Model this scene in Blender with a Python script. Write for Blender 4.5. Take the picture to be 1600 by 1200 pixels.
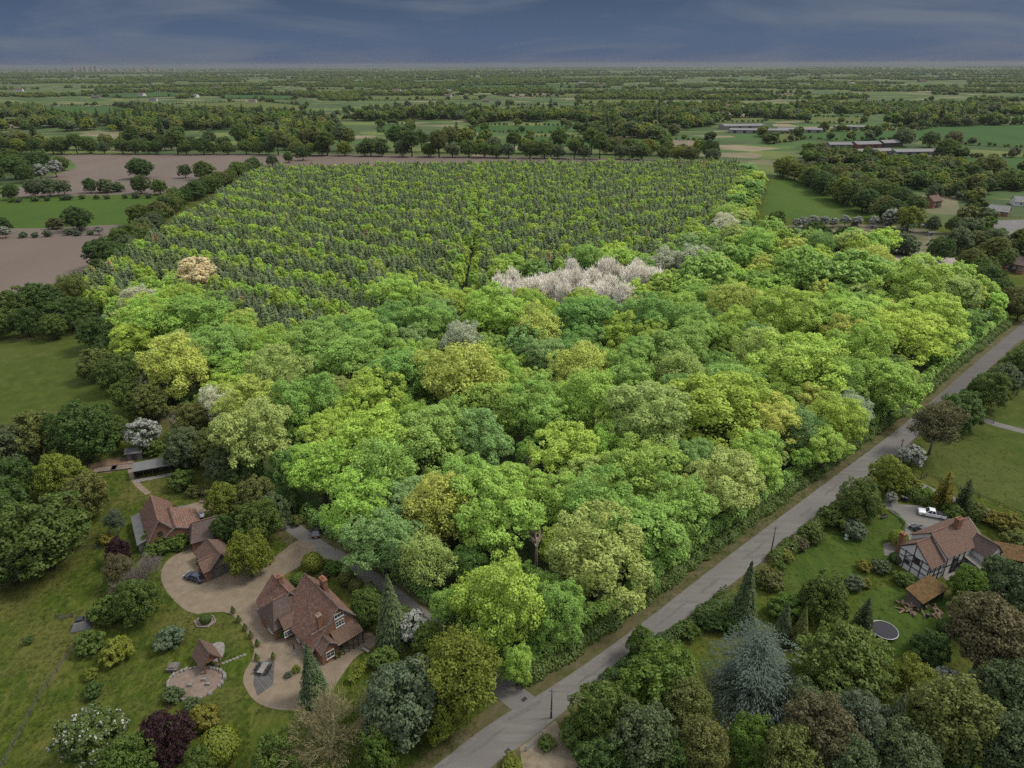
import bpy, bmesh, math, random
import numpy as np
from mathutils import Matrix, Vector

for _o in list(bpy.data.objects):
    bpy.data.objects.remove(_o)
SC = bpy.context.scene
COL = SC.collection
RNG = np.random.default_rng(11)
random.seed(11)

# ------------------------------------------------------------------ camera
FPX, CAMH = 1067.0, 90.0                 # focal length in pixels of the 1600 wide photograph, flying height in metres
PITCH, ROLL = math.atan(499 / FPX), -0.0037
_f = np.array([0, math.cos(PITCH), -math.sin(PITCH)])
_r0 = np.array([1.0, 0, 0]); _u0 = np.array([0, math.sin(PITCH), math.cos(PITCH)])
_r = math.cos(ROLL) * _r0 + math.sin(ROLL) * _u0
_u = -math.sin(ROLL) * _r0 + math.cos(ROLL) * _u0
_c = np.array([0, 0, CAMH])
cam_data = bpy.data.cameras.new('camera')
cam_data.sensor_width = 36.0
cam_data.lens = FPX / 1600 * 36.0
cam_data.clip_start = 0.5
cam_data.clip_end = 90000
cam = bpy.data.objects.new('camera', cam_data)
M = Matrix(((_r[0], _u[0], -_f[0], 0), (_r[1], _u[1], -_f[1], 0), (_r[2], _u[2], -_f[2], CAMH), (0, 0, 0, 1)))
cam.matrix_world = M
COL.objects.link(cam)
SC.camera = cam

# ------------------------------------------------------------------ sky, sun, exposure
SUN_DIR = Vector((0.80, 0.12, 1.05)).normalized()      # towards the sun: high, over the right of the view
world = bpy.data.worlds.new('World'); SC.world = world; world.use_nodes = True
nt = world.node_tree; nt.nodes.clear()
def N(t, typ, **kw):
    n = t.nodes.new(typ)
    for k, v in kw.items():
        setattr(n, k, v)
    return n
w_out = N(nt, 'ShaderNodeOutputWorld')
sky = N(nt, 'ShaderNodeTexSky', sky_type='NISHITA', sun_disc=False)
sky.sun_elevation = math.asin(SUN_DIR.z); sky.sun_rotation = math.atan2(SUN_DIR.x, SUN_DIR.y)
sky.altitude = 100; sky.air_density = 1.0; sky.dust_density = 0.6; sky.ozone_density = 2.0
bg_sky = N(nt, 'ShaderNodeBackground'); bg_sky.inputs['Strength'].default_value = 0.05
nt.links.new(sky.outputs[0], bg_sky.inputs['Color'])
tc = N(nt, 'ShaderNodeTexCoord')
sep = N(nt, 'ShaderNodeSeparateXYZ'); nt.links.new(tc.outputs['Generated'], sep.inputs[0])
# overcast cloud: dark slate blue towards the horizon, made far brighter overhead to fill the shadows
ramp = N(nt, 'ShaderNodeValToRGB')
cr = ramp.color_ramp
cr.elements[0].position = 0.0; cr.elements[0].color = (0.0145, 0.0245, 0.050, 1)
cr.elements[1].position = 1.0; cr.elements[1].color = (0.66, 0.68, 0.71, 1)
for pos, c in ((0.03, (0.0145, 0.0255, 0.052, 1)), (0.10, (0.0082, 0.0145, 0.031, 1)), (0.22, (0.07, 0.085, 0.115, 1)), (0.5, (0.42, 0.44, 0.475, 1))):
    e = cr.elements.new(pos); e.color = c
nt.links.new(sep.outputs['Z'], ramp.inputs[0])
mp = N(nt, 'ShaderNodeMapping'); mp.inputs['Scale'].default_value = (1.5, 1.5, 9.5); mp.inputs['Rotation'].default_value = (0.0, 0.10, 0.9)
nt.links.new(tc.outputs['Generated'], mp.inputs[0])
cn = N(nt, 'ShaderNodeTexNoise'); cn.inputs['Scale'].default_value = 1.7; cn.inputs['Detail'].default_value = 6; cn.inputs['Roughness'].default_value = 0.52
cn.inputs['Distortion'].default_value = 1.3
nt.links.new(mp.outputs[0], cn.inputs['Vector'])
cmap = N(nt, 'ShaderNodeMapRange'); cmap.inputs[1].default_value = 0.44; cmap.inputs[2].default_value = 0.66; cmap.inputs[3].default_value = 0.0; cmap.inputs[4].default_value = 0.75
nt.links.new(cn.outputs['Fac'], cmap.inputs[0])
wisp = N(nt, 'ShaderNodeMixRGB'); wisp.inputs[2].default_value = (0.036, 0.043, 0.056, 1)
nt.links.new(cmap.outputs[0], wisp.inputs[0]); nt.links.new(ramp.outputs[0], wisp.inputs[1])
bg_cl = N(nt, 'ShaderNodeBackground'); bg_cl.inputs['Strength'].default_value = 1.0
nt.links.new(wisp.outputs[0], bg_cl.inputs['Color'])
mixw = N(nt, 'ShaderNodeMixShader'); mixw.inputs[0].default_value = 0.97
nt.links.new(bg_sky.outputs[0], mixw.inputs[1]); nt.links.new(bg_cl.outputs[0], mixw.inputs[2])
nt.links.new(mixw.outputs[0], w_out.inputs['Surface'])

sun_d = bpy.data.lights.new('sun', 'SUN'); sun_d.energy = 1.25; sun_d.angle = math.radians(16); sun_d.color = (1.0, 0.95, 0.87)
sun = bpy.data.objects.new('sun', sun_d); COL.objects.link(sun)
sun.rotation_euler = SUN_DIR.to_track_quat('Z', 'Y').to_euler()
sun.location = (0, 0, 300)
vs = SC.view_settings
vs.view_transform = 'Standard'; vs.look = 'None'; vs.exposure = 1.92; vs.gamma = 1.0; vs.use_curve_mapping = False
SC.cycles.max_bounces = 5; SC.cycles.diffuse_bounces = 3; SC.cycles.transmission_bounces = 3
SC.cycles.glossy_bounces = 2; SC.cycles.volume_bounces = 1; SC.cycles.transparent_max_bounces = 4
SC.cycles.use_denoising = False
SC.cycles.caustics_reflective = False; SC.cycles.caustics_refractive = False

# ------------------------------------------------------------------ helpers
def P(x, y, z=0.0):
    """where the sight line of a point of the photograph meets the level z"""
    d = _f + (x - 800) / FPX * _r - (y - 600) / FPX * _u
    return _c + d * ((z - CAMH) / d[2])
def Q(pt):
    d = np.asarray(pt, float) - _c
    w = d @ _f
    return 800 + FPX * (d @ _r) / w, 600 - FPX * (d @ _u) / w, w
def G(*pts):
    return [tuple(P(x, y)[:2]) for x, y in pts]
def inpoly(x, y, poly):
    x = np.atleast_1d(x); y = np.atleast_1d(y)
    res = np.zeros(len(x), bool); n = len(poly); j = n - 1
    for i in range(n):
        xi, yi = poly[i]; xj, yj = poly[j]
        c = ((yi > y) != (yj > y)) & (x < (xj - xi) * (y - yi) / (yj - yi + 1e-12) + xi)
        res ^= c; j = i
    return res
def tag(o, label=None, cat=None, group=None, kind=None):
    if label: o['label'] = label
    if cat: o['category'] = cat
    if group: o['group'] = group
    if kind: o['kind'] = kind
    return o
def empty(name, loc=(0, 0, 0), rz=0.0, scale=(1, 1, 1)):
    o = bpy.data.objects.new(name, None); COL.objects.link(o)
    o.empty_display_size = 0.2
    o.location = loc; o.rotation_euler = (0, 0, rz); o.scale = scale
    return o
def link(name, me, parent=None, loc=None, color=None):
    o = bpy.data.objects.new(name, me); COL.objects.link(o)
    if parent is not None: o.parent = parent
    if loc is not None: o.location = loc
    if color is not None: o.color = (*color, 1.0)
    return o
def mesh_np(name, V, Fq, mat=None, col=None, smooth=False):
    """mesh from numpy arrays; Fq is (M,3) or (M,4); col is one colour per vertex"""
    V = np.ascontiguousarray(V, np.float32); Fq = np.ascontiguousarray(Fq, np.int32)
    me = bpy.data.meshes.new(name)
    k = Fq.shape[1]
    me.vertices.add(len(V)); me.vertices.foreach_set('co', V.ravel())
    me.loops.add(Fq.size); me.loops.foreach_set('vertex_index', Fq.ravel())
    me.polygons.add(len(Fq)); me.polygons.foreach_set('loop_start', np.arange(0, Fq.size, k, dtype=np.int32))
    me.polygons.foreach_set('loop_total', np.full(len(Fq), k, np.int32))
    if smooth: me.polygons.foreach_set('use_smooth', np.ones(len(Fq), bool))
    if col is not None:
        a = me.color_attributes.new('Col', 'FLOAT_COLOR', 'POINT')
        a.data.foreach_set('color', np.ascontiguousarray(col, np.float32).ravel())
    if mat: me.materials.append(mat)
    me.update()
    return me
class MB:
    """collects shapes and links them as one mesh object"""
    def __init__(s): s.v = []; s.f = []
    def add(s, verts, faces):
        b = len(s.v); s.v += [tuple(map(float, v)) for v in verts]; s.f += [tuple(b + i for i in f) for f in faces]; return s
    def box(s, x0, x1, y0, y1, z0, z1):
        return s.add([(x0, y0, z0), (x1, y0, z0), (x1, y1, z0), (x0, y1, z0), (x0, y0, z1), (x1, y0, z1), (x1, y1, z1), (x0, y1, z1)],
                     [(0, 3, 2, 1), (4, 5, 6, 7), (0, 1, 5, 4), (1, 2, 6, 5), (2, 3, 7, 6), (3, 0, 4, 7)])
    def hexa(s, p):
        return s.add(p, [(0, 3, 2, 1), (4, 5, 6, 7), (0, 1, 5, 4), (1, 2, 6, 5), (2, 3, 7, 6), (3, 0, 4, 7)])
    def bar(s, a, b, w, h=None, up=(0, 0, 1)):
        a = Vector(a); b = Vector(b); h = h or w
        d = (b - a).normalized(); upv = Vector(up)
        if abs(d.dot(upv)) > 0.99: upv = Vector((1, 0, 0))
        sx = d.cross(upv).normalized() * (w / 2); sy = sx.cross(d).normalized() * (h / 2)
        return s.hexa([a - sx - sy, a + sx - sy, a + sx + sy, a - sx + sy, b - sx - sy, b + sx - sy, b + sx + sy, b - sx + sy])
    def slab(s, quad, t):
        """a plate of thickness t laid on four points (upper face given)"""
        q = [Vector(p) for p in quad]
        n = (q[1] - q[0]).cross(q[2] - q[0]).normalized()
        if n.z < 0: q = [q[0], q[3], q[2], q[1]]; n = -n
        lo = [p - n * t for p in q]
        return s.hexa(lo + q)
    def prism(s, poly, z0, z1):
        n = len(poly)
        return s.add([(x, y, z0) for x, y in poly] + [(x, y, z1) for x, y in poly],
                     [tuple(range(n))[::-1], tuple(range(n, 2 * n))] + [(i, (i + 1) % n, n + (i + 1) % n, n + i) for i in range(n)])
    def extr(s, poly3, d):
        """a flat polygon in space pushed along d"""
        n = len(poly3); d = Vector(d); p = [Vector(q) for q in poly3]
        return s.add(p + [q + d for q in p], [tuple(range(n))[::-1], tuple(range(n, 2 * n))] + [(i, (i + 1) % n, n + (i + 1) % n, n + i) for i in range(n)])
    def tube(s, pts, rad, k=6, cap=True):
        pts = [Vector(p) for p in pts]; b = len(s.v)
        for i, p in enumerate(pts):
            d = (pts[min(i + 1, len(pts) - 1)] - pts[max(i - 1, 0)]).normalized()
            a = Vector((0, 0, 1)) if abs(d.z) < 0.9 else Vector((1, 0, 0))
            x = d.cross(a).normalized(); y = d.cross(x)
            for j in range(k):
                t = 2 * math.pi * j / k
                s.v.append(tuple(p + (x * math.cos(t) + y * math.sin(t)) * rad[i]))
        for i in range(len(pts) - 1):
            for j in range(k):
                s.f.append((b + i * k + j, b + i * k + (j + 1) % k, b + (i + 1) * k + (j + 1) % k, b + (i + 1) * k + j))
        if cap:
            s.f.append(tuple(b + j for j in range(k))[::-1]); e = b + (len(pts) - 1) * k; s.f.append(tuple(e + j for j in range(k)))
        return s
    def mesh(s, name, mat, smooth=False, bevel=0.0):
        me = bpy.data.meshes.new(name); me.from_pydata(s.v, [], s.f)
        bm = bmesh.new(); bm.from_mesh(me)
        bmesh.ops.recalc_face_normals(bm, faces=bm.faces)
        if bevel > 0:
            bmesh.ops.bevel(bm, geom=list(bm.edges), offset=bevel, segments=1, affect='EDGES', clamp_overlap=True)
        bm.to_mesh(me); bm.free()
        if smooth: me.polygons.foreach_set('use_smooth', [True] * len(me.polygons))
        me.materials.append(mat); me.update()
        return me
    def build(s, name, mat, parent=None, smooth=False, bevel=0.0, label=None):
        o = link(name, s.mesh(name, mat, smooth, bevel), parent)
        if label: o['label'] = label
        return o

# ------------------------------------------------------------------ materials
MATS = {}
def newmat(name):
    m = bpy.data.materials.new(name); m.use_nodes = True; m.node_tree.nodes.clear(); MATS[name] = m
    return m, m.node_tree
def leaf_material(name, instanced=False, transl=0.45):
    m, t = newmat(name)
    out = N(t, 'ShaderNodeOutputMaterial')
    if instanced:
        oi = N(t, 'ShaderNodeAttribute', attribute_type='INSTANCER', attribute_name='tcol'); base = oi.outputs['Color']
    else:
        oi = N(t, 'ShaderNodeObjectInfo'); base = oi.outputs['Color']
    at = N(t, 'ShaderNodeAttribute', attribute_type='GEOMETRY', attribute_name='Col')
    sp = N(t, 'ShaderNodeSeparateColor'); t.links.new(at.outputs['Color'], sp.inputs[0])
    hsv = N(t, 'ShaderNodeHueSaturation')
    mr = N(t, 'ShaderNodeMapRange'); mr.inputs[3].default_value = 0.80; mr.inputs[4].default_value = 1.20
    t.links.new(sp.outputs[0], mr.inputs[0]); t.links.new(mr.outputs[0], hsv.inputs['Value'])
    mh = N(t, 'ShaderNodeMapRange'); mh.inputs[3].default_value = 0.512; mh.inputs[4].default_value = 0.494
    t.links.new(sp.outputs[2], mh.inputs[0]); t.links.new(mh.outputs[0], hsv.inputs['Hue'])
    t.links.new(base, hsv.inputs['Color'])
    fl = N(t, 'ShaderNodeMixRGB'); fl.inputs[2].default_value = (0.36, 0.36, 0.325, 1)
    t.links.new(sp.outputs[1], fl.inputs[0]); t.links.new(hsv.outputs[0], fl.inputs[1])
    pr = N(t, 'ShaderNodeBsdfPrincipled'); pr.inputs['Roughness'].default_value = 0.6
    pr.inputs['Specular IOR Level'].default_value = 0.25
    tr = N(t, 'ShaderNodeBsdfTranslucent')
    t.links.new(fl.outputs[0], pr.inputs['Base Color']); t.links.new(fl.outputs[0], tr.inputs['Color'])
    mx = N(t, 'ShaderNodeMixShader'); mx.inputs[0].default_value = transl
    t.links.new(pr.outputs[0], mx.inputs[1]); t.links.new(tr.outputs[0], mx.inputs[2])
    t.links.new(mx.outputs[0], out.inputs['Surface'])
    return m
LEAF = leaf_material('leaf')
LEAF_FAR = leaf_material('leaf_far', True)
def surf(name, stops, scale=1.0, detail=5, rough=0.9, bump=0.0, bscale=None, coord='Object', stretch=(1, 1, 1), rot=0.0,
         second=None, spec=0.06, distort=0.0, metal=0.0):
    """noise-mottled surface: stops = [(position, colour)...]; second = (scale, colour, lo, hi, amount) for large patches"""
    m, t = newmat(name)
    out = N(t, 'ShaderNodeOutputMaterial'); pr = N(t, 'ShaderNodeBsdfPrincipled')
    pr.inputs['Roughness'].default_value = rough; pr.inputs['Specular IOR Level'].default_value = spec; pr.inputs['Metallic'].default_value = metal
    tcn = N(t, 'ShaderNodeTexCoord'); mpn = N(t, 'ShaderNodeMapping'); mpn.inputs['Scale'].default_value = stretch; mpn.inputs['Rotation'].default_value = (0, 0, rot)
    t.links.new(tcn.outputs[coord], mpn.inputs[0])
    nz = N(t, 'ShaderNodeTexNoise'); nz.inputs['Scale'].default_value = scale; nz.inputs['Detail'].default_value = detail; nz.inputs['Distortion'].default_value = distort
    nz.inputs['Roughness'].default_value = 0.6
    t.links.new(mpn.outputs[0], nz.inputs['Vector'])
    rp = N(t, 'ShaderNodeValToRGB'); c = rp.color_ramp
    c.elements[0].position = stops[0][0]; c.elements[0].color = (*stops[0][1], 1)
    c.elements[1].position = stops[-1][0]; c.elements[1].color = (*stops[-1][1], 1)
    for pos, cc in stops[1:-1]:
        e = c.elements.new(pos); e.color = (*cc, 1)
    t.links.new(nz.outputs['Fac'], rp.inputs[0])
    colr = rp.outputs[0]
    if second:
        sc2, c2, lo, hi, amt = second
        n2 = N(t, 'ShaderNodeTexNoise'); n2.inputs['Scale'].default_value = sc2; n2.inputs['Detail'].default_value = 4
        t.links.new(tcn.outputs[coord], n2.inputs['Vector'])
        m2 = N(t, 'ShaderNodeMapRange'); m2.inputs[1].default_value = lo; m2.inputs[2].default_value = hi; m2.inputs[4].default_value = amt
        t.links.new(n2.outputs['Fac'], m2.inputs[0])
        x2 = N(t, 'ShaderNodeMixRGB'); x2.inputs[2].default_value = (*c2, 1)
        t.links.new(m2.outputs[0], x2.inputs[0]); t.links.new(colr, x2.inputs[1]); colr = x2.outputs[0]
    t.links.new(colr, pr.inputs['Base Color'])
    if bump > 0:
        bn = N(t, 'ShaderNodeTexNoise'); bn.inputs['Scale'].default_value = bscale or scale * 3; bn.inputs['Detail'].default_value = 4
        t.links.new(mpn.outputs[0], bn.inputs['Vector'])
        bp = N(t, 'ShaderNodeBump'); bp.inputs['Strength'].default_value = 1.0; bp.inputs['Distance'].default_value = bump
        t.links.new(bn.outputs['Fac'], bp.inputs['Height']); t.links.new(bp.outputs[0], pr.inputs['Normal'])
    t.links.new(pr.outputs[0], out.inputs['Surface'])
    return m
def flat(name, c, rough=0.7, spec=0.3, metal=0.0, var=0.12, scale=3.0):
    lo = tuple(max(0, v * (1 - var)) for v in c); hi = tuple(min(1, v * (1 + var)) for v in c)
    return surf(name, [(0.3, lo), (0.7, hi)], scale=scale, rough=rough, spec=spec, metal=metal, detail=3)
M_LAND, _t = newmat('far_land')
_o = N(_t, 'ShaderNodeOutputMaterial'); _p = N(_t, 'ShaderNodeBsdfPrincipled'); _p.inputs['Roughness'].default_value = 0.95; _p.inputs['Specular IOR Level'].default_value = 0.1
_tc = N(_t, 'ShaderNodeTexCoord'); _mp = N(_t, 'ShaderNodeMapping'); _mp.inputs['Scale'].default_value = (0.0030, 0.0042, 1); _mp.inputs['Rotation'].default_value = (0, 0, 0.35)
_vo = N(_t, 'ShaderNodeTexVoronoi'); _vo.inputs['Randomness'].default_value = 0.8; _t.links.new(_tc.outputs['Object'], _mp.inputs[0]); _t.links.new(_mp.outputs[0], _vo.inputs['Vector'])
_rp = N(_t, 'ShaderNodeValToRGB'); _rp.color_ramp.interpolation = 'CONSTANT'
_rp.color_ramp.elements[0].color = (0.025, 0.043, 0.012, 1); _rp.color_ramp.elements[1].position = 0.9; _rp.color_ramp.elements[1].color = (0.128, 0.106, 0.064, 1)
for _q, _cc in ((0.2, (0.051, 0.072, 0.017, 1)), (0.42, (0.030, 0.060, 0.013, 1)), (0.6, (0.072, 0.085, 0.022, 1)), (0.76, (0.038, 0.053, 0.017, 1))):
    _e = _rp.color_ramp.elements.new(_q); _e.color = _cc
_sv = N(_t, 'ShaderNodeSeparateColor'); _t.links.new(_vo.outputs['Color'], _sv.inputs[0]); _t.links.new(_sv.outputs[0], _rp.inputs[0])
_n2 = N(_t, 'ShaderNodeTexNoise'); _n2.inputs['Scale'].default_value = 0.01; _n2.inputs['Detail'].default_value = 5; _t.links.new(_tc.outputs['Object'], _n2.inputs['Vector'])
_m2 = N(_t, 'ShaderNodeMapRange'); _m2.inputs[1].default_value = 0.42; _m2.inputs[2].default_value = 0.6; _m2.inputs[4].default_value = 0.6; _t.links.new(_n2.outputs['Fac'], _m2.inputs[0])
_x2 = N(_t, 'ShaderNodeMixRGB'); _x2.inputs[2].default_value = (0.035, 0.048, 0.018, 1); _t.links.new(_m2.outputs[0], _x2.inputs[0]); _t.links.new(_rp.outputs[0], _x2.inputs[1])
_t.links.new(_x2.outputs[0], _p.inputs['Base Color']); _t.links.new(_p.outputs[0], _o.inputs['Surface'])
M_WOODFLOOR = surf('wood_floor', [(0.3, (0.035, 0.03, 0.018)), (0.55, (0.03, 0.05, 0.015)), (0.75, (0.09, 0.06, 0.04))], scale=0.25, bump=0.3)
M_GRASS = surf('garden_grass', [(0.30, (0.016, 0.030, 0.004)), (0.46, (0.029, 0.043, 0.006)), (0.58, (0.043, 0.053, 0.009)), (0.74, (0.070, 0.068, 0.019))], scale=0.9, detail=12, stretch=(1, 0.5, 1), rot=0.9, bump=0.16, bscale=3.0,
               second=(0.07, (0.066, 0.060, 0.018), 0.47, 0.66, 0.7), distort=0.8, spec=0.02)
M_MEADOW = surf('meadow_grass', [(0.3, (0.0224, 0.0344, 0.0048)), (0.55, (0.0336, 0.0448, 0.0072)), (0.75, (0.0512, 0.0560, 0.0144))], scale=0.25, detail=8, bump=0.08, bscale=3.0,
                second=(0.03, (0.0528, 0.0576, 0.0176), 0.5, 0.7, 0.5))
M_LAWN = surf('mown_lawn', [(0.3, (0.0202, 0.0387, 0.0053)), (0.7, (0.0361, 0.0537, 0.0079))], scale=0.55, detail=4, stretch=(1, 0.12, 1), rot=-0.95, bump=0.04, bscale=6)
M_SOIL = surf('bare_soil', [(0.3, (0.0762, 0.0592, 0.0474)), (0.7, (0.0955, 0.0747, 0.0599))], scale=0.02, detail=8, stretch=(1, 0.3, 1), rot=0.4, bump=0.1, bscale=1.0,
              second=(0.006, (0.0777, 0.0651, 0.0562), 0.45, 0.65, 0.6))
M_CROP = surf('green_crop', [(0.3, (0.0179, 0.0442, 0.0085)), (0.7, (0.0263, 0.0544, 0.0119))], scale=0.02, detail=6, stretch=(1, 0.25, 1), rot=0.2)
M_CROP2 = surf('pale_pasture', [(0.3, (0.0425, 0.0570, 0.0127)), (0.7, (0.0620, 0.0714, 0.0204))], scale=0.02, detail=6)
M_TAN = surf('tan_stubble', [(0.3, (0.0874, 0.0741, 0.0468)), (0.7, (0.1139, 0.0936, 0.0640))], scale=0.02, detail=6)
M_GREEN2 = surf('grass_field', [(0.3, (0.0238, 0.0467, 0.0057)), (0.55, (0.0312, 0.0549, 0.0074)), (0.8, (0.0410, 0.0582, 0.0115))], scale=0.03, detail=7, stretch=(1, 0.3, 1), rot=0.15)
M_ROAD = surf('worn_tarmac', [(0.3, (0.0777, 0.0728, 0.0665)), (0.55, (0.0959, 0.0903, 0.0826)), (0.75, (0.1113, 0.1050, 0.0973))], scale=0.9, detail=12, stretch=(0.10, 1, 1), rot=0.86, rough=0.95, bump=0.01, bscale=30,
              second=(0.10, (0.0875, 0.0805, 0.0756), 0.50, 0.60, 0.75))
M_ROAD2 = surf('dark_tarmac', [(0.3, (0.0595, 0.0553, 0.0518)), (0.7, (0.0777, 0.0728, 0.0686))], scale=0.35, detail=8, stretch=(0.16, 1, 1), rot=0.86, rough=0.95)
M_GRAVEL = surf('gravel', [(0.3, (0.0955, 0.0740, 0.0511)), (0.5, (0.1154, 0.0910, 0.0644)), (0.7, (0.1354, 0.1095, 0.0807))], scale=0.6, detail=12, bump=0.03, bscale=25,
                second=(0.16, (0.1110, 0.0851, 0.0592), 0.5, 0.7, 0.5))
M_VERGE = surf('rough_verge', [(0.3, (0.0310, 0.0384, 0.0099)), (0.5, (0.0527, 0.0484, 0.0211)), (0.7, (0.0775, 0.0620, 0.0372))], scale=0.5, detail=8, bump=0.1, bscale=4)
M_BARK = surf('bark', [(0.3, (0.0360, 0.0288, 0.0208)), (0.7, (0.0800, 0.0680, 0.0520))], scale=3, stretch=(1, 1, 0.2), bump=0.03)
M_DEAD = surf('bleached_wood', [(0.3, (0.12, 0.082, 0.060)), (0.55, (0.20, 0.155, 0.125)), (0.7, (0.34, 0.31, 0.28))], scale=1.5, stretch=(1, 1, 0.3), bump=0.02)
M_STRAW = surf('budding_twig', [(0.3, (0.1040, 0.0960, 0.0440)), (0.7, (0.1840, 0.1640, 0.0880))], scale=1.0)
M_TWIG = surf('grey_twig', [(0.3, (0.0900, 0.0788, 0.0638)), (0.7, (0.1650, 0.1425, 0.1200))], scale=1.0)
M_POPLAR = surf('pale_poplar_twig', [(0.3, (0.58, 0.53, 0.44)), (0.7, (0.76, 0.71, 0.61))], scale=0.4)

# ------------------------------------------------------------------ the ground
def sheet(name, poly, z, mat, kind='structure', parent=None):
    n = len(poly)
    me = bpy.data.meshes.new(name)
    bm = bmesh.new()
    vs_ = [bm.verts.new((x, y, z)) for x, y in poly]
    f = bm.faces.new(vs_)
    bmesh.ops.triangulate(bm, faces=[f])
    bmesh.ops.recalc_face_normals(bm, faces=bm.faces)
    for f in bm.faces:
        if f.normal.z < 0: f.normal_flip()
    bm.to_mesh(me); bm.free(); me.materials.append(mat)
    o = link(name, me, parent)
    if kind: o['kind'] = kind
    return o
def smooth_poly(pts, it=2, closed=True):
    for _ in range(it):
        q = []
        n = len(pts)
        for i in range(n if closed else n - 1):
            a = np.array(pts[i]); b = np.array(pts[(i + 1) % n])
            q += [tuple(a * .75 + b * .25), tuple(a * .25 + b * .75)]
        if not closed: q = [pts[0]] + q + [pts[-1]]
        pts = q
    return pts
sheet('ground', [(-26000, -300), (26000, -300), (26000, 34000), (-26000, 34000)], 0.0, M_LAND)
sheet('grassland', G((-900, 1700), (2500, 1700), (2500, 470), (1620, 430), (1500, 355), (1380, 345), (1200, 280), (1180, 262), (430, 262), (240, 300), (130, 440), (-200, 470), (-900, 700)), 0.012, M_GRASS)
WOOD = G((122, 478), (405, 282), (640, 275), (900, 271), (1130, 268), (1180, 282), (1195, 300), (1165, 387), (1500, 412), (1572, 497), (1330, 690), (1100, 865), (960, 975), (808, 1075), (640, 945), (520, 845), (330, 668), (200, 552))
sheet('woodland_floor', WOOD, 0.024, M_WOODFLOOR)
FIELDS = []
def field(name, pts, mat, z=0.05, smooth=0):
    g = G(*pts)
    if smooth: g = smooth_poly(g, smooth)
    FIELDS.append(g)
    return sheet(name, g, z, mat)
field('ploughed_field', ((-160, 310), (0, 306), (40, 288), (120, 262), (110, 250), (85, 242), (430, 240), (720, 243), (1010, 248), (1120, 258), (1130, 270), (412, 285), (260, 303), (-160, 312)), M_SOIL)
field('ploughed_field', ((-160, 358), (60, 357), (235, 348), (225, 370), (150, 440), (130, 452), (-160, 486)), M_SOIL)
field('grass_field', ((-160, 311), (60, 308), (255, 303), (240, 349), (60, 356), (-160, 358)), M_GREEN2, z=0.06)
field('meadow', ((-200, 545), (60, 532), (135, 527), (140, 590), (200, 660), (130, 700), (-200, 720)), M_MEADOW)
field('grass_field', ((1200, 292), (1215, 272), (1300, 298), (1400, 335), (1370, 345), (1235, 342), (1190, 335)), M_GREEN2)
field('paddock', ((1445, 690), (1600, 610), (1800, 520), (1990, 700), (1700, 830), (1600, 800), (1440, 740)), M_MEADOW)
far_fields = [
    (M_CROP, ((50, 166), (180, 166), (245, 178), (100, 184))), (M_CROP2, ((215, 166), (400, 158), (480, 166), (470, 176), (240, 172))), (M_CROP, ((240, 176), (470, 178), (520, 188), (300, 188))),
    (M_CROP, ((398, 202), (452, 202), (440, 216), (390, 214))), (M_CROP2, ((470, 181), (562, 180), (575, 188), (465, 187))), (M_CROP2, ((600, 173), (700, 172), (800, 165), (935, 168), (890, 181), (690, 183))),
    (M_TAN, ((536, 174), (620, 168), (690, 163), (692, 167), (600, 177), (545, 178))), (M_CROP, ((595, 195), (642, 194), (640, 208), (592, 207))), (M_CROP, ((668, 213), (735, 211), (730, 223), (672, 221))),
    (M_CROP, ((740, 196), (890, 197), (880, 209), (735, 206))), (M_CROP, ((900, 199), (1060, 203), (1050, 213), (905, 208))), (M_CROP, ((822, 214), (1010, 217), (1035, 218), (1040, 232), (930, 233), (830, 224))),
    (M_TAN, ((1040, 218), (1112, 221), (1088, 240), (1045, 236))), (M_TAN, ((1065, 176), (1168, 174), (1182, 183), (1060, 184))), (M_CROP2, ((1060, 185), (1205, 184), (1190, 191), (1075, 191))),
    (M_CROP2, ((1260, 183), (1355, 184), (1350, 193), (1262, 193))), (M_CROP, ((1232, 207), (1430, 203), (1465, 199), (1600, 195), (1720, 196), (1720, 238), (1500, 226), (1470, 228), (1455, 220), (1300, 219), (1248, 216))),
    (M_CROP2, ((1280, 200), (1450, 200), (1440, 204), (1290, 206))), (M_TAN, ((1530, 183), (1720, 182), (1720, 194), (1545, 193))), (M_CROP, ((1330, 253), (1440, 248), (1600, 246), (1720, 250), (1720, 276), (1600, 270), (1510, 263))),
    (M_TAN, ((1078, 147), (1240, 146), (1250, 152), (1085, 153))), (M_CROP2, ((1200, 148), (1330, 149), (1320, 155), (1190, 154))), (M_CROP2, ((820, 146), (950, 147), (945, 152), (830, 152))), (M_CROP, ((700, 134), (900, 133), (930, 137), (720, 138))),
    (M_TAN, ((770, 148), (850, 146), (880, 149), (800, 152))), (M_CROP2, ((480, 140), (640, 141), (640, 146), (500, 146))), (M_CROP, ((0, 190), (34, 188), (30, 194), (-100, 197))), (M_TAN, ((0, 196), (32, 193), (34, 200), (-100, 205))),
    (M_CROP, ((100, 148), (260, 144), (330, 148), (200, 154))), (M_CROP2, ((1500, 160), (1700, 158), (1700, 164), (1520, 165))), (M_CROP2, ((1190, 212), (1240, 208), (1255, 218), (1200, 226))),
    (M_CROP2, ((560, 150), (760, 150), (750, 156), (570, 157))), (M_CROP, ((340, 148), (470, 150), (460, 156), (350, 154))), (M_CROP2, ((900, 156), (1040, 156), (1030, 162), (910, 163))),
    (M_CROP, ((1340, 160), (1470, 159), (1470, 164), (1350, 166))), (M_CROP2, ((960, 186), (1050, 188), (1045, 194), (965, 194))),
]
for i, (mt, pts) in enumerate(far_fields):
    field('crop_field', pts, mt, z=0.08 + 0.012 * i)

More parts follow.
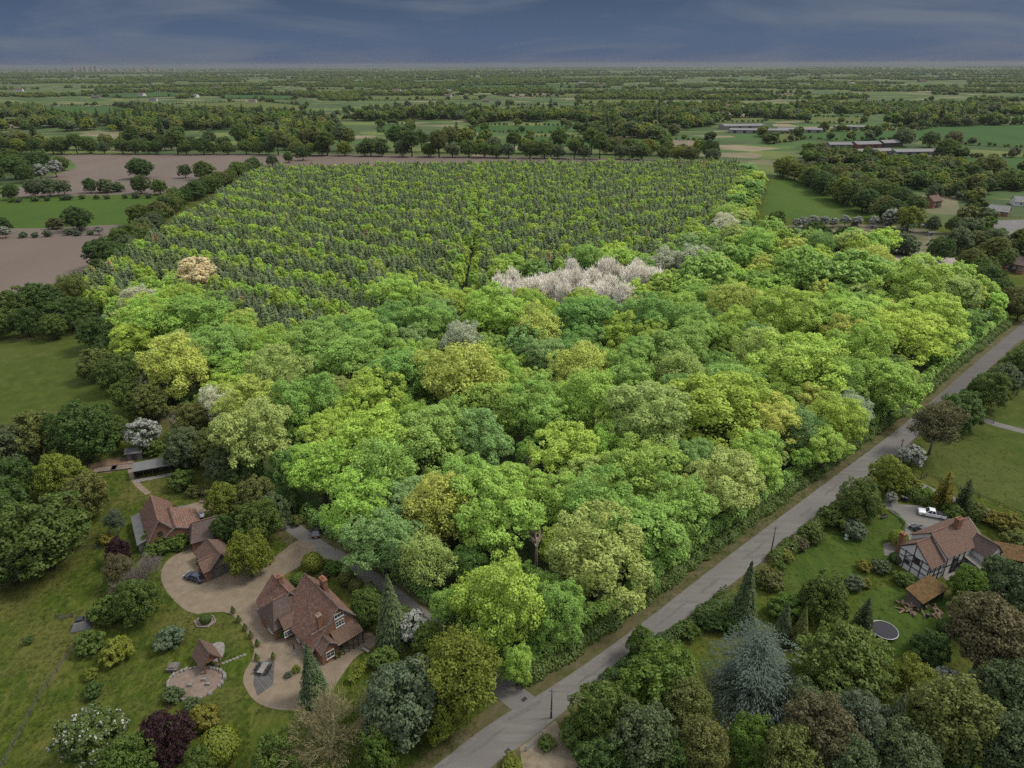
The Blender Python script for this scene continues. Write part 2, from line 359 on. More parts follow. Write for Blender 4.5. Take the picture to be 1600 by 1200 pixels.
# roads
road_l = [(520, 1330), (675, 1200), (770, 1126), (862, 1075), (1000, 977), (1097, 900), (1200, 822), (1310, 740), (1422, 657), (1532, 560), (1600, 503), (1700, 425)]
road_r = [(640, 1330), (762, 1200), (815, 1165), (868, 1124), (928, 1070), (1050, 982), (1160, 900), (1215, 860), (1360, 747), (1444, 672), (1560, 563), (1600, 526), (1712, 445)]
gl = smooth_poly(G(*road_l), 2, False); gr = smooth_poly(G(*road_r), 2, False)
ROAD = gl + gr[::-1]
sheet('road', ROAD, 0.045, M_ROAD)
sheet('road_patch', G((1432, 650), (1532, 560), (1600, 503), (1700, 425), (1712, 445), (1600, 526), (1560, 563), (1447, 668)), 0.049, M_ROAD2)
def ribbon(pts, widths):
    pts = [np.array(p) for p in pts]; L = []; Rr = []
    for i, p in enumerate(pts):
        d = pts[min(i + 1, len(pts) - 1)] - pts[max(i - 1, 0)]; d = d / (np.linalg.norm(d) + 1e-9); n = np.array([-d[1], d[0]])
        w = widths[i] if hasattr(widths, '__len__') else widths
        L.append(tuple(p + n * w / 2)); Rr.append(tuple(p - n * w / 2))
    return L + Rr[::-1]
def offset_line(pts, d):
    r = ribbon(pts, 2 * d); return r[:len(pts)]
verge_w = offset_line(gl, 2.4)
sheet('verge', gl + verge_w[::-1], 0.034, M_VERGE)
verge_e = offset_line(gr, -1.0)
sheet('verge', gr + verge_e[::-1], 0.034, M_VERGE)
lane = smooth_poly(G((822, 1102), (770, 1062), (700, 1003), (610, 928), (545, 885), (490, 848), (440, 812), (380, 755), (300, 680), (240, 620), (190, 570)), 2, False)
lw = [4.2 if i < 20 else 3.2 for i in range(len(lane))]
LANE = ribbon(lane, lw)
sheet('lane', LANE, 0.040, M_ROAD)
sheet('verge', ribbon(lane, [w + 4.5 for w in lw]), 0.030, M_VERGE)
DRIVE = smooth_poly(G((248, 900), (262, 872), (300, 856), (330, 862), (372, 880), (420, 890), (415, 880), (428, 872), (470, 838), (500, 858), (470, 885), (440, 900), (430, 930), (470, 985), (530, 1000), (575, 985), (592, 1000), (580, 1016), (556, 1024), (530, 1062), (500, 1108), (440, 1112), (400, 1100), (380, 1072), (380, 1052), (396, 1028), (398, 1010), (384, 985), (362, 957), (330, 956), (298, 962), (262, 930)), 2)
sheet('gravel_drive', DRIVE, 0.052, M_GRAVEL)
sheet('gravel_yard', smooth_poly(G((268, 795), (330, 780), (350, 800), (340, 835), (300, 848), (272, 825)), 1), 0.047, M_GRAVEL)
sheet('garden_path', ribbon(smooth_poly(G((206, 705), (203, 735), (212, 755), (232, 772)), 2, False), 1.3), 0.046, M_GRAVEL)
sheet('vegetable_bed_soil', smooth_poly(G((132, 730), (160, 718), (200, 712), (204, 730), (160, 742)), 1), 0.040, surf('bed_soil', [(0.3, (0.086, 0.056, 0.034)), (0.7, (0.129, 0.086, 0.056))], scale=1.5))
sheet('tarmac_drive', G((1380, 782), (1395, 775), (1405, 788), (1440, 790), (1490, 812), (1462, 830), (1430, 850), (1410, 872), (1382, 868), (1380, 850), (1412, 840), (1414, 815), (1385, 795)), 0.047, M_ROAD)
sheet('side_track', ribbon(G((1406, 745), (1450, 765), (1500, 785), (1560, 806), (1640, 840)), 3.0), 0.046, M_ROAD)
sheet('side_track', ribbon(G((1520, 650), (1560, 664), (1660, 690)), 3.0), 0.054, M_ROAD)
sheet('lawn', smooth_poly(G((1215, 905), (1240, 860), (1310, 830), (1360, 815), (1405, 800), (1415, 825), (1385, 850), (1400, 880), (1350, 905), (1310, 935), (1230, 940)), 1), 0.036, M_LAWN)
sheet('lawn', smooth_poly(G((1330, 935), (1400, 910), (1480, 930), (1520, 960), (1480, 1010), (1390, 1035), (1350, 990)), 1), 0.036, M_LAWN)
sheet('gravel_entrance', G((812, 1168), (868, 1126), (905, 1200), (960, 1300), (830, 1300)), 0.050, surf('earth_track', [(0.3, (0.086, 0.069, 0.047)), (0.7, (0.146, 0.120, 0.086))], scale=0.7))
sheet('allotment_ground', G((1195, 385), (1215, 352), (1400, 350), (1480, 365), (1500, 398), (1350, 398)), 0.048, surf('plots', [(0.3, (0.0375, 0.0488, 0.0150)), (0.5, (0.0675, 0.0638, 0.0338)), (0.65, (0.1125, 0.0975, 0.0750))], scale=0.12, detail=2))
sheet('car_park', G((1545, 345), (1700, 340), (1720, 400), (1570, 380)), 0.048, surf('concrete', [(0.3, (0.0806, 0.0742, 0.0713)), (0.7, (0.1051, 0.0994, 0.0929))], scale=0.1))
sheet('bare_yard', G((1230, 398), (1300, 396), (1420, 400), (1520, 404), (1540, 430), (1480, 425), (1400, 415), (1290, 412)), 0.05, surf('pale_yard', [(0.3, (0.1792, 0.1512, 0.1240)), (0.7, (0.2336, 0.1992, 0.1720))], scale=0.1))
# two worn edge lines along the road
M_PAINT = surf('worn_paint', [(0.42, (0.085, 0.080, 0.074)), (0.68, (0.145, 0.138, 0.130))], scale=0.8)
sheet('edge_line', ribbon(offset_line(gl, -0.45)[:34], 0.10), 0.056, M_PAINT)
sheet('edge_line', ribbon(offset_line(gl, -0.75)[:34], 0.08), 0.056, M_PAINT)

# ------------------------------------------------------------------ foliage meshes
def unit(v):
    return v / (np.linalg.norm(v, axis=-1, keepdims=True) + 1e-9)
def rdir(rng, n):
    return unit(rng.normal(size=(n, 3)))
def leaf_quads(rng, pos, nor, size, col, aspect=1.35, axis=None):
    """irregular, slightly folded leaf sprays"""
    n = len(pos)
    if axis is not None: nor = unit(nor - axis * np.sum(nor * axis, 1, keepdims=True)); a = axis
    else: a = unit(np.cross(nor, rdir(rng, n)))
    b = np.cross(nor, a)
    s = np.asarray(size).reshape(-1, 1) * np.ones((n, 1))
    j = lambda: 0.75 + 0.5 * rng.random((n, 1))
    k = 0.22 * s * nor
    V = np.stack([pos + a * s * j() * 0.5 * aspect - k, pos + b * s * j() * 0.5 + k * 0.6, pos - a * s * j() * 0.5 * aspect - k, pos - b * s * j() * 0.5 + k * 0.6], 1)
    Fq = np.arange(4 * n).reshape(n, 4)
    return V.reshape(-1, 3), Fq, np.repeat(col, 4, 0)
def pack(parts):
    V = []; Fs = []; C = []; b = 0
    for v, f, c in parts:
        V.append(v); Fs.append(f + b); C.append(c); b += len(v)
    return np.concatenate(V), np.concatenate(Fs), np.concatenate(C)
def crown_broad(rng, R=6.0, zc=9.4, vert=0.80, nl=10, nc=14, nleaf=105, ls=0.34, flower=0.0, lowcut=-0.55, clump=(0.11, 0.19), loose=0.0, fill=0.12, ldist=(0.46, 0.66), lrad=(0.34, 0.50)):
    """a broad crown: lobes > clumps > leaf sprays"""
    out = []
    lob = []
    g = 2.39996
    for i in range(nl):
        zz = 1 - (i + 0.5) / nl * 1.72
        zz = max(zz, lowcut)
        rr = math.sqrt(max(0, 1 - zz * zz)); th = i * g + rng.uniform(-0.4, 0.4)
        d = np.array([rr * math.cos(th), rr * math.sin(th), zz])
        lob.append((d, d * rng.uniform(*ldist), rng.uniform(*lrad)))
    P_, Nn, Cc, Ss = [], [], [], []
    for d, p, lr in lob:
        m = nc * 3
        dd = rdir(rng, m)
        ok = (dd @ d > -0.25) & (dd[:, 2] > -0.55)
        dd = dd[ok][:nc]
        cp = p + dd * lr * rng.uniform(0.80, 1.08, (len(dd), 1))
        for q, od in zip(cp, dd):
            c_r = rng.uniform(*clump)
            m = int(nleaf * (c_r / 0.15) ** 2 * 1.5)
            ld = rdir(rng, m)
            o2 = unit(od * 0.6 + q * 0.6 + np.array([0, 0, 0.35]))
            ld = ld[(ld @ o2 > -0.35 - loose)]
            lp = q + ld * c_r * rng.uniform(0.72, 1.12 + loose, (len(ld), 1)) * np.array([1, 1, 0.78])
            nn = unit(ld * 0.75 + o2 * 0.25 + np.array([0, 0, 0.30]) + rng.normal(size=ld.shape) * 0.42)
            cv = np.clip(rng.normal(0.5, 0.2) + rng.normal(size=len(ld)) * 0.14, 0, 1)
            hv = np.clip(rng.normal(0.5, 0.2) + rng.normal(size=len(ld)) * 0.1, 0, 1)
            fl = (rng.random(len(ld)) < (flower * (0.4 + 1.2 * rng.random()) if flower else 0)).astype(float)
            P_.append(lp); Nn.append(nn); Ss.append(ls * rng.uniform(0.7, 1.3, len(ld)))
            Cc.append(np.stack([cv, fl, hv, np.ones(len(ld))], 1))
    # sparse leaves inside the crown so it is not hollow
    m = int(len(np.concatenate(P_)) * fill)
    ip = rdir(rng, m) * rng.uniform(0.2, 0.8, (m, 1)); ip = ip[ip[:, 2] > lowcut]
    P_.append(ip); Nn.append(rdir(rng, len(ip))); Ss.append(np.full(len(ip), ls * 1.5)); Cc.append(np.tile([0.4, 0, 0.5, 1.0], (len(ip), 1)))
    pos = np.concatenate(P_) * np.array([R, R, R * vert]) + np.array([0, 0, zc])
    nor = np.concatenate(Nn) * np.array([1, 1, 1 / vert]); nor = unit(nor)
    return leaf_quads(rng, pos, nor, np.concatenate(Ss), np.concatenate(Cc))
def crown_conifer(rng, h=14.0, R=2.2, z0=2.5, levels=14, per=8, sub=3, ls=0.7, droop=0.35, power=0.85, rough=0.25, tip=1.0, aspect=1.7, side=0):
    """whorls of drooping branches, each a row of sprays; side adds sprays to the left and right of the branch"""
    P_, Nn, Ss, Cc, Ax = [], [], [], [], []
    for i in range(levels):
        t = float(np.clip((i + rng.uniform(-0.4, 0.4)) / levels, 0, 0.985))
        z = z0 + (h - z0) * t
        L0 = R * (1 - t) ** power
        nb = max(3, int(per * (0.45 + 0.55 * (1 - t))))
        th0 = rng.uniform(0, 6.28)
        for b in range(nb):
            th = th0 + 6.283 * b / nb + rng.uniform(-0.35, 0.35)
            L = L0 * rng.uniform(1 - rough, 1 + rough * 0.6)
            zb = z + rng.uniform(-0.5, 0.5) * (h - z0) / levels
            cv = np.clip(rng.normal(0.5, 0.18), 0, 1); hv = rng.uniform(0.2, 0.8)
            m = max(2, int(sub * (0.35 + L / R)))
            for sd in range(-side, side + 1):
                u = (np.arange(m) + rng.uniform(0.3, 0.9)) / m
                d = np.array([math.cos(th), math.sin(th)]); pn = np.array([-d[1], d[0]])
                off = sd * (0.10 + 0.16 * (1 - np.abs(2 * u - 1))) * L
                xy = d[None] * (u * L)[:, None] + pn[None] * off[:, None] + rng.normal(size=(m, 2)) * 0.05 * L
                zz = zb + (0.12 * u - droop * u ** 2) * L * 1.2 + rng.normal(size=m) * 0.05 - abs(sd) * 0.10 * L * u
                P_.append(np.column_stack([xy, zz]))
                nn = np.column_stack([np.tile(d * 0.5, (m, 1)), np.full(m, 0.85)]) + rng.normal(size=(m, 3)) * 0.25
                sl = 0.12 - 2 * droop * u
                ax = np.column_stack([np.tile(d + pn * sd * 0.6, (m, 1)), sl]) + rng.normal(size=(m, 3)) * 0.22
                Nn.append(unit(nn)); Ax.append(unit(ax)); Ss.append(ls * rng.uniform(0.7, 1.25, m) * (1.1 - 0.4 * t))
                Cc.append(np.column_stack([np.clip(cv + 0.25 * (u - 0.5) * tip + rng.normal(size=m) * 0.1, 0, 1), np.zeros(m), np.full(m, hv), np.ones(m)]))
    P_.append(np.array([[0, 0, h]])); Nn.append(np.array([[0.9, 0, 0.3]])); Ax.append(np.array([[0, 0, 1.0]])); Ss.append(np.array([ls * 0.8])); Cc.append(np.array([[0.6, 0, 0.5, 1]]))
    return leaf_quads(rng, np.concatenate(P_), np.concatenate(Nn), np.concatenate(Ss), np.concatenate(Cc), aspect, np.concatenate(Ax))
def branch_skel(rng, h, spread, depth, n0, ratio=0.72, r0=0.3, up=0.3, lean=0.0, trunk_frac=0.35, wob=0.12, kids=(2, 3)):
    """branching polylines [(points, radii)]"""
    out = []
    def grow(p, d, L, r, lev):
        m = 4; pts = [p.copy()]; rad = [r]; dd = d.copy()
        for i in range(m):
            dd = unit(dd + rng.normal(size=3) * wob + np.array([0, 0, up * 0.12]))
            p = p + dd * L / m; pts.append(p.copy()); rad.append(r * (1 - 0.45 * (i + 1) / m))
        out.append((pts, rad, lev))
        if lev >= depth: return
        for k in range(rng.integers(kids[0], kids[1] + 1)):
            nd = unit(dd * 0.9 + rdir(rng, 1)[0] * spread + np.array([0, 0, up * 0.5]))
            q = pts[rng.integers(2, m + 1)]
            grow(np.array(q), nd, L * ratio * rng.uniform(0.75, 1.15), rad[-1] * 0.72, lev + 1)
    tl = h * trunk_frac
    p0 = np.zeros(3); d0 = unit(np.array([lean, 0, 1.0]))
    pts = [p0, p0 + d0 * tl * 0.5, p0 + d0 * tl]; out.append((pts, [r0 * 1.25, r0, r0 * 0.85], 0))
    for k in range(n0):
        th = 6.283 * k / n0 + rng.uniform(-0.4, 0.4)
        nd = unit(np.array([math.cos(th) * spread, math.sin(th) * spread, 0.65 + up]))
        grow(d0 * tl * rng.uniform(0.75, 1.0), nd, (h - tl) * 0.48, r0 * 0.6, 1)
    return out
def skel_mesh(name, skel, mat, k=5, minlev=0, maxlev=99):
    mb = MB()
    for pts, rad, lev in skel:
        if minlev <= lev <= maxlev:
            mb.tube(pts, rad, k if lev <= 1 else 4 if lev == 2 else 3, cap=(lev <= 1))
    me = bpy.data.meshes.new(name); me.from_pydata(mb.v, [], mb.f); me.materials.append(mat)
    me.polygons.foreach_set('use_smooth', [True] * len(me.polygons)); me.update()
    return me
def trunk_mesh(name, rng, h, zc, R, r=0.32, limbs=6):
    mb = MB()
    w = rng.normal(size=2) * 0.2
    mb.tube([(0, 0, -0.2), (w[0] * .4, w[1] * .4, zc * 0.3), (w[0], w[1], zc * 0.75), (w[0] * 1.3, w[1] * 1.3, zc * 1.15)], [r * 1.35, r, r * 0.75, r * 0.35], 7)
    for i in range(limbs):
        th = 6.283 * i / limbs + rng.uniform(-0.3, 0.3); z0 = zc * rng.uniform(0.42, 0.8); L = R * rng.uniform(0.5, 0.72)
        e = (math.cos(th) * L, math.sin(th) * L, z0 + R * rng.uniform(0.15, 0.5))
        mid = (e[0] * 0.45, e[1] * 0.45, z0 + (e[2] - z0) * 0.35)
        mb.tube([(w[0] * .8, w[1] * .8, z0), mid, e], [r * 0.55, r * 0.4, r * 0.15], 5)
    return mb.mesh(name, M_BARK, smooth=True)
KINDS = {}
def add_kind(name, variants, R, zc):
    KINDS[name] = dict(v=variants, R=R, zc=zc)
def mk(name, arr, mat=LEAF):
    v, f, c = arr
    return mesh_np(name, v, f, mat, c)
def R_(i): return np.random.default_rng(1000 + i)
# near oaks, middle-distance oaks
vv = []
for i in range(7):
    g = R_(i); vt = [0.78, 0.86, 0.66, 0.96, 0.8, 0.72, 0.84][i]
    vv.append((mk('crown', crown_broad(g, vert=vt + 0.20, nl=[19, 22, 18, 21, 24, 20, 22][i], nc=15, nleaf=108, ls=0.225, zc=7.8, lowcut=-0.78, clump=(0.06, 0.125), ldist=(0.38, 0.90), lrad=(0.18, 0.37), loose=0.14)), trunk_mesh('trunk', g, 15, 7.8, 6)))
for i, (vt, nl_, nc_, ld_, lo_) in enumerate(((1.18, 22, 13, (0.4, 0.86), 0.15), (0.82, 24, 10, (0.45, 0.98), 0.3), (0.95, 17, 11, (0.5, 0.95), 0.25))):
    g = R_(12 + i)
    vv.append((mk('crown', crown_broad(g, vert=vt, nl=nl_, nc=nc_, nleaf=104, ls=0.225, zc=7.8, lowcut=-0.8, clump=(0.055, 0.125), ldist=ld_, lrad=(0.16, 0.36), loose=lo_)), trunk_mesh('trunk', g, 15, 7.8, 6, limbs=9)))
add_kind('oak', vv, 6.0, 7.8)
vv = []
for i in range(5):
    g = R_(20 + i)
    vv.append((mk('crown', crown_broad(g, vert=g.uniform(0.92, 1.08), nl=18, nc=12, nleaf=34, ls=0.44, zc=7.8, clump=(0.08, 0.15), lowcut=-0.78, ldist=(0.42, 0.78), lrad=(0.24, 0.40))), trunk_mesh('trunk', g, 15, 7.8, 6)))
add_kind('oak_mid', vv, 6.0, 7.8)
vv = []   # garden and hedgerow trees leafy almost to the ground
for i in range(5):
    g = R_(25 + i)
    vv.append((mk('crown', crown_broad(g, vert=[1.0, 1.1, 0.94, 1.04, 1.16][i], nl=[22, 24, 20, 23, 22][i], nc=14, nleaf=70, ls=0.30, zc=6.0, lowcut=-0.92, clump=(0.065, 0.135), ldist=(0.42, 0.76), lrad=(0.24, 0.40), loose=0.1)), trunk_mesh('trunk', g, 12, 6.0, 6)))
add_kind('bushy', vv, 6.0, 6.0)
vv = []   # ash, loose and twiggy
for i in range(3):
    g = R_(30 + i); sk = branch_skel(g, 14.5, 0.75, 3, 6, r0=0.28, up=0.35)
    v1 = crown_broad(g, vert=1.0, nl=20, nc=14, nleaf=46, ls=0.26, zc=8.6, loose=0.4, fill=0.3, clump=(0.07, 0.14), ldist=(0.42, 0.78), lrad=(0.24, 0.40))
    vv.append((mk('crown', v1), skel_mesh('trunk', sk, M_TWIG, 5, 0, 2)))
add_kind('ash', vv, 5.6, 9.2)
vv = []   # blossom trees
for i in range(2):
    g = R_(40 + i)
    vv.append((mk('crown', crown_broad(g, R=3.0, zc=3.6, vert=0.95, nl=9, nc=12, nleaf=62, ls=0.22, flower=0.62)), trunk_mesh('trunk', g, 6, 3.4, 3, r=0.16, limbs=4)))
add_kind('blossom', vv, 3.0, 3.6)
vv = []   # horse chestnut with flower candles
g = R_(45); vv.append((mk('crown', crown_broad(g, R=5.0, zc=6.6, vert=0.95, nl=11, nc=13, nleaf=80, ls=0.32, flower=0.13)), trunk_mesh('trunk', g, 11, 6.0, 5)))
add_kind('candle', vv, 5.0, 6.6)
vv = []   # round shrubs down to the ground
for i in range(4):
    g = R_(50 + i)
    vv.append((mk('crown', crown_broad(g, R=2.0, zc=1.25, vert=0.85, nl=9, nc=10, nleaf=38, ls=0.19, lowcut=-0.75)), trunk_mesh('stem', g, 2, 0.9, 1.2, r=0.07, limbs=4)))
add_kind('shrub', vv, 2.0, 1.25)
vv = []   # clipped balls
for i in range(2):
    g = R_(56 + i); d = rdir(g, 2600); d = d[d[:, 2] > -0.75]
    q = d * g.uniform(0.93, 1.03, (len(d), 1)) * np.array([1, 1, 0.9]) + np.array([0, 0, 0.82])
    cc = np.column_stack([np.clip(g.normal(0.5, 0.16, len(d)), 0, 1), np.zeros(len(d)), g.random(len(d)), np.ones(len(d))])
    vv.append((mk('crown', leaf_quads(g, q, unit(d + g.normal(size=d.shape) * 0.3), np.full(len(d), 0.105), cc)), trunk_mesh('stem', g, 1, 0.5, 0.6, r=0.06, limbs=3)))
add_kind('ball', vv, 1.0, 0.82)
vv = []   # plantation pines and young broadleaves
for i in range(4):
    g = R_(60 + i)
    tm = MB().tube([(0, 0, -0.2), (0, 0, 6), (0, 0, 11)], [0.17, 0.12, 0.03], 5).mesh('trunk', M_BARK, True)
    vv.append((mk('crown', crown_conifer(g, 11.6, 2.2, 2.5, 19, 13, 3, 0.66, 0.12, 0.44, 0.2)), tm))
add_kind('pine', vv, 2.0, 9.0)
vv = []
for i in range(4):
    g = R_(66 + i)
    vv.append((mk('crown', crown_broad(g, R=1.85, zc=8.2, vert=2.0, nl=12, nc=9, nleaf=14, ls=0.36, clump=(0.14, 0.26), lrad=(0.3, 0.46))), trunk_mesh('trunk', g, 11, 8.0, 2.0, r=0.14, limbs=4)))
add_kind('young', vv, 1.85, 8.2)
vv = []   # big garden conifers
for i in range(2):
    g = R_(70 + i)
    tm = MB().tube([(0, 0, -0.2), (0, 0, 8), (0, 0, 15)], [0.32, 0.2, 0.04], 6).mesh('trunk', M_BARK, True)
    vv.append((mk('crown', crown_conifer(g, 16, 3.3, 0.4, 40, 18, 8, 0.30, 0.55, 0.80, 0.24, aspect=2.4, side=1)), tm))
add_kind('spruce', vv, 3.3, 7.0)
vv = []
for i in range(2):
    g = R_(74 + i)
    sk = branch_skel(g, 17, 1.15, 3, 8, r0=0.42, up=0.1, trunk_frac=0.55)
    v1 = crown_conifer(g, 15, 8.2, 2.0, 11, 8, 46, 0.19, 0.30, 0.30, 0.6, aspect=3.0, side=2)
    tm = MB().tube([(0, 0, -0.2), (0, 0, 8), (0, 0, 14.5)], [0.5, 0.32, 0.06], 7)
    for lv in range(12):
        a = lv * 2.4; z = 3 + lv * .85; L = 6.0 * (1 - lv / 16)
        tm.tube([(0, 0, z), (math.cos(a) * L * .5, math.sin(a) * L * .5, z + 0.5), (math.cos(a) * L, math.sin(a) * L, z - 0.3)], [0.13, 0.09, 0.03], 4)
    vv.append((mk('crown', v1), tm.mesh('trunk', M_BARK, True)))
add_kind('cedar', vv, 8.2, 8.0)
vv = []   # pines with tufted crowns
for i in range(3):
    g = R_(80 + i)
    vv.append((mk('crown', crown_broad(g, R=5.5, zc=9.5, vert=1.05, nl=15, nc=15, nleaf=58, ls=0.30, clump=(0.07, 0.14), loose=0.45, fill=0.25)), trunk_mesh('trunk', g, 16, 10, 5, r=0.34, limbs=9)))
add_kind('tufted', vv, 5.5, 9.5)
vv = []   # cypress columns
g = R_(85)
vv.append((mk('crown', crown_conifer(g, 6.2, 1.35, 0.15, 34, 15, 4, 0.26, -0.25, 0.62, 0.12)), MB().tube([(0, 0, -0.1), (0, 0, 5.5)], [0.14, 0.03], 5).mesh('trunk', M_BARK, True)))
add_kind('cypress', vv, 1.35, 2.8)
vv = []   # bare twiggy trees: one continuous trunk, twigs as the crown
for i, (mt1, mt2) in enumerate(((M_STRAW, M_STRAW), (M_TWIG, M_TWIG))):
    g = R_(90 + i); sk = branch_skel(g, 11, 1.0, 5, 7, ratio=0.70, r0=0.36, up=0.22, trunk_frac=0.2, kids=(3, 4))
    tips = np.array([p[-1] for p, r, l in sk if l >= 3] + [p[2] for p, r, l in sk if l >= 3]); tips = tips[g.permutation(len(tips))[:1500]]
    tp = np.repeat(tips, 6, 0) + g.normal(size=(len(tips) * 6, 3)) * 0.25
    up = unit(unit(tp - np.array([0, 0, 3.0])) + np.array([0, 0, 0.5]) + g.normal(size=tp.shape) * 0.45); sd = unit(np.cross(up, rdir(g, len(tp)))); w = 0.032; L = g.uniform(0.3, 0.8, (len(tp), 1))
    V = np.stack([tp - sd * w, tp + sd * w, tp + up * L + sd * w * .4, tp + up * L - sd * w * .4], 1).reshape(-1, 3)
    vv.append((mesh_np('twigs', V, np.arange(len(V)).reshape(-1, 4), mt1), skel_mesh('trunk', [(p, [q * 1.5 for q in r], l) for p, r, l in sk if l <= 4], mt2, 6)))
add_kind('bare', vv, 6.0, 6.0)
vv = []   # pale leafless poplars with upright twigs
for i in range(3):
    g = R_(95 + i); sk = branch_skel(g, 14, 0.36, 4, 8, ratio=0.72, r0=0.24, up=1.3, trunk_frac=0.18, kids=(3, 4), wob=0.08)
    tips = np.array([p[-1] for p, r, l in sk if l >= 3] + [p[2] for p, r, l in sk if l >= 3])
    n = len(tips)
    reps = 7; tp = np.repeat(tips, reps, 0) + g.normal(size=(n * reps, 3)) * np.array([0.5, 0.5, 0.6])
    up = unit(np.array([0, 0, 1.0]) + g.normal(size=tp.shape) * 0.28); sd = unit(np.cross(up, rdir(g, len(tp))))
    w = 0.065; L = g.uniform(0.5, 1.3, (len(tp), 1))
    V = np.stack([tp - sd * w, tp + sd * w, tp + up * L + sd * w * .4, tp + up * L - sd * w * .4], 1).reshape(-1, 3)
    me = mesh_np('twigs', V, np.arange(len(V)).reshape(-1, 4), M_POPLAR)
    vv.append((me, skel_mesh('trunk', sk, M_POPLAR, 5, 0, 4)))
add_kind('poplar', vv, 3.6, 8.0)
vv = []   # dead oaks
for i in range(3):
    g = R_(110 + i); sk = branch_skel(g, 13, 1.1, 4, 6, ratio=0.62, r0=0.36, up=0.10, trunk_frac=0.60, kids=(2, 3), wob=0.25)
    vv.append((skel_mesh('branches', sk, M_DEAD, 6, 1), skel_mesh('trunk', sk, M_DEAD, 8, 0, 0)))
add_kind('dead', vv, 4.5, 9.0)

TREE_COL = {  # leaf colours; the wood's brighter light over its darker surroundings is painted into them
    'lime': (0.345, 0.450, 0.072), 'spring': (0.300, 0.435, 0.078), 'mid': (0.250, 0.385, 0.082), 'deep': (0.185, 0.305, 0.072), 'bluegreen': (0.222, 0.345, 0.110),
    'yellow': (0.400, 0.455, 0.095), 'olive': (0.330, 0.405, 0.112), 'tan': (0.56, 0.46, 0.26), 'cream': (0.52, 0.51, 0.35), 'silver': (0.38, 0.43, 0.28),
    'pine': (0.158, 0.205, 0.084), 'pineblue': (0.162, 0.200, 0.104), 'rust': (0.30, 0.19, 0.10),
    'dgreen': (0.059, 0.100, 0.020), 'dmid': (0.087, 0.125, 0.022), 'dolive': (0.120, 0.134, 0.032), 'dlime': (0.150, 0.175, 0.022), 'dbrown': (0.100, 0.093, 0.039), 'dgrey': (0.101, 0.129, 0.068),
    'dspruce': (0.068, 0.095, 0.036), 'dblue': (0.092, 0.121, 0.087), 'dpurple': (0.036, 0.014, 0.017), 'dgold': (0.164, 0.153, 0.025), 'dgreengrey': (0.093, 0.123, 0.049), 'dfresh': (0.091, 0.148, 0.020),
}
COLWORD = {'lime': 'lime green', 'spring': 'fresh green', 'mid': 'mid green', 'deep': 'deep green', 'bluegreen': 'bluish green', 'yellow': 'yellow green', 'olive': 'olive green', 'tan': 'tan brown', 'cream': 'cream', 'silver': 'silvery green',
           'pine': 'dark green', 'pineblue': 'grey green', 'rust': 'rusty', 'dgreen': 'dark green', 'dmid': 'green', 'dolive': 'dull olive', 'dlime': 'yellowish green', 'dbrown': 'brownish', 'dgrey': 'grey green', 'dspruce': 'dark green',
           'dblue': 'silvery blue green', 'dpurple': 'purple', 'dgold': 'golden', 'dgreengrey': 'dull grey green', 'dfresh': 'bright green'}
PART = {'bare': ('twigs', 'trunk'), 'poplar': ('twigs', 'trunk'), 'dead': ('branches', 'trunk'), 'shrub': ('foliage', 'stem'), 'ball': ('foliage', 'stem')}
TREES = []      # every tree that stands: (x, y, radius)
_cnt = [0]
def jit(c, a=0.10):
    k = 1 + random.uniform(-a, a)
    return tuple(float(np.clip(v * k * (1 + random.uniform(-0.045, 0.045)), 0, 0.9)) for v in c)
def plant(name, kind, x, y, R, col, label, cat, group=None, zs=None, variant=None, rz=None):
    K = KINDS[kind]; s = R / K['R']
    sz = zs if zs is not None else (s ** 0.7 if kind in ('oak', 'oak_mid', 'ash', 'bushy') else min(s, 1.05) if kind == 'spruce' else s)
    i = _cnt[0]; _cnt[0] += 1
    cm, tm = K['v'][(i if variant is None else variant) % len(K['v'])]
    q_ = random.uniform(0.90, 1.11) if kind not in ('ball', 'cypress', 'spruce') else 1.0
    e = empty(name, (x, y, 0.0), random.uniform(0, 6.28) if rz is None else rz, (s * q_, s / q_, sz * random.uniform(0.94, 1.06)))
    pc, pt = PART.get(kind, ('crown', 'trunk'))
    c = jit(TREE_COL[col]) if isinstance(col, str) else col
    link(pt, tm, e); link(pc, cm, e, color=c)
    tag(e, label, cat, group)
    TREES.append((x, y, R))
    return e
def spot(px, py, rpx, kind):
    """ground place and radius of a tree whose crown centre shows at a point of the photograph"""
    K = KINDS[kind]; zc = 5.0
    for _ in range(5):
        p = P(px, py, zc); w = Q(p)[2]; R = rpx * w / FPX; s = R / K['R']
        zc = K['zc'] * (s ** 0.7 if kind in ('oak', 'oak_mid', 'ash', 'bushy') else min(s, 1.05) if kind == 'spruce' else s)
    return p[0], p[1], R
ORD = ['nearest', 'second', 'third', 'fourth', 'fifth', 'sixth', 'seventh', 'eighth', 'ninth', 'tenth', 'eleventh', 'twelfth', 'thirteenth', 'fourteenth', 'fifteenth', 'sixteenth', 'seventeenth', 'eighteenth', 'nineteenth', 'twentieth']
def ordw(i):
    if i < 20: return ORD[i]
    t = ['', '', 'twenty', 'thirty', 'forty', 'fifty', 'sixty', 'seventy', 'eighty', 'ninety']
    n = i + 1
    if n >= 100: return 'hundred and ' + (ordw(n - 101) if n > 100 else 'zeroth').replace('nearest', 'first')
    u = n % 10
    return t[n // 10] + ('-' + ['', 'first', 'second', 'third', 'fourth', 'fifth', 'sixth', 'seventh', 'eighth', 'ninth'][u] if u else 'th').replace('ytyth', 'tieth')
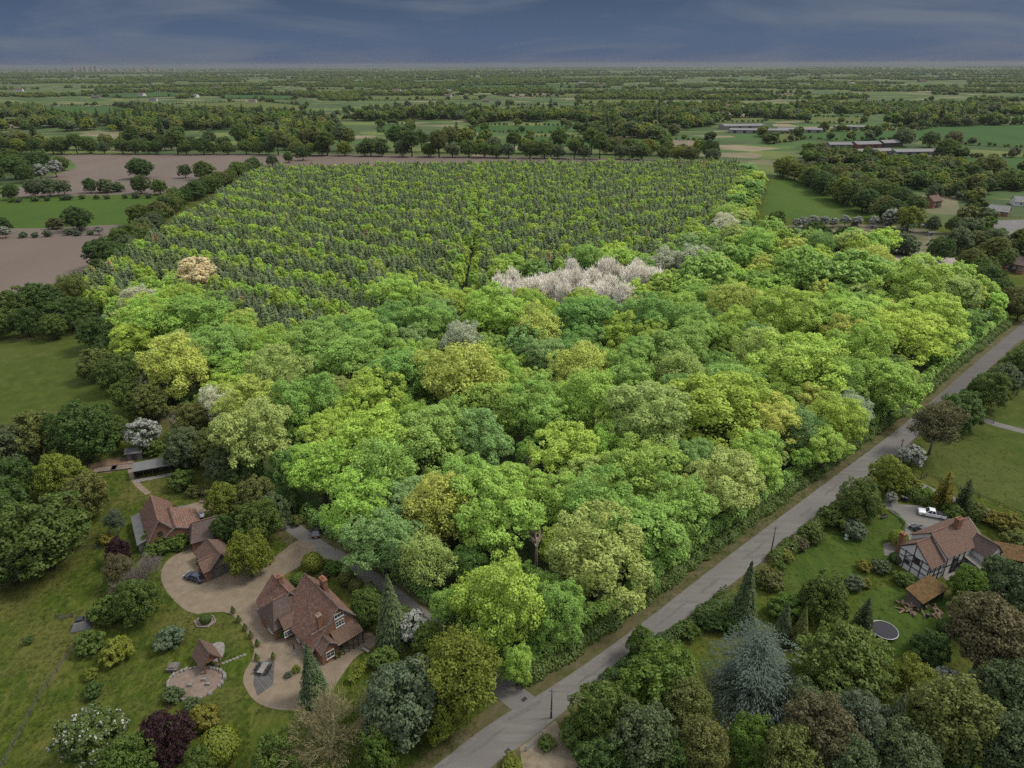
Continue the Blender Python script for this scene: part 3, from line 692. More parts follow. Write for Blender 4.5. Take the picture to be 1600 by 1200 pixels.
def landmark_labels(items, marks, noun):
    """items: [(x, y, colourword, extra)] -> labels that place each one by a findable landmark"""
    buckets = {}
    for i, it in enumerate(items):
        ds = [math.hypot(it[0] - m[1], it[1] - m[2]) for m in marks]
        k = int(np.argmin(ds)); dx = it[0] - marks[k][1]; dy = it[1] - marks[k][2]
        d = ('right of' if dx > 0 else 'left of') if abs(dx) > abs(dy) else ('behind' if dy > 0 else 'in front of')
        buckets.setdefault((k, d), []).append((ds[k], i))
    lab = [None] * len(items)
    for (k, d), l in buckets.items():
        l.sort()
        for n, (_, i) in enumerate(l):
            nn = noun if isinstance(noun, str) else items[i][3]
            if d in ('right of', 'left of'): ph = ('nearest on the ' if n == 0 else ordw(n) + ' to the ') + d
            else: ph = ('nearest ' if n == 0 else ordw(n) + ' ') + d
            lab[i] = f'{items[i][2]} {nn}, {ph} the {marks[k][0]}'
    return lab

# ------------------------------------------------------------------ the wood
PLANT_LINE = [(100, 470), (150, 448), (240, 436), (300, 455), (350, 490), (400, 530), (460, 540), (520, 505), (600, 480), (660, 470), (720, 455), (765, 425), (900, 402), (1040, 388), (1100, 372), (1130, 330), (1150, 285), (1160, 262)]
def is_plantation(x, y):
    px, py, _ = Q((x, y, 11.0))
    return py < np.interp(px, [p[0] for p in PLANT_LINE], [p[1] for p in PLANT_LINE]) + 9 * math.sin(px * .045) + 7 * math.sin(px * .13 + y * .2) and px < 1165
explicit = [
    (780, 952, 66, 'oak', 'lime'), (930, 876, 72, 'oak', 'olive'), (872, 962, 44, 'oak', 'mid'), (768, 808, 70, 'oak', 'spring'), (690, 795, 52, 'ash', 'yellow'), (664, 880, 36, 'ash', 'olive'),
    (600, 850, 52, 'oak', 'bluegreen'), (562, 795, 54, 'oak', 'spring'), (585, 695, 64, 'oak', 'lime'), (668, 690, 58, 'oak', 'mid'), (640, 790, 44, 'oak', 'bluegreen'), (502, 742, 44, 'oak', 'spring'),
    (400, 690, 56, 'oak', 'olive'), (392, 636, 46, 'oak', 'yellow'), (276, 578, 52, 'oak', 'yellow'), (455, 640, 44, 'oak', 'mid'), (505, 635, 40, 'oak', 'mid'), (580, 622, 50, 'oak', 'lime'),
    (630, 590, 54, 'oak', 'deep'), (545, 565, 50, 'oak', 'mid'), (440, 590, 48, 'oak', 'olive'), (722, 592, 60, 'ash', 'yellow'), (770, 640, 50, 'oak', 'spring'), (752, 690, 48, 'oak', 'bluegreen'),
    (836, 508, 38, 'ash', 'yellow'), (906, 500, 48, 'oak', 'deep'), (775, 498, 50, 'oak', 'spring'), (1015, 500, 42, 'oak', 'deep'), (985, 590, 46, 'oak', 'mid'), (915, 640, 56, 'oak', 'spring'), (838, 650, 52, 'oak', 'mid'),
    (890, 712, 54, 'oak', 'lime'), (1010, 662, 68, 'oak', 'olive'), (1005, 745, 62, 'oak', 'spring'), (935, 800, 58, 'oak', 'mid'), (1060, 800, 52, 'oak', 'mid'), (1135, 762, 56, 'oak', 'olive'), (1120, 640, 72, 'oak', 'lime'),
    (1195, 668, 48, 'oak', 'yellow'), (1180, 730, 44, 'oak', 'spring'), (1055, 555, 50, 'oak', 'mid'), (1145, 480, 40, 'oak', 'yellow'), (1105, 430, 44, 'oak', 'mid'), (1232, 500, 50, 'oak', 'lime'),
    (1252, 580, 66, 'oak', 'lime'), (1185, 565, 46, 'oak', 'olive'), (1330, 500, 54, 'oak', 'spring'), (1412, 530, 56, 'oak', 'lime'), (1340, 560, 50, 'oak', 'spring'), (1392, 600, 50, 'oak', 'spring'), (1305, 665, 42, 'oak', 'lime'),
    (1420, 450, 54, 'oak', 'spring'), (1490, 460, 40, 'oak', 'olive'), (1250, 430, 46, 'oak', 'mid'), (1330, 435, 48, 'oak', 'mid'), (1460, 505, 48, 'oak', 'lime'), (1330, 640, 26, 'ash', 'silver'), (1290, 700, 34, 'oak', 'spring'),
    (245, 512, 46, 'oak', 'spring'), (300, 505, 46, 'oak', 'mid'), (345, 545, 46, 'oak', 'mid'), (205, 535, 32, 'oak', 'lime'), (216, 470, 24, 'ash', 'cream'), (310, 435, 32, 'oak', 'tan'), (335, 630, 26, 'ash', 'cream'),
    (1130, 352, 20, 'ash', 'cream'), (1085, 410, 30, 'ash', 'silver'), (1040, 412, 24, 'ash', 'silver'), (720, 535, 30, 'ash', 'silver'), (625, 470, 40, 'oak', 'spring'), (670, 510, 40, 'oak', 'mid'), (500, 540, 44, 'oak', 'mid'),
    (870, 605, 26, 'bare', 'cream'), (905, 575, 44, 'ash', 'yellow'), (330, 530, 20, 'bare', 'cream'),
]
DEAD = [(838, 855, 30, 0, 'tall broken dead trunk with one long bare limb'), (742, 735, 24, 1, 'bleached dead oak top beside the yellow green ash'), (645, 512, 11, 2, 'small white dead tree near the end of the ride'),
        (1270, 495, 20, 0, 'slender grey dead trunk in a gap'), (1386, 500, 13, 1, 'white dead snag among the right hand oaks'), (955, 690, 22, 2, 'dead twiggy oak between green crowns'), (1262, 610, 20, 1, 'grey dead trunk near the road side'), (828, 740, 15, 2, 'pale dead branch top near the centre')]
marks = []
for px, py, r, v, lab in DEAD:
    x, y, R = spot(px, py, r, 'dead')
    e = plant('dead_tree', 'dead', x, y, max(R, 2.6), (0.4, 0.35, 0.3), lab, 'dead tree', 'dead trees standing in the wood', zs=1.16 if px == 838 else 1.06, variant=v)
    TREES.pop(); TREES.append((x, y, 1.2))
    marks.append((lab.split(' with')[0].split(' beside')[0].split(' among')[0].split(' between')[0].split(' near')[0].split(' in a')[0], x, y))
marks[0] = ('tall broken dead trunk', marks[0][1], marks[0][2])
# pale poplars
pop = [(780, 452), (800, 456), (822, 450), (842, 446), (862, 440), (884, 444), (905, 452), (925, 440), (945, 432), (968, 428), (990, 430), (1012, 432), (1030, 436), (955, 452), (935, 462), (915, 466), (870, 460), (845, 464), (815, 468), (965, 475), (985, 448), (790, 466), (895, 432), (1000, 444), (880, 470)]
pl = []
for px, py in pop:
    x, y, R = spot(px + random.uniform(-3, 3), py + random.uniform(-3, 3), 15, 'poplar')
    pl.append((x, y, 'pale', 'poplar'))
marks += [('near end of the ride', *P(735, 440)[:2]), ('wood corner by the road junction', *P(808, 1060)[:2]), ('far left corner of the wood', *P(140, 475)[:2]), ('right corner of the wood', *P(1560, 500)[:2]),
          ('pale leafless poplars', *P(900, 470)[:2]), ('black car on the verge', *P(520, 815)[:2]), ('inner right corner of the wood', *P(1165, 400)[:2]), ('pale yard behind the wood', *P(1350, 420)[:2]),
          ('telegraph pole below the striped lawn', *P(1190, 790)[:2]), ('tan crowned tree', *P(310, 440)[:2]), ('yellow ash in the middle', *P(722, 600)[:2]), ('silvery willow by the road', *P(1330, 650)[:2]), ('cream blossom at left edge', *P(335, 640)[:2])]
for (x, y, cw, n), lab in zip(pl, landmark_labels(pl, [('ride through the plantation', *P(745, 440)[:2]), ('deep green oak below the poplars', *P(906, 500)[:2]), ('silvery willow right of them', *P(1045, 425)[:2])], 'leafless poplar')):
    plant('leafless_poplar', 'poplar', x, y, random.uniform(4.2, 5.6), (0.5, 0.45, 0.4), lab, 'poplar', 'pale leafless poplars in the wood', zs=random.uniform(0.72, 1.0))
woodtrees = []       # (x, y, R, kind, col)
for px, py, r, kd, c in explicit:
    x, y, R = spot(px, py, r, kd)
    woodtrees.append((x, y, R, kd, c)); TREES.append((x, y, R))
# fill the rest of the broadleaved wood
wp = np.array(WOOD); xmin, ymin = wp.min(0); xmax, ymax = wp.max(0)
ride = [P(728, 478)[:2], P(737, 430)[:2], P(740, 400)[:2], P(750, 370)[:2], P(746, 330)[:2], P(752, 300)[:2], P(748, 262)[:2]]
def ride_x(y): return np.interp(y, [p[1] for p in ride], [p[0] for p in ride])
T = np.array([(a, b, c) for a, b, c in TREES])
CARV = P(490, 838)
taken = list(map(tuple, T))
cand = []
for rad_lo, rad_hi, nt_ in ((5.5, 7.6, 2600), (4.0, 5.4, 3800), (2.6, 3.8, 5600), (1.9, 2.6, 6000)):
    for _ in range(nt_):
        x = RNG.uniform(xmin, xmax); y = RNG.uniform(ymin, ymax)
        if not inpoly(x, y, WOOD)[0] or is_plantation(x, y): continue
        R = RNG.uniform(rad_lo, rad_hi)
        if R > 3.0 and not (inpoly(x + .55 * R, y - .55 * R, WOOD)[0] and inpoly(x - .45 * R, y - .45 * R, WOOD)[0]): continue
        _px, _py, _ = Q((x, y, 8.0))
        if 1385 < _px < 1525 and _py < 426: continue
        if math.hypot(x - CARV[0], y - CARV[1]) < R + 7: continue
        if any(abs(x - m[1]) < R + 0.5 and -R - 4.0 < y - m[2] < R * .6 for m in marks[:1]) and R > 4.2: continue
        tt = np.array(taken)
        if np.any(np.hypot(tt[:, 0] - x, tt[:, 1] - y) < (0.66 if R > 2.6 else 0.58) * (tt[:, 2] + R)): continue
        c = RNG.choice(['lime', 'spring', 'mid', 'deep', 'bluegreen', 'yellow', 'olive'], p=[.2, .25, .22, .09, .09, .06, .09])
        woodtrees.append((x, y, R, 'oak' if RNG.random() < .85 else 'ash', str(c))); taken.append((x, y, R))
def farness(t): return t[2] / Q((t[0], t[1], 9))[2]
woodtrees.sort(key=farness, reverse=True)
ind = woodtrees[:300]; rest_broad = woodtrees[300:]
its = [(t[0], t[1], COLWORD[t[4]], 'ash' if t[3] in ('ash',) else 'leafless tree' if t[3] in ('bare', 'poplar') else 'oak') for t in ind]
for t, lab in zip(ind, landmark_labels(its, marks, None)):
    kd = t[3]
    if kd == 'oak' and Q((t[0], t[1], 9))[2] > 260: kd = 'oak_mid'
    nm = 'ash_tree' if t[3] == 'ash' else 'leafless_tree' if t[3] in ('bare', 'poplar') else 'oak_tree'
    TREES_ = len(TREES)
    plant(nm, kd, t[0], t[1], t[2] * 1.10, t[4], lab, 'tree', 'broadleaved trees of the wood')
# the plantation: bands of pines and young broadleaves either side of a ride
plantation = []
sp = 2.9
for side in (-1, 1):
    a = math.radians(-33 if side < 0 else 27)
    ux, uy = math.cos(a), math.sin(a); nx, ny = -uy, ux
    ox, oy = ride[2]
    for i in range(-190, 190):
        for j in range(-190, 190):
            x = ox + ux * i * sp + nx * j * 3.2 + RNG.normal() * 0.42; y = oy + uy * i * sp + ny * j * 3.2 + RNG.normal() * 0.55
            if y < 180 or y > 640: continue
            dxr = x - ride_x(y)
            if (dxr < 0) != (side < 0) or abs(dxr) < np.interp(y, [230, 300, 345, 640], [2.5, 2.3, 1.6, 1.3]): continue
            if not is_plantation(x, y) or not inpoly(x, y, WOOD)[0]: continue
            row = (j + int(round(1.2 * math.sin(i * 0.07 + j * 0.05)))) % 8
            kd = 'young' if row < 3 else 'pine'
            if RNG.random() < 0.10: kd = 'pine' if kd == 'young' else 'young'
            if abs(dxr) < 6: kd = 'young' if RNG.random() < 0.75 else 'pine'
            plantation.append((x, y, kd))
tt = np.array(taken)
plantation = [t for t in plantation if not np.any(np.hypot(tt[:, 0] - t[0], tt[:, 1] - t[1]) < 0.72 * tt[:, 2] + 0.6)]
plantation.sort(key=lambda t: Q((t[0], t[1], 9))[2])
pm = [('central ride', *P(738, 440)[:2]), ('far left corner of the wood', *P(170, 455)[:2]), ('tan crowned tree', *P(310, 440)[:2]), ('small white dead tree', *P(645, 512)[:2]), ('pale leafless poplars', *P(800, 455)[:2]), ('plantation edge oak', *P(430, 540)[:2]), ('lime oaks below the pines', *P(530, 520)[:2])]
nP = {'pine': 0, 'young': 0}; indp = []; restp = []
for t in plantation:
    if nP[t[2]] < 220: nP[t[2]] += 1; indp.append(t)
    else: restp.append(t)
def pcol(kd):
    if kd == 'pine':
        return jit(TREE_COL['rust'] if random.random() < .006 else TREE_COL['pine' if random.random() < .6 else 'pineblue'], .2)
    u = random.random()
    return jit(TREE_COL['lime' if u < .45 else 'spring' if u < .78 else 'olive' if u < .9 else 'mid'], .14)
for kd, nm, noun, cw, grp in (('pine', 'pine_tree', 'plantation pine', 'dark', 'dark pines of the plantation'), ('young', 'young_broadleaf_tree', 'young broadleaf', 'lime green', 'young broadleaves of the plantation')):
    its = [(t[0], t[1], cw, noun) for t in indp if t[2] == kd]
    for t, lab in zip(its, landmark_labels(its, pm, noun)):
        s = random.uniform(0.82, 1.2)
        plant(nm, kd, t[0], t[1], KINDS[kd]['R'] * s, pcol(kd), lab, 'tree', grp, zs=s * random.uniform(0.85, 1.02) * (1.08 if kd == 'pine' else 0.99))
        TREES.pop()

# ------------------------------------------------------------------ stuff: instanced masses of trees
def far_variant(name, arr): 
    me = mk(name, arr, LEAF_FAR)
    return bpy.data.objects.new(name, me)
FAR_V = []
M_TUFT = LEAF_FAR
for i in range(3):
    FAR_V.append(far_variant('far_broad', crown_broad(R_(130 + i), R=6, zc=6.2, vert=0.95, nl=9, nc=8, nleaf=11, ls=0.95, clump=(0.15, 0.24), lowcut=-0.8)))
for i in range(2):
    FAR_V.append(far_variant('far_young', crown_broad(R_(140 + i), R=1.85, zc=8.2, vert=2.0, nl=12, nc=8, nleaf=10, ls=0.43, clump=(0.14, 0.26), lrad=(0.3, 0.46))))
for i in range(2):
    FAR_V.append(far_variant('far_pine', crown_conifer(R_(145 + i), 11.6, 2.2, 4.0, 15, 12, 3, 0.74, 0.12, 0.44, 0.2)))
for i in range(2):
    FAR_V.append(far_variant('far_clump', crown_broad(R_(150 + i), R=6, zc=4.0, vert=0.85, nl=8, nc=4, nleaf=5, ls=1.9, clump=(0.2, 0.34), lowcut=-0.8, fill=0.05)))
for i in range(2):
    FAR_V.append(far_variant('far_oak', crown_broad(R_(155 + i), vert=0.82, nl=10, nc=10, nleaf=22, ls=0.62, zc=9.0, clump=(0.13, 0.2))))
g = R_(170); _n = 26
_a = g.uniform(0, 6.28, _n); _q = g.normal(size=(_n, 2)) * 0.22; _l = g.uniform(0.10, 0.30, _n); _le = g.normal(size=(_n, 2)) * 0.10
_b = np.column_stack([_q, np.zeros(_n)]); _s = np.column_stack([np.cos(_a), np.sin(_a), np.zeros(_n)]) * 0.035; _t = _b + np.column_stack([_le, _l])
_V = np.stack([_b - _s, _b + _s, _t + _s * .3, _t - _s * .3], 1).reshape(-1, 3)
FAR_V.append(bpy.data.objects.new('tuft', mesh_np('tuft', _V, np.arange(4 * _n).reshape(-1, 4), LEAF_FAR, np.repeat(np.column_stack([g.random(_n), np.zeros(_n), g.random(_n), np.ones(_n)]), 4, 0))))
def instanced(name, pts, label, cat):
    """pts: (x, y, z, variant, rot, sxy, sz, r, g, b)"""
    A = np.array(pts, np.float32)
    me = bpy.data.meshes.new(name); me.vertices.add(len(A)); me.vertices.foreach_set('co', np.ascontiguousarray(A[:, :3]).ravel())
    def at(nm, typ, data, prop):
        a = me.attributes.new(nm, typ, 'POINT'); a.data.foreach_set(prop, np.ascontiguousarray(data).ravel())
    at('var', 'INT', A[:, 3].astype(np.int32), 'value')
    at('rotv', 'FLOAT_VECTOR', np.column_stack([A[:, 4] * 0, A[:, 4] * 0, A[:, 4]]), 'vector')
    at('sclv', 'FLOAT_VECTOR', np.column_stack([A[:, 5], A[:, 5], A[:, 6]]), 'vector')
    at('tcol', 'FLOAT_COLOR', np.column_stack([A[:, 7:10], np.ones(len(A))]).astype(np.float32), 'color')
    me.update()
    o = link(name, me); tag(o, label, cat, None, 'stuff')
    ng = bpy.data.node_groups.new(name, 'GeometryNodeTree')
    ng.interface.new_socket('Geometry', in_out='INPUT', socket_type='NodeSocketGeometry'); ng.interface.new_socket('Geometry', in_out='OUTPUT', socket_type='NodeSocketGeometry')
    gi = ng.nodes.new('NodeGroupInput'); go = ng.nodes.new('NodeGroupOutput'); jn = ng.nodes.new('GeometryNodeJoinGeometry')
    def named(nm, typ):
        n = ng.nodes.new('GeometryNodeInputNamedAttribute'); n.data_type = typ; n.inputs['Name'].default_value = nm; return n.outputs['Attribute']
    va = named('var', 'INT'); ro = named('rotv', 'FLOAT_VECTOR'); sc = named('sclv', 'FLOAT_VECTOR')
    for k in sorted(set(A[:, 3].astype(int))):
        cmpn = ng.nodes.new('FunctionNodeCompare'); cmpn.data_type = 'INT'; cmpn.operation = 'EQUAL'
        ins = [s_ for s_ in cmpn.inputs if s_.type == 'INT']
        ng.links.new(va, ins[0]); ins[1].default_value = int(k)
        oi = ng.nodes.new('GeometryNodeObjectInfo'); oi.inputs['Object'].default_value = FAR_V[k]; oi.inputs['As Instance'].default_value = True
        ip = ng.nodes.new('GeometryNodeInstanceOnPoints')
        ng.links.new(gi.outputs[0], ip.inputs['Points']); ng.links.new(cmpn.outputs[0], ip.inputs['Selection']); ng.links.new(oi.outputs['Geometry'], ip.inputs['Instance'])
        ng.links.new(ro, ip.inputs['Rotation']); ng.links.new(sc, ip.inputs['Scale'])
        ng.links.new(ip.outputs[0], jn.inputs[0])
    ng.links.new(jn.outputs[0], go.inputs[0])
    md = o.modifiers.new('scatter', 'NODES'); md.node_group = ng
    return o
ptsx = []
for t in restp:
    s = random.uniform(0.82, 1.2)
    ptsx.append((t[0], t[1], 0, (5 + random.randrange(2)) if t[2] == 'pine' else 3 + random.randrange(2), random.uniform(0, 6.28), s, s * random.uniform(0.82, 1.05) * (1.08 if t[2] == 'pine' else 0.99), *pcol(t[2])))
instanced('plantation_trees', ptsx, 'dense bands of dark pines and lime young broadleaves filling the far wood', 'plantation')
if rest_broad:
    instanced('woodland_understorey', [(t[0], t[1], 0, 9 + random.randrange(2), random.uniform(0, 6.28), t[2] / 6 * 1.05, (t[2] / 6) ** 0.7, *jit(TREE_COL[t[4]])) for t in rest_broad], 'smaller green trees filling the gaps of the broadleaved wood', 'woodland')
print('wood', len(woodtrees), 'plantation', len(plantation))

# ------------------------------------------------------------------ trees and shrubs outside the wood
NAMES = {'oak': ('broad_tree', 'tree'), 'oak_mid': ('broad_tree', 'tree'), 'bushy': ('broad_tree', 'tree'), 'ash': ('loose_tree', 'tree'), 'blossom': ('blossom_tree', 'tree'), 'candle': ('chestnut_tree', 'tree'), 'shrub': ('shrub', 'shrub'), 'ball': ('clipped_bush', 'bush'),
         'spruce': ('spruce_tree', 'conifer'), 'cedar': ('cedar_tree', 'conifer'), 'tufted': ('pine_tree', 'pine'), 'cypress': ('cypress', 'conifer'), 'bare': ('bare_tree', 'tree'), 'young': ('young_tree', 'tree'), 'pine': ('pine_tree', 'pine')}
garden = [
    # left side, along the wood and round the gardens
    (160, 395, 30, 'oak', 'dgreen', 'dark broad tree at the corner of the ploughed field'), (195, 372, 24, 'oak', 'dmid', 'broad green tree above the ploughed field corner'), (108, 448, 26, 'ash', 'dolive', 'loose olive tree poking above the ploughed field edge'),
    (62, 472, 34, 'oak', 'dgreen', 'dark tree second from left above the fenced meadow'), (18, 482, 34, 'oak', 'dmid', 'green tree at the left edge above the fenced meadow'), (108, 488, 32, 'oak', 'dgreen', 'dark tree at the top right of the fenced meadow'), (40, 505, 22, 'oak', 'dgreen', 'low dark tree over the meadow fence'), (-12, 505, 26, 'oak', 'dmid', 'tree cut by the left edge above the meadow'),
    (82, 510, 20, 'oak', 'dmid', 'small green tree in front of the meadow fence line'), (146, 520, 30, 'oak', 'dgreen', 'dark tree at the left tip of the wood'), (150, 568, 28, 'oak', 'dolive', 'olive tree on the right edge of the meadow'), (186, 585, 32, 'oak', 'dmid', 'green tree below the left tip of the wood'), (205, 620, 32, 'oak', 'dmid', 'green tree where the meadow narrows'), (235, 630, 30, 'oak', 'dolive', 'olive tree beside the wooded track'),
    (175, 545, 26, 'oak', 'dgreen', 'dark tree pressed against the wood edge'), (268, 612, 26, 'oak', 'dgreen', 'dark tree leaning over the track bend'), (300, 655, 30, 'oak', 'dolive', 'olive tree on the wood side of the track'), (290, 698, 34, 'oak', 'dgreengrey', 'grey green tree behind the timber stable'), (328, 700, 30, 'oak', 'dolive', 'dull olive tree right of the timber stable'), (345, 735, 28, 'oak', 'dgreengrey', 'grey green tree above the gravel yard'),
    (55, 680, 44, 'oak', 'dolive', 'olive tree left of the big dark crown'), (128, 682, 48, 'oak', 'dgreen', 'big dark crown behind the vegetable beds'), (12, 700, 40, 'oak', 'dgreengrey', 'grey green tree at the left edge by the meadow'), (175, 672, 24, 'oak', 'dmid', 'green tree left of the white hawthorn'), (222, 678, 26, 'blossom', 'dgrey', 'white blossomed hawthorn behind the small shed'), (238, 700, 18, 'shrub', 'dmid', 'green bush between the sheds'),
    (15, 752, 36, 'oak', 'dgreen', 'dark tree under the olive one at left edge'), (95, 745, 42, 'oak', 'dlime', 'yellowish green round tree in the left garden'), (135, 775, 36, 'oak', 'dolive', 'olive tree behind the big left crown'), (62, 835, 78, 'oak', 'dmid', 'huge green crown at the left edge'), (10, 880, 40, 'oak', 'dgreengrey', 'grey green tree under the huge left crown'), (-20, 800, 50, 'oak', 'dgreen', 'dark tree cut by the left edge'),
    (178, 812, 14, 'ash', 'dgrey', 'small pale tree on the lawn left of the barn house'), (165, 843, 12, 'shrub', 'dgold', 'golden shrub beside the barn lawn'), (282, 752, 20, 'shrub', 'dmid', 'rounded green shrub below the timber stable'), (302, 768, 12, 'shrub', 'dolive', 'olive shrub at the head of the gravel yard'), (325, 768, 11, 'shrub', 'dbrown', 'brown shrub beside the gravel yard'),
    (350, 782, 32, 'oak', 'dlime', 'yellowish tree right of the gravel yard'), (398, 775, 34, 'oak', 'dolive', 'olive tree by the lane end'), (402, 815, 38, 'oak', 'dmid', 'green tree right of the garages'), (428, 800, 26, 'oak', 'dgreengrey', 'grey tree against the wood near the lane'), (388, 872, 32, 'oak', 'dlime', 'round yellowish tree beside the open garage'), (405, 858, 14, 'blossom', 'dgrey', 'white blossom spray beside the garage tree'),
    (352, 828, 20, 'oak', 'dgreen', 'dark tree tucked behind the garage roof'), (370, 745, 26, 'oak', 'dgreen', 'dark tree below the wood edge left of the lane'), (235, 842, 18, 'shrub', 'dfresh', 'bright laurel at left of the barn hedge'), (258, 850, 18, 'shrub', 'dmid', 'laurel in the middle of the barn hedge'), (282, 846, 15, 'shrub', 'dfresh', 'bright laurel at right of the barn hedge'), (240, 862, 16, 'shrub', 'dmid', 'low laurel below the barn hedge'),
    (186, 860, 20, 'oak', 'dpurple', 'small purple tree beside the barn hedge'), (215, 893, 30, 'bare', 'dbrown', 'leafless brownish tree at the edge of the gravel'), (180, 885, 20, 'ash', 'dbrown', 'brown loose tree left of the leafless one'), (214, 938, 36, 'oak', 'dmid', 'broad dark dome below the leafless tree'), (166, 955, 26, 'shrub', 'dmid', 'large green bush left of the broad dome'), (140, 1006, 22, 'shrub', 'dmid', 'round green bush at the fence top'), (183, 1016, 25, 'shrub', 'dlime', 'yellow green round bush on the lawn'),
    (263, 998, 23, 'shrub', 'dgrey', 'pale grey green round bush on the lawn'), (141, 1053, 12, 'shrub', 'dlime', 'small golden green bush near the fence'), (144, 1080, 15, 'shrub', 'dgreen', 'small dark bush near the fence'), (142, 1150, 48, 'candle', 'dmid', 'chestnut tree with white flower candles'), (258, 1152, 42, 'oak', 'dpurple', 'dark purple copper beech at the bottom left'), (318, 1122, 24, 'shrub', 'dgold', 'golden olive bush beside the copper beech'), (342, 1166, 32, 'ball', 'dlime', 'clipped yellow green mound right of the copper beech'),
    (200, 1195, 44, 'oak', 'dmid', 'green tree at the bottom edge left of the copper beech'), (310, 1205, 30, 'oak', 'dmid', 'green tree at the bottom edge below the mound'), (270, 1085, 16, 'shrub', 'dgreengrey', 'dull bush beside the stone pond'), (300, 1100, 12, 'shrub', 'dgreengrey', 'low bush below the stone pond'), (515, 1135, 66, 'bare', 'dolive', 'big spreading tree with bare straw coloured twigs'), (487, 1055, 26, 'spruce', 'dspruce', 'tall drooping spruce beside the oval lawn bed'),
    (636, 1092, 74, 'oak', 'dgrey', 'large grey green evergreen oak beside the road'), (722, 1045, 66, 'ash', 'dlime', 'yellow green tree overhanging the junction'), (690, 1115, 40, 'oak', 'dlime', 'lower yellow green tree beside the road'), (610, 955, 30, 'spruce', 'dgreengrey', 'weeping dark evergreen behind the big house'), (574, 950, 30, 'oak', 'dmid', 'green tree beside the house gable'), (645, 978, 26, 'blossom', 'dgrey', 'white blossom tree by the lane'),
    (600, 1030, 22, 'shrub', 'dmid', 'green mound at the end of the patio'), (430, 1190, 40, 'oak', 'dmid', 'low green tree below the bare twiggy one'), (590, 1175, 34, 'oak', 'dfresh', 'bright green tree at the bottom edge'), (670, 1000, 26, 'oak', 'dmid', 'green tree over the lane near the blossom'),
    (488, 880, 17, 'ball', 'dlime', 'large clipped ball beside the lane'), (466, 905, 12, 'ball', 'dmid', 'clipped ball behind the house'), (522, 888, 14, 'shrub', 'dfresh', 'fresh green bush by the lane'), (541, 904, 13, 'ball', 'dolive', 'olive clipped ball by the lane'), (556, 916, 12, 'ball', 'dolive', 'second olive ball by the lane'), (505, 900, 9, 'shrub', 'dbrown', 'small brown bush in the lane garden'),
    (441, 988, 10, 'shrub', 'dfresh', 'green climber bush at the front door'), (463, 1046, 7, 'shrub', 'dlime', 'small yellow green bush in the oval bed'), (450, 1055, 6, 'shrub', 'dgrey', 'small pale bush in the oval bed'), (321, 967, 9, 'ball', 'dgreen', 'dark ball in the stone edged bed'), (523, 1018, 11, 'shrub', 'dolive', 'bush of flowers at the porch'),
    (466, 812, 11, 'shrub', 'dolive', 'scrub by the parked black car'), (452, 785, 20, 'oak', 'dgreen', 'dark tree where the lane meets the wood'), (45, 1000, 8, 'shrub', 'dgreen', 'tiny bush out in the left pasture'),
    # right side
    (1003, 1008, 24, 'oak', 'dmid', 'small oak hanging over the road'), (1030, 1062, 66, 'oak', 'dfresh', 'large bright green tree right of the junction'), (950, 1115, 54, 'oak', 'dmid', 'green tree beside the field entrance'), (905, 1150, 30, 'shrub', 'dmid', 'roadside bushes by the field entrance'), (1075, 1100, 40, 'tufted', 'dolive', 'olive pine in front of the cedar'), (1010, 1150, 50, 'tufted', 'dgreengrey', 'grey green pine at the bottom centre'), (940, 1190, 46, 'oak', 'dgreen', 'dark tree at the bottom edge by the entrance'),
    (1095, 1165, 44, 'tufted', 'dolive', 'dull olive pine at the bottom edge'), (1172, 1165, 38, 'oak', 'dfresh', 'bright green tree low among the pines'), (1045, 1200, 46, 'oak', 'dgreen', 'dark tree at the very bottom centre'), (1182, 1035, 80, 'cedar', 'dblue', 'great silvery blue cedar'), (1165, 935, 26, 'spruce', 'dspruce', 'dark drooping spruce beside the road'), (1203, 905, 22, 'shrub', 'dolive', 'olive bush beside the garden lawn'),
    (1228, 950, 26, 'shrub', 'dfresh', 'yellow green bush left of the tall bushy tree'), (1287, 935, 40, 'oak', 'dmid', 'tall bushy tree on the right lawn'), (1225, 975, 18, 'spruce', 'dspruce', 'dark pointed conifer behind the cedar'), (1252, 985, 16, 'spruce', 'dolive', 'olive conifer right of the cedar'), (1322, 1042, 74, 'oak', 'dmid', 'great rounded chestnut dome on the right'), (1260, 1100, 34, 'tufted', 'dgreengrey', 'grey green pine under the chestnut dome'),
    (1285, 1140, 54, 'tufted', 'dbrown', 'big brown tinged pine below the chestnut'), (1345, 1130, 46, 'tufted', 'dgrey', 'silvery grey pine below the chestnut'), (1430, 1070, 36, 'tufted', 'dlime', 'yellowish evergreen right of the chestnut dome'), (1395, 1140, 32, 'spruce', 'dspruce', 'dark spruce at the bottom right'), (1490, 1120, 66, 'tufted', 'dolive', 'wide olive pine at the bottom right'), (1480, 1060, 20, 'blossom', 'dgrey', 'white blossom among the dark conifers'),
    (1545, 985, 62, 'tufted', 'dbrown', 'tall brown green evergreen at the right edge'), (1595, 930, 44, 'tufted', 'dspruce', 'dark evergreen cut by the right edge'), (1575, 1080, 50, 'tufted', 'dspruce', 'dark pine at the right edge'), (1590, 1180, 60, 'tufted', 'dspruce', 'dark pine in the bottom right corner'), (1235, 1180, 46, 'tufted', 'dolive', 'olive pine at the bottom edge'), (1420, 1190, 50, 'tufted', 'dgreengrey', 'grey pine at the bottom edge right of centre'), (1335, 1195, 46, 'tufted', 'dgreengrey', 'grey green pine at the bottom edge'), (1500, 1195, 30, 'spruce', 'dgreen', 'dark conifer at the bottom edge'),
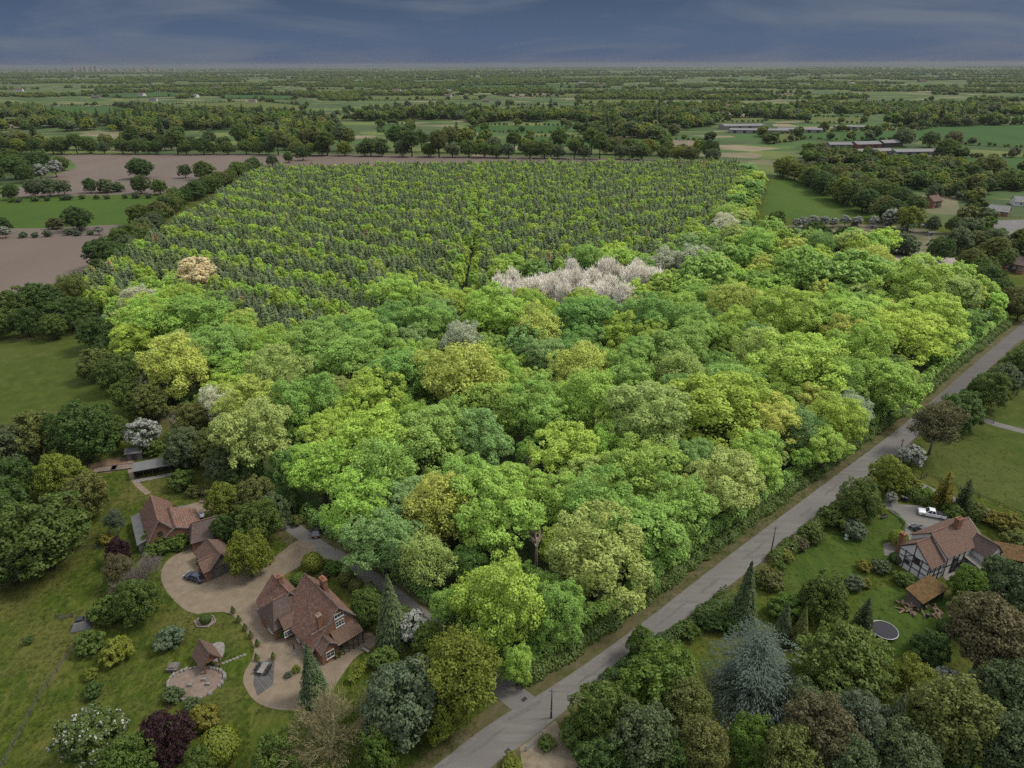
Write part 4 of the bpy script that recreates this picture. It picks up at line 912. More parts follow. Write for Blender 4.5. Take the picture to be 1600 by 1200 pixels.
    (1345, 785, 34, 'oak', 'dmid', 'green tree between the road and the white pickup'), (1302, 808, 22, 'shrub', 'dmid', 'green bush on the lawn hedge'), (1334, 826, 20, 'shrub', 'dgrey', 'grey green bush on the striped lawn'), (1318, 800, 16, 'shrub', 'dlime', 'yellowish bush on the lawn hedge'), (1268, 835, 18, 'shrub', 'dmid', 'green bush near the right telegraph pole'), (1228, 868, 12, 'shrub', 'dgold', 'golden bush by the telegraph pole'), (1250, 850, 14, 'shrub', 'dbrown', 'reddish bush by the telegraph pole'), (1218, 885, 10, 'shrub', 'dfresh', 'small green bush by the road edge'),
    (1392, 740, 30, 'oak', 'dlime', 'yellowish green yew at the drive mouth'), (1425, 712, 20, 'blossom', 'dgrey', 'white hawthorn by the paddock gate'), (1420, 755, 18, 'shrub', 'dlime', 'bush below the yew at the drive'), (1448, 775, 16, 'shrub', 'dfresh', 'bright hedge bush along the drive'), (1393, 777, 9, 'blossom', 'dgrey', 'small white flowering bush at the drive'), (1466, 660, 36, 'ash', 'dbrown', 'brownish oak beside the side track'), (1505, 640, 36, 'oak', 'dgreen', 'dark green tree beside the side track'), (1543, 612, 30, 'oak', 'dmid', 'green tree along the upper road'),
    (1572, 590, 26, 'oak', 'dgreengrey', 'grey green tree along the upper road'), (1598, 570, 28, 'oak', 'dmid', 'green tree at the right edge by the road'), (1585, 590, 12, 'blossom', 'dgrey', 'white blossom by the upper road'), (1476, 768, 16, 'cypress', 'dgold', 'golden cypress by the drive hedge'), (1508, 778, 15, 'cypress', 'dspruce', 'dark cypress by the drive hedge'), (1488, 800, 16, 'shrub', 'dmid', 'hedge bush behind the pickup'), (1528, 800, 18, 'shrub', 'dolive', 'olive hedge bush behind the house'), (1555, 810, 18, 'shrub', 'dgold', 'golden hedge bush behind the house'), (1582, 822, 22, 'shrub', 'dgold', 'golden bush at the right edge'), (1590, 845, 20, 'shrub', 'dolive', 'olive bush at the right edge by the shed'),
    (1404, 842, 14, 'ball', 'dlime', 'clipped round bush beside the half timbered house'), (1400, 872, 10, 'ball', 'dgreen', 'dark clipped cone bush by the house corner'), (1412, 905, 15, 'shrub', 'dmid', 'green bush below the half timbered gable'), (1452, 912, 12, 'shrub', 'dfresh', 'fresh bush at the front of the half timbered house'), (1378, 885, 15, 'shrub', 'dgreengrey', 'grey bush at the corner of the lawn'), (1350, 885, 12, 'shrub', 'dgold', 'golden bush at the lawn corner'), (1335, 912, 15, 'shrub', 'dgrey', 'pale grey bush below the lawn'), (1352, 912, 10, 'shrub', 'dgold', 'small yellow bush below the lawn'),
    (1350, 968, 18, 'cypress', 'dspruce', 'dark little conifer left of the trampoline'), (1477, 980, 12, 'ball', 'dgreen', 'round dark bush right of the trampoline'), (1455, 1012, 30, 'shrub', 'dgreen', 'dark spreading bush below the trampoline lawn'), (1515, 915, 28, 'oak', 'dfresh', 'fresh green tree below the patio'), (1505, 955, 28, 'oak', 'dmid', 'green tree right of the log shed'), (1560, 900, 28, 'oak', 'dgreengrey', 'dull tree behind the log shed'), (1490, 860, 8, 'shrub', 'dolive', 'spiky yucca like bush on the porch roof side'),
    (1000, 1050, 26, 'shrub', 'dmid', 'roadside scrub below the little oak'), (1110, 970, 20, 'shrub', 'dgreen', 'ivy scrub beside the road'), (1075, 985, 18, 'shrub', 'dmid', 'low scrub on the road edge'), (1138, 975, 20, 'shrub', 'dgreen', 'dark scrub beside the drooping spruce'), (855, 1160, 14, 'shrub', 'dmid', 'clump in the mouth of the field entrance'), (800, 1195, 16, 'shrub', 'dlime', 'yellowish clump on the bottom road edge'),
    # field and hedgerow trees further off
    (218, 262, 20, 'oak', 'dgreen', 'lone round oak in the ploughed field'), (288, 267, 11, 'oak', 'dgreen', 'smaller of the two oaks together in the ploughed field'), (318, 266, 17, 'oak', 'dmid', 'larger of the two oaks together in the ploughed field'), (218, 289, 14, 'oak', 'dgreen', 'oak in the hedge below the lone field oak'), (248, 291, 13, 'oak', 'dmid', 'hedge oak beside the wood corner'), (120, 341, 22, 'oak', 'dgreen', 'lone oak on the near edge of the green field'), (86, 350, 12, 'shrub', 'dbrown', 'brown hedge bush left of the lone hedge oak'), (216, 334, 18, 'oak', 'dmid', 'oak at the right end of the green field'), (5, 352, 12, 'oak', 'dgreen', 'hedge tree at the left edge of the green field'),
    (75, 292, 16, 'oak', 'dgreengrey', 'willow in the hedge above the green field'), (50, 294, 14, 'oak', 'dgreengrey', 'left willow in the hedge above the green field'), (98, 292, 13, 'oak', 'dgreengrey', 'right willow in the hedge above the green field'), (140, 290, 11, 'oak', 'dgreen', 'small oak in the hedge above the green field'), (165, 292, 14, 'shrub', 'dgreengrey', 'rounded thicket in the hedge above the green field'), (185, 293, 10, 'shrub', 'dgreengrey', 'low thicket right of the rounded one'), (15, 300, 12, 'oak', 'dgreen', 'hedge tree at the left edge below the ploughed field'),
    (55, 250, 22, 'oak', 'dgreen', 'dark tree in the copse on the left field edge'), (20, 262, 22, 'oak', 'dgreen', 'dark tree at the left of the field edge copse'), (85, 262, 12, 'blossom', 'dgrey', 'white hawthorn at the tip of the copse'), (62, 268, 12, 'blossom', 'dgrey', 'hawthorn in front of the copse'), (95, 255, 12, 'oak', 'dmid', 'small tree at the tip of the copse'), (-10, 272, 18, 'oak', 'dgreen', 'copse tree cut by the left edge'), (15, 245, 18, 'oak', 'dmid', 'green tree behind the copse'), (40, 272, 14, 'oak', 'dgreen', 'low dark tree in the copse'),
    (1275, 370, 27, 'oak', 'dgreen', 'big dark tree beside the allotments'), (1318, 372, 20, 'oak', 'dgreen', 'smaller dark tree right of the big dark one'), (1240, 372, 13, 'ash', 'dbrown', 'tan tree left of the big dark one'), (1205, 370, 18, 'oak', 'dmid', 'green tree just outside the inner corner'), (1212, 345, 16, 'oak', 'dmid', 'green tree at the meadow corner outside the wood'), (1395, 340, 14, 'blossom', 'dgrey', 'pale blossom tree at the meadow end'), (1370, 382, 22, 'shrub', 'dgreengrey', 'thicket above the pale yard'), (1410, 382, 24, 'shrub', 'dgreengrey', 'broad thicket above the pale yard'), (1345, 385, 10, 'blossom', 'dgrey', 'white blossom by the thicket'), (1470, 390, 18, 'oak', 'dgreen', 'dark tree at the right end of the pale yard'), (1500, 375, 24, 'oak', 'dgreengrey', 'grey tree above the right end of the yard'),
    (1367, 207, 12, 'oak', 'dgreen', 'lone oak in the distant green field'), (1548, 262, 24, 'oak', 'dolive', 'broad olive tree in the far right field'), (1480, 232, 20, 'oak', 'dmid', 'green tree right of the farm sheds'), (1455, 218, 14, 'oak', 'dgreen', 'dark tree behind the farm sheds'), (1490, 215, 14, 'ash', 'dbrown', 'brown tree beyond the farm sheds'), (1412, 215, 16, 'oak', 'dgreengrey', 'tree at the end of the farm shed'),
]
for px, py, r, kd, c, lab in garden:
    if kd == 'oak': kd = 'bushy'
    x, y, R = spot(px, py, r, kd)
    k2 = kd
    if kd == 'oak' and Q((x, y, 8))[2] > 240: k2 = 'oak_mid'
    nm, cat = NAMES[kd]
    plant(nm, k2, x, y, R, c, lab, cat)
def belt(pts, rr, gap, cols, kinds, name, noun, where, group):
    """a line of trees along a line of the photograph"""
    g = [np.array(P(a, b, 6.0)[:2]) for a, b in pts]
    out = []
    for a, b in zip(g[:-1], g[1:]):
        L = np.linalg.norm(b - a); n = max(1, int(L / gap))
        for i in range(n):
            q = a + (b - a) * (i + random.uniform(0.2, 0.8)) / n + RNG.normal(size=2) * gap * 0.12
            out.append((q[0], q[1]))
    for i, (x, y) in enumerate(out):
        c = random.choice(cols); kd = random.choice(kinds)
        nm, cat = NAMES[kd]
        if kd == 'oak' and Q((x, y, 8))[2] > 240: kd = 'oak_mid'
        plant(name or nm, kd, x, y, random.uniform(*rr), c, f'{COLWORD[c]} {noun}, {"first" if i == 0 else ordw(i)} along {where}', cat, group)
DK = ['dgreen', 'dmid', 'dmid', 'dolive', 'dgreengrey']
belt(((140, 445), (185, 405), (215, 375), (240, 340), (275, 312), (330, 288), (400, 258)), (5.5, 8.5), 11, DK, ['bushy'], 'field_edge_tree', 'tree', 'the left edge of the wood from its tip', 'trees along the left edge of the wood')
belt(((-20, 232), (200, 232), (430, 233), (720, 237), (1000, 240), (1120, 246)), (7, 10.5), 15, DK + ['dlime'], ['bushy', 'bushy', 'bushy', 'bushy', 'tufted'], 'belt_tree', 'tree', 'the belt beyond the ploughed field, from the left', 'front row of the belt beyond the ploughed field')
belt(((-20, 226), (200, 226), (430, 226), (720, 230), (1000, 233), (1110, 238)), (7.5, 11), 16, DK + ['dlime'], ['bushy', 'bushy', 'bushy', 'tufted'], 'belt_tree', 'tree', 'the second row beyond the ploughed field, from the left', 'second row of the belt beyond the ploughed field')
belt(((410, 252), (440, 247), (480, 240)), (5, 8), 14, DK, ['bushy'], 'field_edge_tree', 'tree', 'the spur into the ploughed field', 'trees on the spur between ploughed fields')
belt(((1215, 262), (1260, 275), (1300, 295), (1340, 312), (1385, 330), (1420, 345)), (7.5, 10.5), 12, ['dolive', 'dmid', 'dgreen', 'dlime'], ['bushy'], 'meadow_tree', 'tree', 'the far side of the right meadow', 'tall trees along the right meadow')
belt(((1240, 258), (1300, 275), (1370, 300), (1440, 325)), (6, 9), 14, DK, ['bushy'], 'meadow_tree', 'tree', 'the second row behind the right meadow', 'second row behind the right meadow')
belt(((1238, 342), (1280, 340), (1330, 338), (1372, 340)), (2.6, 3.6), 5.5, ['dgrey'], ['blossom'], 'hawthorn', 'hawthorn in white blossom', 'the near edge of the right meadow', 'white hawthorns along the meadow')
belt(((1520, 408), (1550, 440), (1585, 470), (1620, 490)), (4.5, 6.5), 8, ['dmid', 'dolive', 'dgreen'], ['bushy'], 'corner_tree', 'tree', 'the outside of the right corner', 'trees outside the right corner of the wood')
belt(((1440, 300), (1500, 300), (1560, 285), (1620, 280)), (5, 8), 17, DK, ['bushy'], 'garden_tree', 'tree', 'the row behind the bungalows', 'trees behind the bungalows')
belt(((1430, 350), (1480, 345), (1530, 365), (1560, 395), (1600, 415)), (4.5, 7), 13, DK, ['bushy'], 'garden_tree', 'tree', 'the line below the bungalows', 'trees below the bungalows')
belt(((0, 356), (60, 354), (110, 352), (165, 350), (205, 347)), (1.8, 3.0), 6, ['dgreengrey', 'dmid', 'dgrey'], ['shrub', 'shrub', 'blossom'], 'hedge_bush', 'bush', 'the hedge between green field and ploughed field', 'bushes of the lower field hedge')
belt(((0, 304), (60, 301), (120, 299), (200, 297), (245, 297)), (2.0, 3.4), 8, ['dgreengrey', 'dmid'], ['shrub'], 'hedge_bush', 'bush', 'the hedge between the two ploughed fields', 'bushes of the upper field hedge')
belt(((1195, 398), (1260, 392), (1330, 396)), (2.2, 3.6), 8, ['dmid', 'dgreengrey', 'dgrey'], ['shrub', 'blossom'], 'hedge_bush', 'bush', 'the outside of the inner right corner', 'bushes outside the inner corner')

KEEP_CLEAR = [G(*p) for p in (((268, 795), (330, 780), (350, 800), (340, 835), (300, 848), (272, 825)), ((1380, 782), (1395, 772), (1440, 788), (1490, 812), (1462, 830), (1430, 850), (1410, 872), (1380, 868), (1380, 850), (1412, 840), (1414, 815)),
    ((265, 1030), (345, 1045), (350, 1080), (310, 1098), (262, 1075)), ((132, 730), (200, 712), (204, 740), (160, 745)), ((812, 1168), (868, 1126), (905, 1200), (960, 1300), (830, 1300)), ((1470, 898), (1500, 880), (1545, 850), (1570, 860), (1560, 885), (1510, 905)), ((322, 1037), (330, 1000), (352, 1002), (350, 1030)))]
KEEP_CLEAR.append(ribbon(G((1406, 745), (1450, 765), (1500, 785), (1560, 806), (1640, 840)), 3.2))
KEEP_CLEAR.append(ribbon(G((206, 705), (203, 735), (212, 755), (232, 772)), 1.6))
# hedges and undergrowth as single lengths
def hedge(name, path, w, h, col, label, cat='hedge', dens=26, ls=0.24, flower=0.0, ragged=0.35):
    g = np.random.default_rng(abs(hash(label)) % 99999 if False else sum(map(ord, label)))
    pts = [np.array(p) for p in path]
    seg = [np.linalg.norm(b - a) for a, b in zip(pts[:-1], pts[1:])]
    L = sum(seg); cum = np.concatenate([[0], np.cumsum(seg)])
    n = int(L * (w + 2 * h) * dens)
    t = g.uniform(0, L, n)
    X = np.interp(t, cum, [p[0] for p in pts]); Y = np.interp(t, cum, [p[1] for p in pts])
    k = np.clip(np.searchsorted(cum, t) - 1, 0, len(seg) - 1)
    D = np.array([(b - a) / (np.linalg.norm(b - a) + 1e-9) for a, b in zip(pts[:-1], pts[1:])])[k]
    nx, ny = -D[:, 1], D[:, 0]
    th = g.uniform(-0.15, math.pi + 0.15, n)
    f = np.linspace(0, L, max(4, int(L / 1.6))); fv = g.uniform(1 - ragged, 1 + ragged, len(f)); fw = g.uniform(1 - ragged, 1 + ragged, len(f))
    hh = h * np.interp(t, f, fv); ww = w / 2 * np.interp(t + 0.8, f, fw)
    rr = g.uniform(0.82, 1.08, n)
    o = np.cos(th) * ww * rr; z = np.clip(np.sin(th), 0, 1) ** 0.7 * hh * rr + 0.05
    pos = np.column_stack([X + nx * o, Y + ny * o, z])
    nor = unit(np.column_stack([nx * np.cos(th), ny * np.cos(th), np.sin(th) * 0.8 + 0.3]) + g.normal(size=(n, 3)) * 0.4)
    cv = np.interp(t, f, g.uniform(0.2, 0.8, len(f))) + g.normal(size=n) * 0.15
    hv = np.interp(t, f, g.uniform(0.1, 0.9, len(f)))
    fl = (g.random(n) < flower).astype(float)
    me = mk(name, leaf_quads(g, pos, nor, np.full(n, ls) * g.uniform(0.7, 1.3, n), np.column_stack([np.clip(cv, 0, 1), fl, hv, np.ones(n)])))
    ob = link(name, me, color=TREE_COL[col] if isinstance(col, str) else col)
    return tag(ob, label, cat)
def densify(path, step=4.0):
    out = []
    for a, b in zip(path[:-1], path[1:]):
        a = np.array(a); b = np.array(b); n = max(1, int(np.linalg.norm(b - a) / step))
        out += [tuple(a + (b - a) * i / n) for i in range(n)]
    return out + [tuple(path[-1])]
we = offset_line(gl, 3.6)
iw = [i for i, p in enumerate(we) if 84 / 95 * 90 - 2 < p[1] < 255]
hedge('roadside_undergrowth', densify([we[i] for i in iw]), 3.2, 1.7, (0.095, 0.140, 0.032), 'green undergrowth between the road verge and the wood', 'undergrowth', ls=0.32, dens=16)
we2 = offset_line(gl, 6.0)
hedge('wood_edge_scrub', densify([we2[i] for i in iw]), 3.0, 3.6, 'mid', 'fresh green scrub skirting the wood along the road', 'undergrowth', ls=0.36, dens=14)
lp = offset_line(lane, -4.4)
hedge('lane_side_scrub', densify(lp[4:]), 2.8, 2.6, 'deep', 'deep green scrub skirting the wood along the lane', 'undergrowth', ls=0.34, dens=14)
hedge('garden_hedge', densify(G((505, 882), (540, 896), (560, 915), (568, 930))), 1.6, 1.5, 'dmid', 'clipped hedge between the lane and the big house')
hedge('yard_hedge', densify(G((222, 850), (255, 858), (292, 858))), 2.6, 1.8, 'dfresh', 'laurel hedge below the barn house')
hedge('lane_hedge', densify(G((575, 930), (640, 975), (700, 1030), (760, 1085))), 3.5, 2.6, 'dmid', 'overgrown hedge on the garden side of the lane')
hedge('roadside_hedge', densify(G((940, 1075), (1010, 1025), (1080, 980), (1140, 935))), 3.0, 2.2, 'dgreen', 'dark overgrown hedge along the near side of the road')
hedge('roadside_hedge', densify(G((1205, 880), (1260, 838), (1310, 795), (1350, 765))), 3.0, 2.0, 'dmid', 'mixed garden hedge between road and striped lawn', flower=0.02)
hedge('roadside_hedge', densify(G((1450, 680), (1500, 632), (1560, 580), (1620, 530))), 3.0, 2.4, 'dmid', 'hedge along the upper road beside the paddock')
hedge('drive_hedge', densify(G((1410, 772), (1450, 790), (1490, 802), (1530, 812), (1580, 826))), 3.0, 2.2, 'dmid', 'tall hedge behind the parked pickup')
hedge('lawn_edging', densify(G((1386, 797), (1402, 806), (1414, 820), (1410, 833), (1396, 842))), 0.7, 0.6, 'dgreen', 'low clipped edging between lawn and drive', ls=0.14, ragged=0.1)
hedge('patio_hedge', densify(G((545, 1070), (575, 1040), (600, 1022), (628, 1012))), 1.6, 1.3, 'dlime', 'low hedge round the patio lawn', ragged=0.15)

# ------------------------------------------------------------------ far countryside
FPOLY = FIELDS
def in_fields(X, Y):
    m = np.zeros(len(X), bool)
    for f in FPOLY: m |= inpoly(X, Y, f)
    return m
def view_ok(X, Y):
    return np.abs(X) < 0.80 * Y + 40
def vnoise(X, Y, s, seed):
    g = np.random.default_rng(seed); K = g.random((64, 64))
    u = X / s; v = Y / s; i = np.floor(u).astype(int); j = np.floor(v).astype(int); a = u - i; b = v - j
    a = a * a * (3 - 2 * a); b = b * b * (3 - 2 * b)
    f = lambda p, q: K[p % 64, q % 64]
    return (f(i, j) * (1 - a) + f(i + 1, j) * a) * (1 - b) + (f(i, j + 1) * (1 - a) + f(i + 1, j + 1) * a) * b
BUILT = G((1115, 210), (1120, 188), (1300, 190), (1300, 208)), G((1290, 246), (1290, 218), (1475, 218), (1475, 246)), G((1530, 345), (1530, 300), (1640, 300), (1640, 345))
farcols = ['dmid', 'dmid', 'dolive', 'dgreengrey', 'dgreen', 'dlime', 'dfresh', 'dolive']
ptsf = []
def scatter(y0, y1, n, smin, smax, variants, thr, seed, wide=0.80):
    Y = np.sqrt(RNG.uniform(y0 ** 2, y1 ** 2, n)); X = RNG.uniform(-1, 1, n) * (wide * Y + 60)
    bs = 150 if y0 < 1000 else 420 * max(1.0, y0 / 2600)
    nz = vnoise(X, Y * (1.0 if y0 < 1000 else 2.2), bs, seed) * 0.65 + vnoise(X, Y, bs * 0.3, seed + 1) * 0.35
    ok = (nz > thr) & ~in_fields(X, Y) & ~inpoly(X, Y, WOOD)
    for b in BUILT: ok &= ~inpoly(X, Y, b)
    for x, y, q in zip(X[ok], Y[ok], nz[ok]):
        s = random.uniform(smin, smax)
        c = jit(TREE_COL[random.choice(farcols)], 0.2)
        v = random.choice(variants)
        if v in (5, 6): c = jit(TREE_COL['dspruce'], .2); s *= 1.6
        c = tuple(k * 1.22 for k in c)
        ptsf.append((x, y, 0, v, random.uniform(0, 6.28), s, s * random.uniform(0.8, 1.15), *c))
scatter(880, 1400, 9000, 0.95, 1.65, [0, 1, 2, 9, 10, 0, 1, 2, 5], 0.52, 5)
scatter(1400, 2600, 20000, 0.55, 1.25, [0, 1, 2, 7, 8], 0.56, 7)
scatter(2600, 5200, 30000, 0.8, 1.5, [7, 8], 0.57, 9)
scatter(5200, 12000, 26000, 1.1, 2.4, [7, 8], 0.58, 11)
scatter(12000, 24000, 14000, 1.2, 2.6, [7, 8], 0.58, 13)
# right of the wood: gardens and belts nearer than that
Yn = RNG.uniform(330, 800, 2600); Xn = RNG.uniform(0.33, 0.82, 2600) * Yn + 60
nz = vnoise(Xn, Yn, 60, 21)
okn = (nz > 0.42) & ~in_fields(Xn, Yn) & ~inpoly(Xn, Yn, WOOD)
for b in BUILT: okn &= ~inpoly(Xn, Yn, b)
ptsn = []
TA = np.array(TREES)
for x, y in zip(Xn[okn], Yn[okn]):
    px, py, _ = Q((x, y, 0))
    if py > 345 and px < 1500: continue
    if py > 400 or px < 1230: continue
    if np.any(np.hypot(TA[:, 0] - x, TA[:, 1] - y) < TA[:, 2] * 0.8 + 1): continue
    if 1540 < px and 340 < py < 385: continue
    s = random.uniform(0.4, 1.1)
    ptsn.append((x, y, 0, random.choice([0, 1, 2, 0, 1, 2, 9, 10]), random.uniform(0, 6.28), s, s * random.uniform(0.8, 1.1), *jit(TREE_COL[random.choice(farcols)], 0.2)))
# hedge bushes round the distant fields
for f in FIELDS[6:]:
    f = [np.array(p) for p in f]
    for a, b in zip(f, f[1:] + f[:1]):
        L = np.linalg.norm(b - a); n = int(L / 7)
        for i in range(n):
            q = a + (b - a) * i / max(1, n) + RNG.normal(size=2) * 1.5
            s = random.uniform(0.22, 0.42) if random.random() < .85 else random.uniform(0.6, 1.2)
            c = TREE_COL['dgrey'] if random.random() < .12 else TREE_COL[random.choice(farcols)]
            ptsf.append((q[0], q[1], 0, random.choice([0, 1, 2]), random.uniform(0, 6.28), s, s, *jit(c, .2)))
instanced('distant_woodland', ptsf, 'dark hedgerows, copses and woods spread over the distant plain', 'woodland')
instanced('garden_tree_mass', ptsn, 'crowded garden trees between the houses right of the meadow', 'woodland')
print('far', len(ptsf), len(ptsn))
GP = []
for (x0, x1, y0, y1, n) in ((-110, -5, 55, 150, 34000), (25, 130, 60, 160, 17000)):
    X = RNG.uniform(x0, x1, n); Y = RNG.uniform(y0, y1, n)
    ok = ~inpoly(X, Y, WOOD) & ~inpoly(X, Y, ROAD) & ~inpoly(X, Y, LANE) & ~inpoly(X, Y, DRIVE)
    pn = vnoise(X, Y, 9, 31) * .5 + vnoise(X, Y, 2.5, 33) * .5
    for nm_ in KEEP_CLEAR: ok &= ~inpoly(X, Y, nm_)
    ok &= pn > 0.30
    for x, y, q_ in zip(X[ok], Y[ok], pn[ok]):
        u = min(1, max(0, (q_ - .4) / .35)); c0 = np.array((0.050, 0.074, 0.010)) * (1 - u) + np.array((0.105, 0.104, 0.026)) * u
        k_ = random.uniform(.75, 1.3); s_ = random.uniform(.4, .95)
        GP.append((x, y, 0.03, len(FAR_V) - 1, random.uniform(0, 6.28), s_, s_ * random.uniform(.35, .7), *(c0 * k_)))
instanced('grass_tufts', GP, 'tussocky grass over lawns and pasture round the houses', 'grass')

#@@B0

# ------------------------------------------------------------------ building materials
def masonry(name, c1, c2, mortar, bw=0.23, bh=0.075, spots=None, rows=True, squash=1.0, bump=0.01, mos=None, axis='wall'):
    """courses of small units, mottled; axis 'roof' lays the courses down the slope"""
    m, t = newmat(name)
    out = N(t, 'ShaderNodeOutputMaterial'); pr = N(t, 'ShaderNodeBsdfPrincipled'); pr.inputs['Roughness'].default_value = 0.9; pr.inputs['Specular IOR Level'].default_value = 0.2
    tcn = N(t, 'ShaderNodeTexCoord'); sp = N(t, 'ShaderNodeSeparateXYZ'); t.links.new(tcn.outputs['Object'], sp.inputs[0])
    ad = N(t, 'ShaderNodeMath', operation='ADD'); t.links.new(sp.outputs['X'], ad.inputs[0]); t.links.new(sp.outputs['Y'], ad.inputs[1])
    cb = N(t, 'ShaderNodeCombineXYZ')
    if axis == 'wall': t.links.new(ad.outputs[0], cb.inputs[0]); t.links.new(sp.outputs['Z'], cb.inputs[1])
    else: t.links.new(ad.outputs[0], cb.inputs[0]); t.links.new(sp.outputs['Z'], cb.inputs[1])
    br = N(t, 'ShaderNodeTexBrick'); br.inputs['Scale'].default_value = 1.0; br.inputs['Brick Width'].default_value = bw; br.inputs['Row Height'].default_value = bh
    br.inputs['Mortar Size'].default_value = bh * 0.12; br.inputs['Color1'].default_value = (*c1, 1); br.inputs['Color2'].default_value = (*c2, 1); br.inputs['Mortar'].default_value = (*mortar, 1)
    t.links.new(cb.outputs[0], br.inputs['Vector'])
    col = br.outputs['Color']
    for k, (sc, cc, lo, hi, am) in enumerate(spots or []):
        nz = N(t, 'ShaderNodeTexNoise'); nz.inputs['Scale'].default_value = sc; nz.inputs['Detail'].default_value = 4; t.links.new(tcn.outputs['Object'], nz.inputs['Vector'])
        mr = N(t, 'ShaderNodeMapRange'); mr.inputs[1].default_value = lo; mr.inputs[2].default_value = hi; mr.inputs[4].default_value = am; t.links.new(nz.outputs['Fac'], mr.inputs[0])
        mx = N(t, 'ShaderNodeMixRGB'); mx.inputs[2].default_value = (*cc, 1); t.links.new(mr.outputs[0], mx.inputs[0]); t.links.new(col, mx.inputs[1]); col = mx.outputs[0]
    t.links.new(col, pr.inputs['Base Color'])
    bp = N(t, 'ShaderNodeBump'); bp.inputs['Distance'].default_value = bump; t.links.new(br.outputs['Fac'], bp.inputs['Height']); bp.invert = True
    t.links.new(bp.outputs[0], pr.inputs['Normal']); t.links.new(pr.outputs[0], out.inputs['Surface'])
    return m
M_BRICK = masonry('red_brick', (0.1240, 0.0527, 0.0279), (0.1674, 0.0744, 0.0372), (0.1240, 0.0992, 0.0744), spots=[(1.2, (0.0806, 0.0372, 0.0217), 0.45, 0.7, 0.6)])
M_TILE = masonry('clay_tile', (0.108, 0.050, 0.034), (0.145, 0.066, 0.042), (0.04, 0.028, 0.022), 0.34, 0.22, [(3.2, (0.150, 0.118, 0.098), 0.53, 0.64, 0.75), (1.7, (0.050, 0.039, 0.033), 0.50, 0.62, 0.75), (7.0, (0.125, 0.060, 0.036), 0.56, 0.66, 0.6)], bump=0.03, axis='roof')
M_TILE2 = masonry('brown_tile', (0.064, 0.043, 0.036), (0.086, 0.056, 0.045), (0.035, 0.028, 0.024), 0.34, 0.22, [(2.4, (0.098, 0.080, 0.070), 0.54, 0.66, 0.6), (1.2, (0.046, 0.038, 0.034), 0.5, 0.66, 0.6)], bump=0.03, axis='roof')
M_TILE3 = masonry('plain_tile', (0.088, 0.050, 0.037), (0.112, 0.062, 0.043), (0.045, 0.032, 0.025), 0.30, 0.20, [(1.6, (0.060, 0.043, 0.035), 0.5, 0.66, 0.7), (4, (0.120, 0.088, 0.068), 0.55, 0.66, 0.6)], bump=0.03, axis='roof')
M_MOSSX = masonry('mossy_tile', (0.0750, 0.0425, 0.0200), (0.1000, 0.0550, 0.0250), (0.0300, 0.0225, 0.0100), 0.34, 0.22, [(1.5, (0.0550, 0.0475, 0.0125), 0.42, 0.62, 0.85)], bump=0.04, axis='roof')
M_MOSSR = surf('mossy_roof', [(0.3, (0.026, 0.026, 0.009)), (0.46, (0.058, 0.037, 0.016)), (0.62, (0.080, 0.046, 0.022)), (0.75, (0.040, 0.036, 0.012))], scale=1.6, detail=8, bump=0.03, bscale=8)
M_LOWT = surf('low_tile', [(0.3, (0.055, 0.037, 0.028)), (0.5, (0.078, 0.050, 0.036)), (0.7, (0.105, 0.072, 0.054))], scale=3.5, detail=8, bump=0.02, bscale=9)
M_SLATE = masonry('grey_sheet', (0.1080, 0.1044, 0.1008), (0.1368, 0.1332, 0.1296), (0.0720, 0.0720, 0.0720), 0.9, 0.5, [(0.6, (0.0792, 0.0756, 0.0720), 0.5, 0.7, 0.5)], axis='roof')
M_RENDER = surf('white_render', [(0.3, (0.34, 0.335, 0.325)), (0.7, (0.42, 0.41, 0.40))], scale=0.8, detail=6, second=(0.5, (0.27, 0.26, 0.245), 0.58, 0.78, 0.5))
M_TIMBER = flat('black_timber', (0.022, 0.019, 0.017), 0.8)
M_WEATHER = surf('weathered_boards', [(0.3, (0.0562, 0.0488, 0.0413)), (0.7, (0.1050, 0.0938, 0.0825))], scale=2.0, stretch=(1, 1, 0.2))
M_WHITE = flat('white_paint', (0.2925, 0.2865, 0.2752), 0.5)
M_GLASS = flat('window_glass', (0.018, 0.021, 0.026), 0.06, 0.6)
M_STONE = surf('grey_stone', [(0.3, (0.0825, 0.0750, 0.0675)), (0.7, (0.1650, 0.1537, 0.1387))], scale=2.0, bump=0.02)
M_DARKPAVE = masonry('dark_paving', (0.040, 0.038, 0.036), (0.060, 0.056, 0.052), (0.03, 0.03, 0.03), 0.5, 0.5, [(0.7, (0.08, 0.072, 0.065), 0.5, 0.7, 0.5)])
M_STEEL = flat('grey_steel', (0.20, 0.20, 0.21), 0.4, 0.5, 0.4)
M_PLASTIC = flat('black_plastic', (0.016, 0.016, 0.018), 0.5)
M_POT = flat('terracotta', (0.20, 0.085, 0.045), 0.85)
M_SAND = surf('brown_bed', [(0.3, (0.085, 0.062, 0.048)), (0.7, (0.13, 0.10, 0.08))], scale=1.2)
M_ROOFFELT = surf('grey_felt', [(0.3, (0.0638, 0.0638, 0.0660)), (0.7, (0.0938, 0.0922, 0.0900))], scale=0.9)

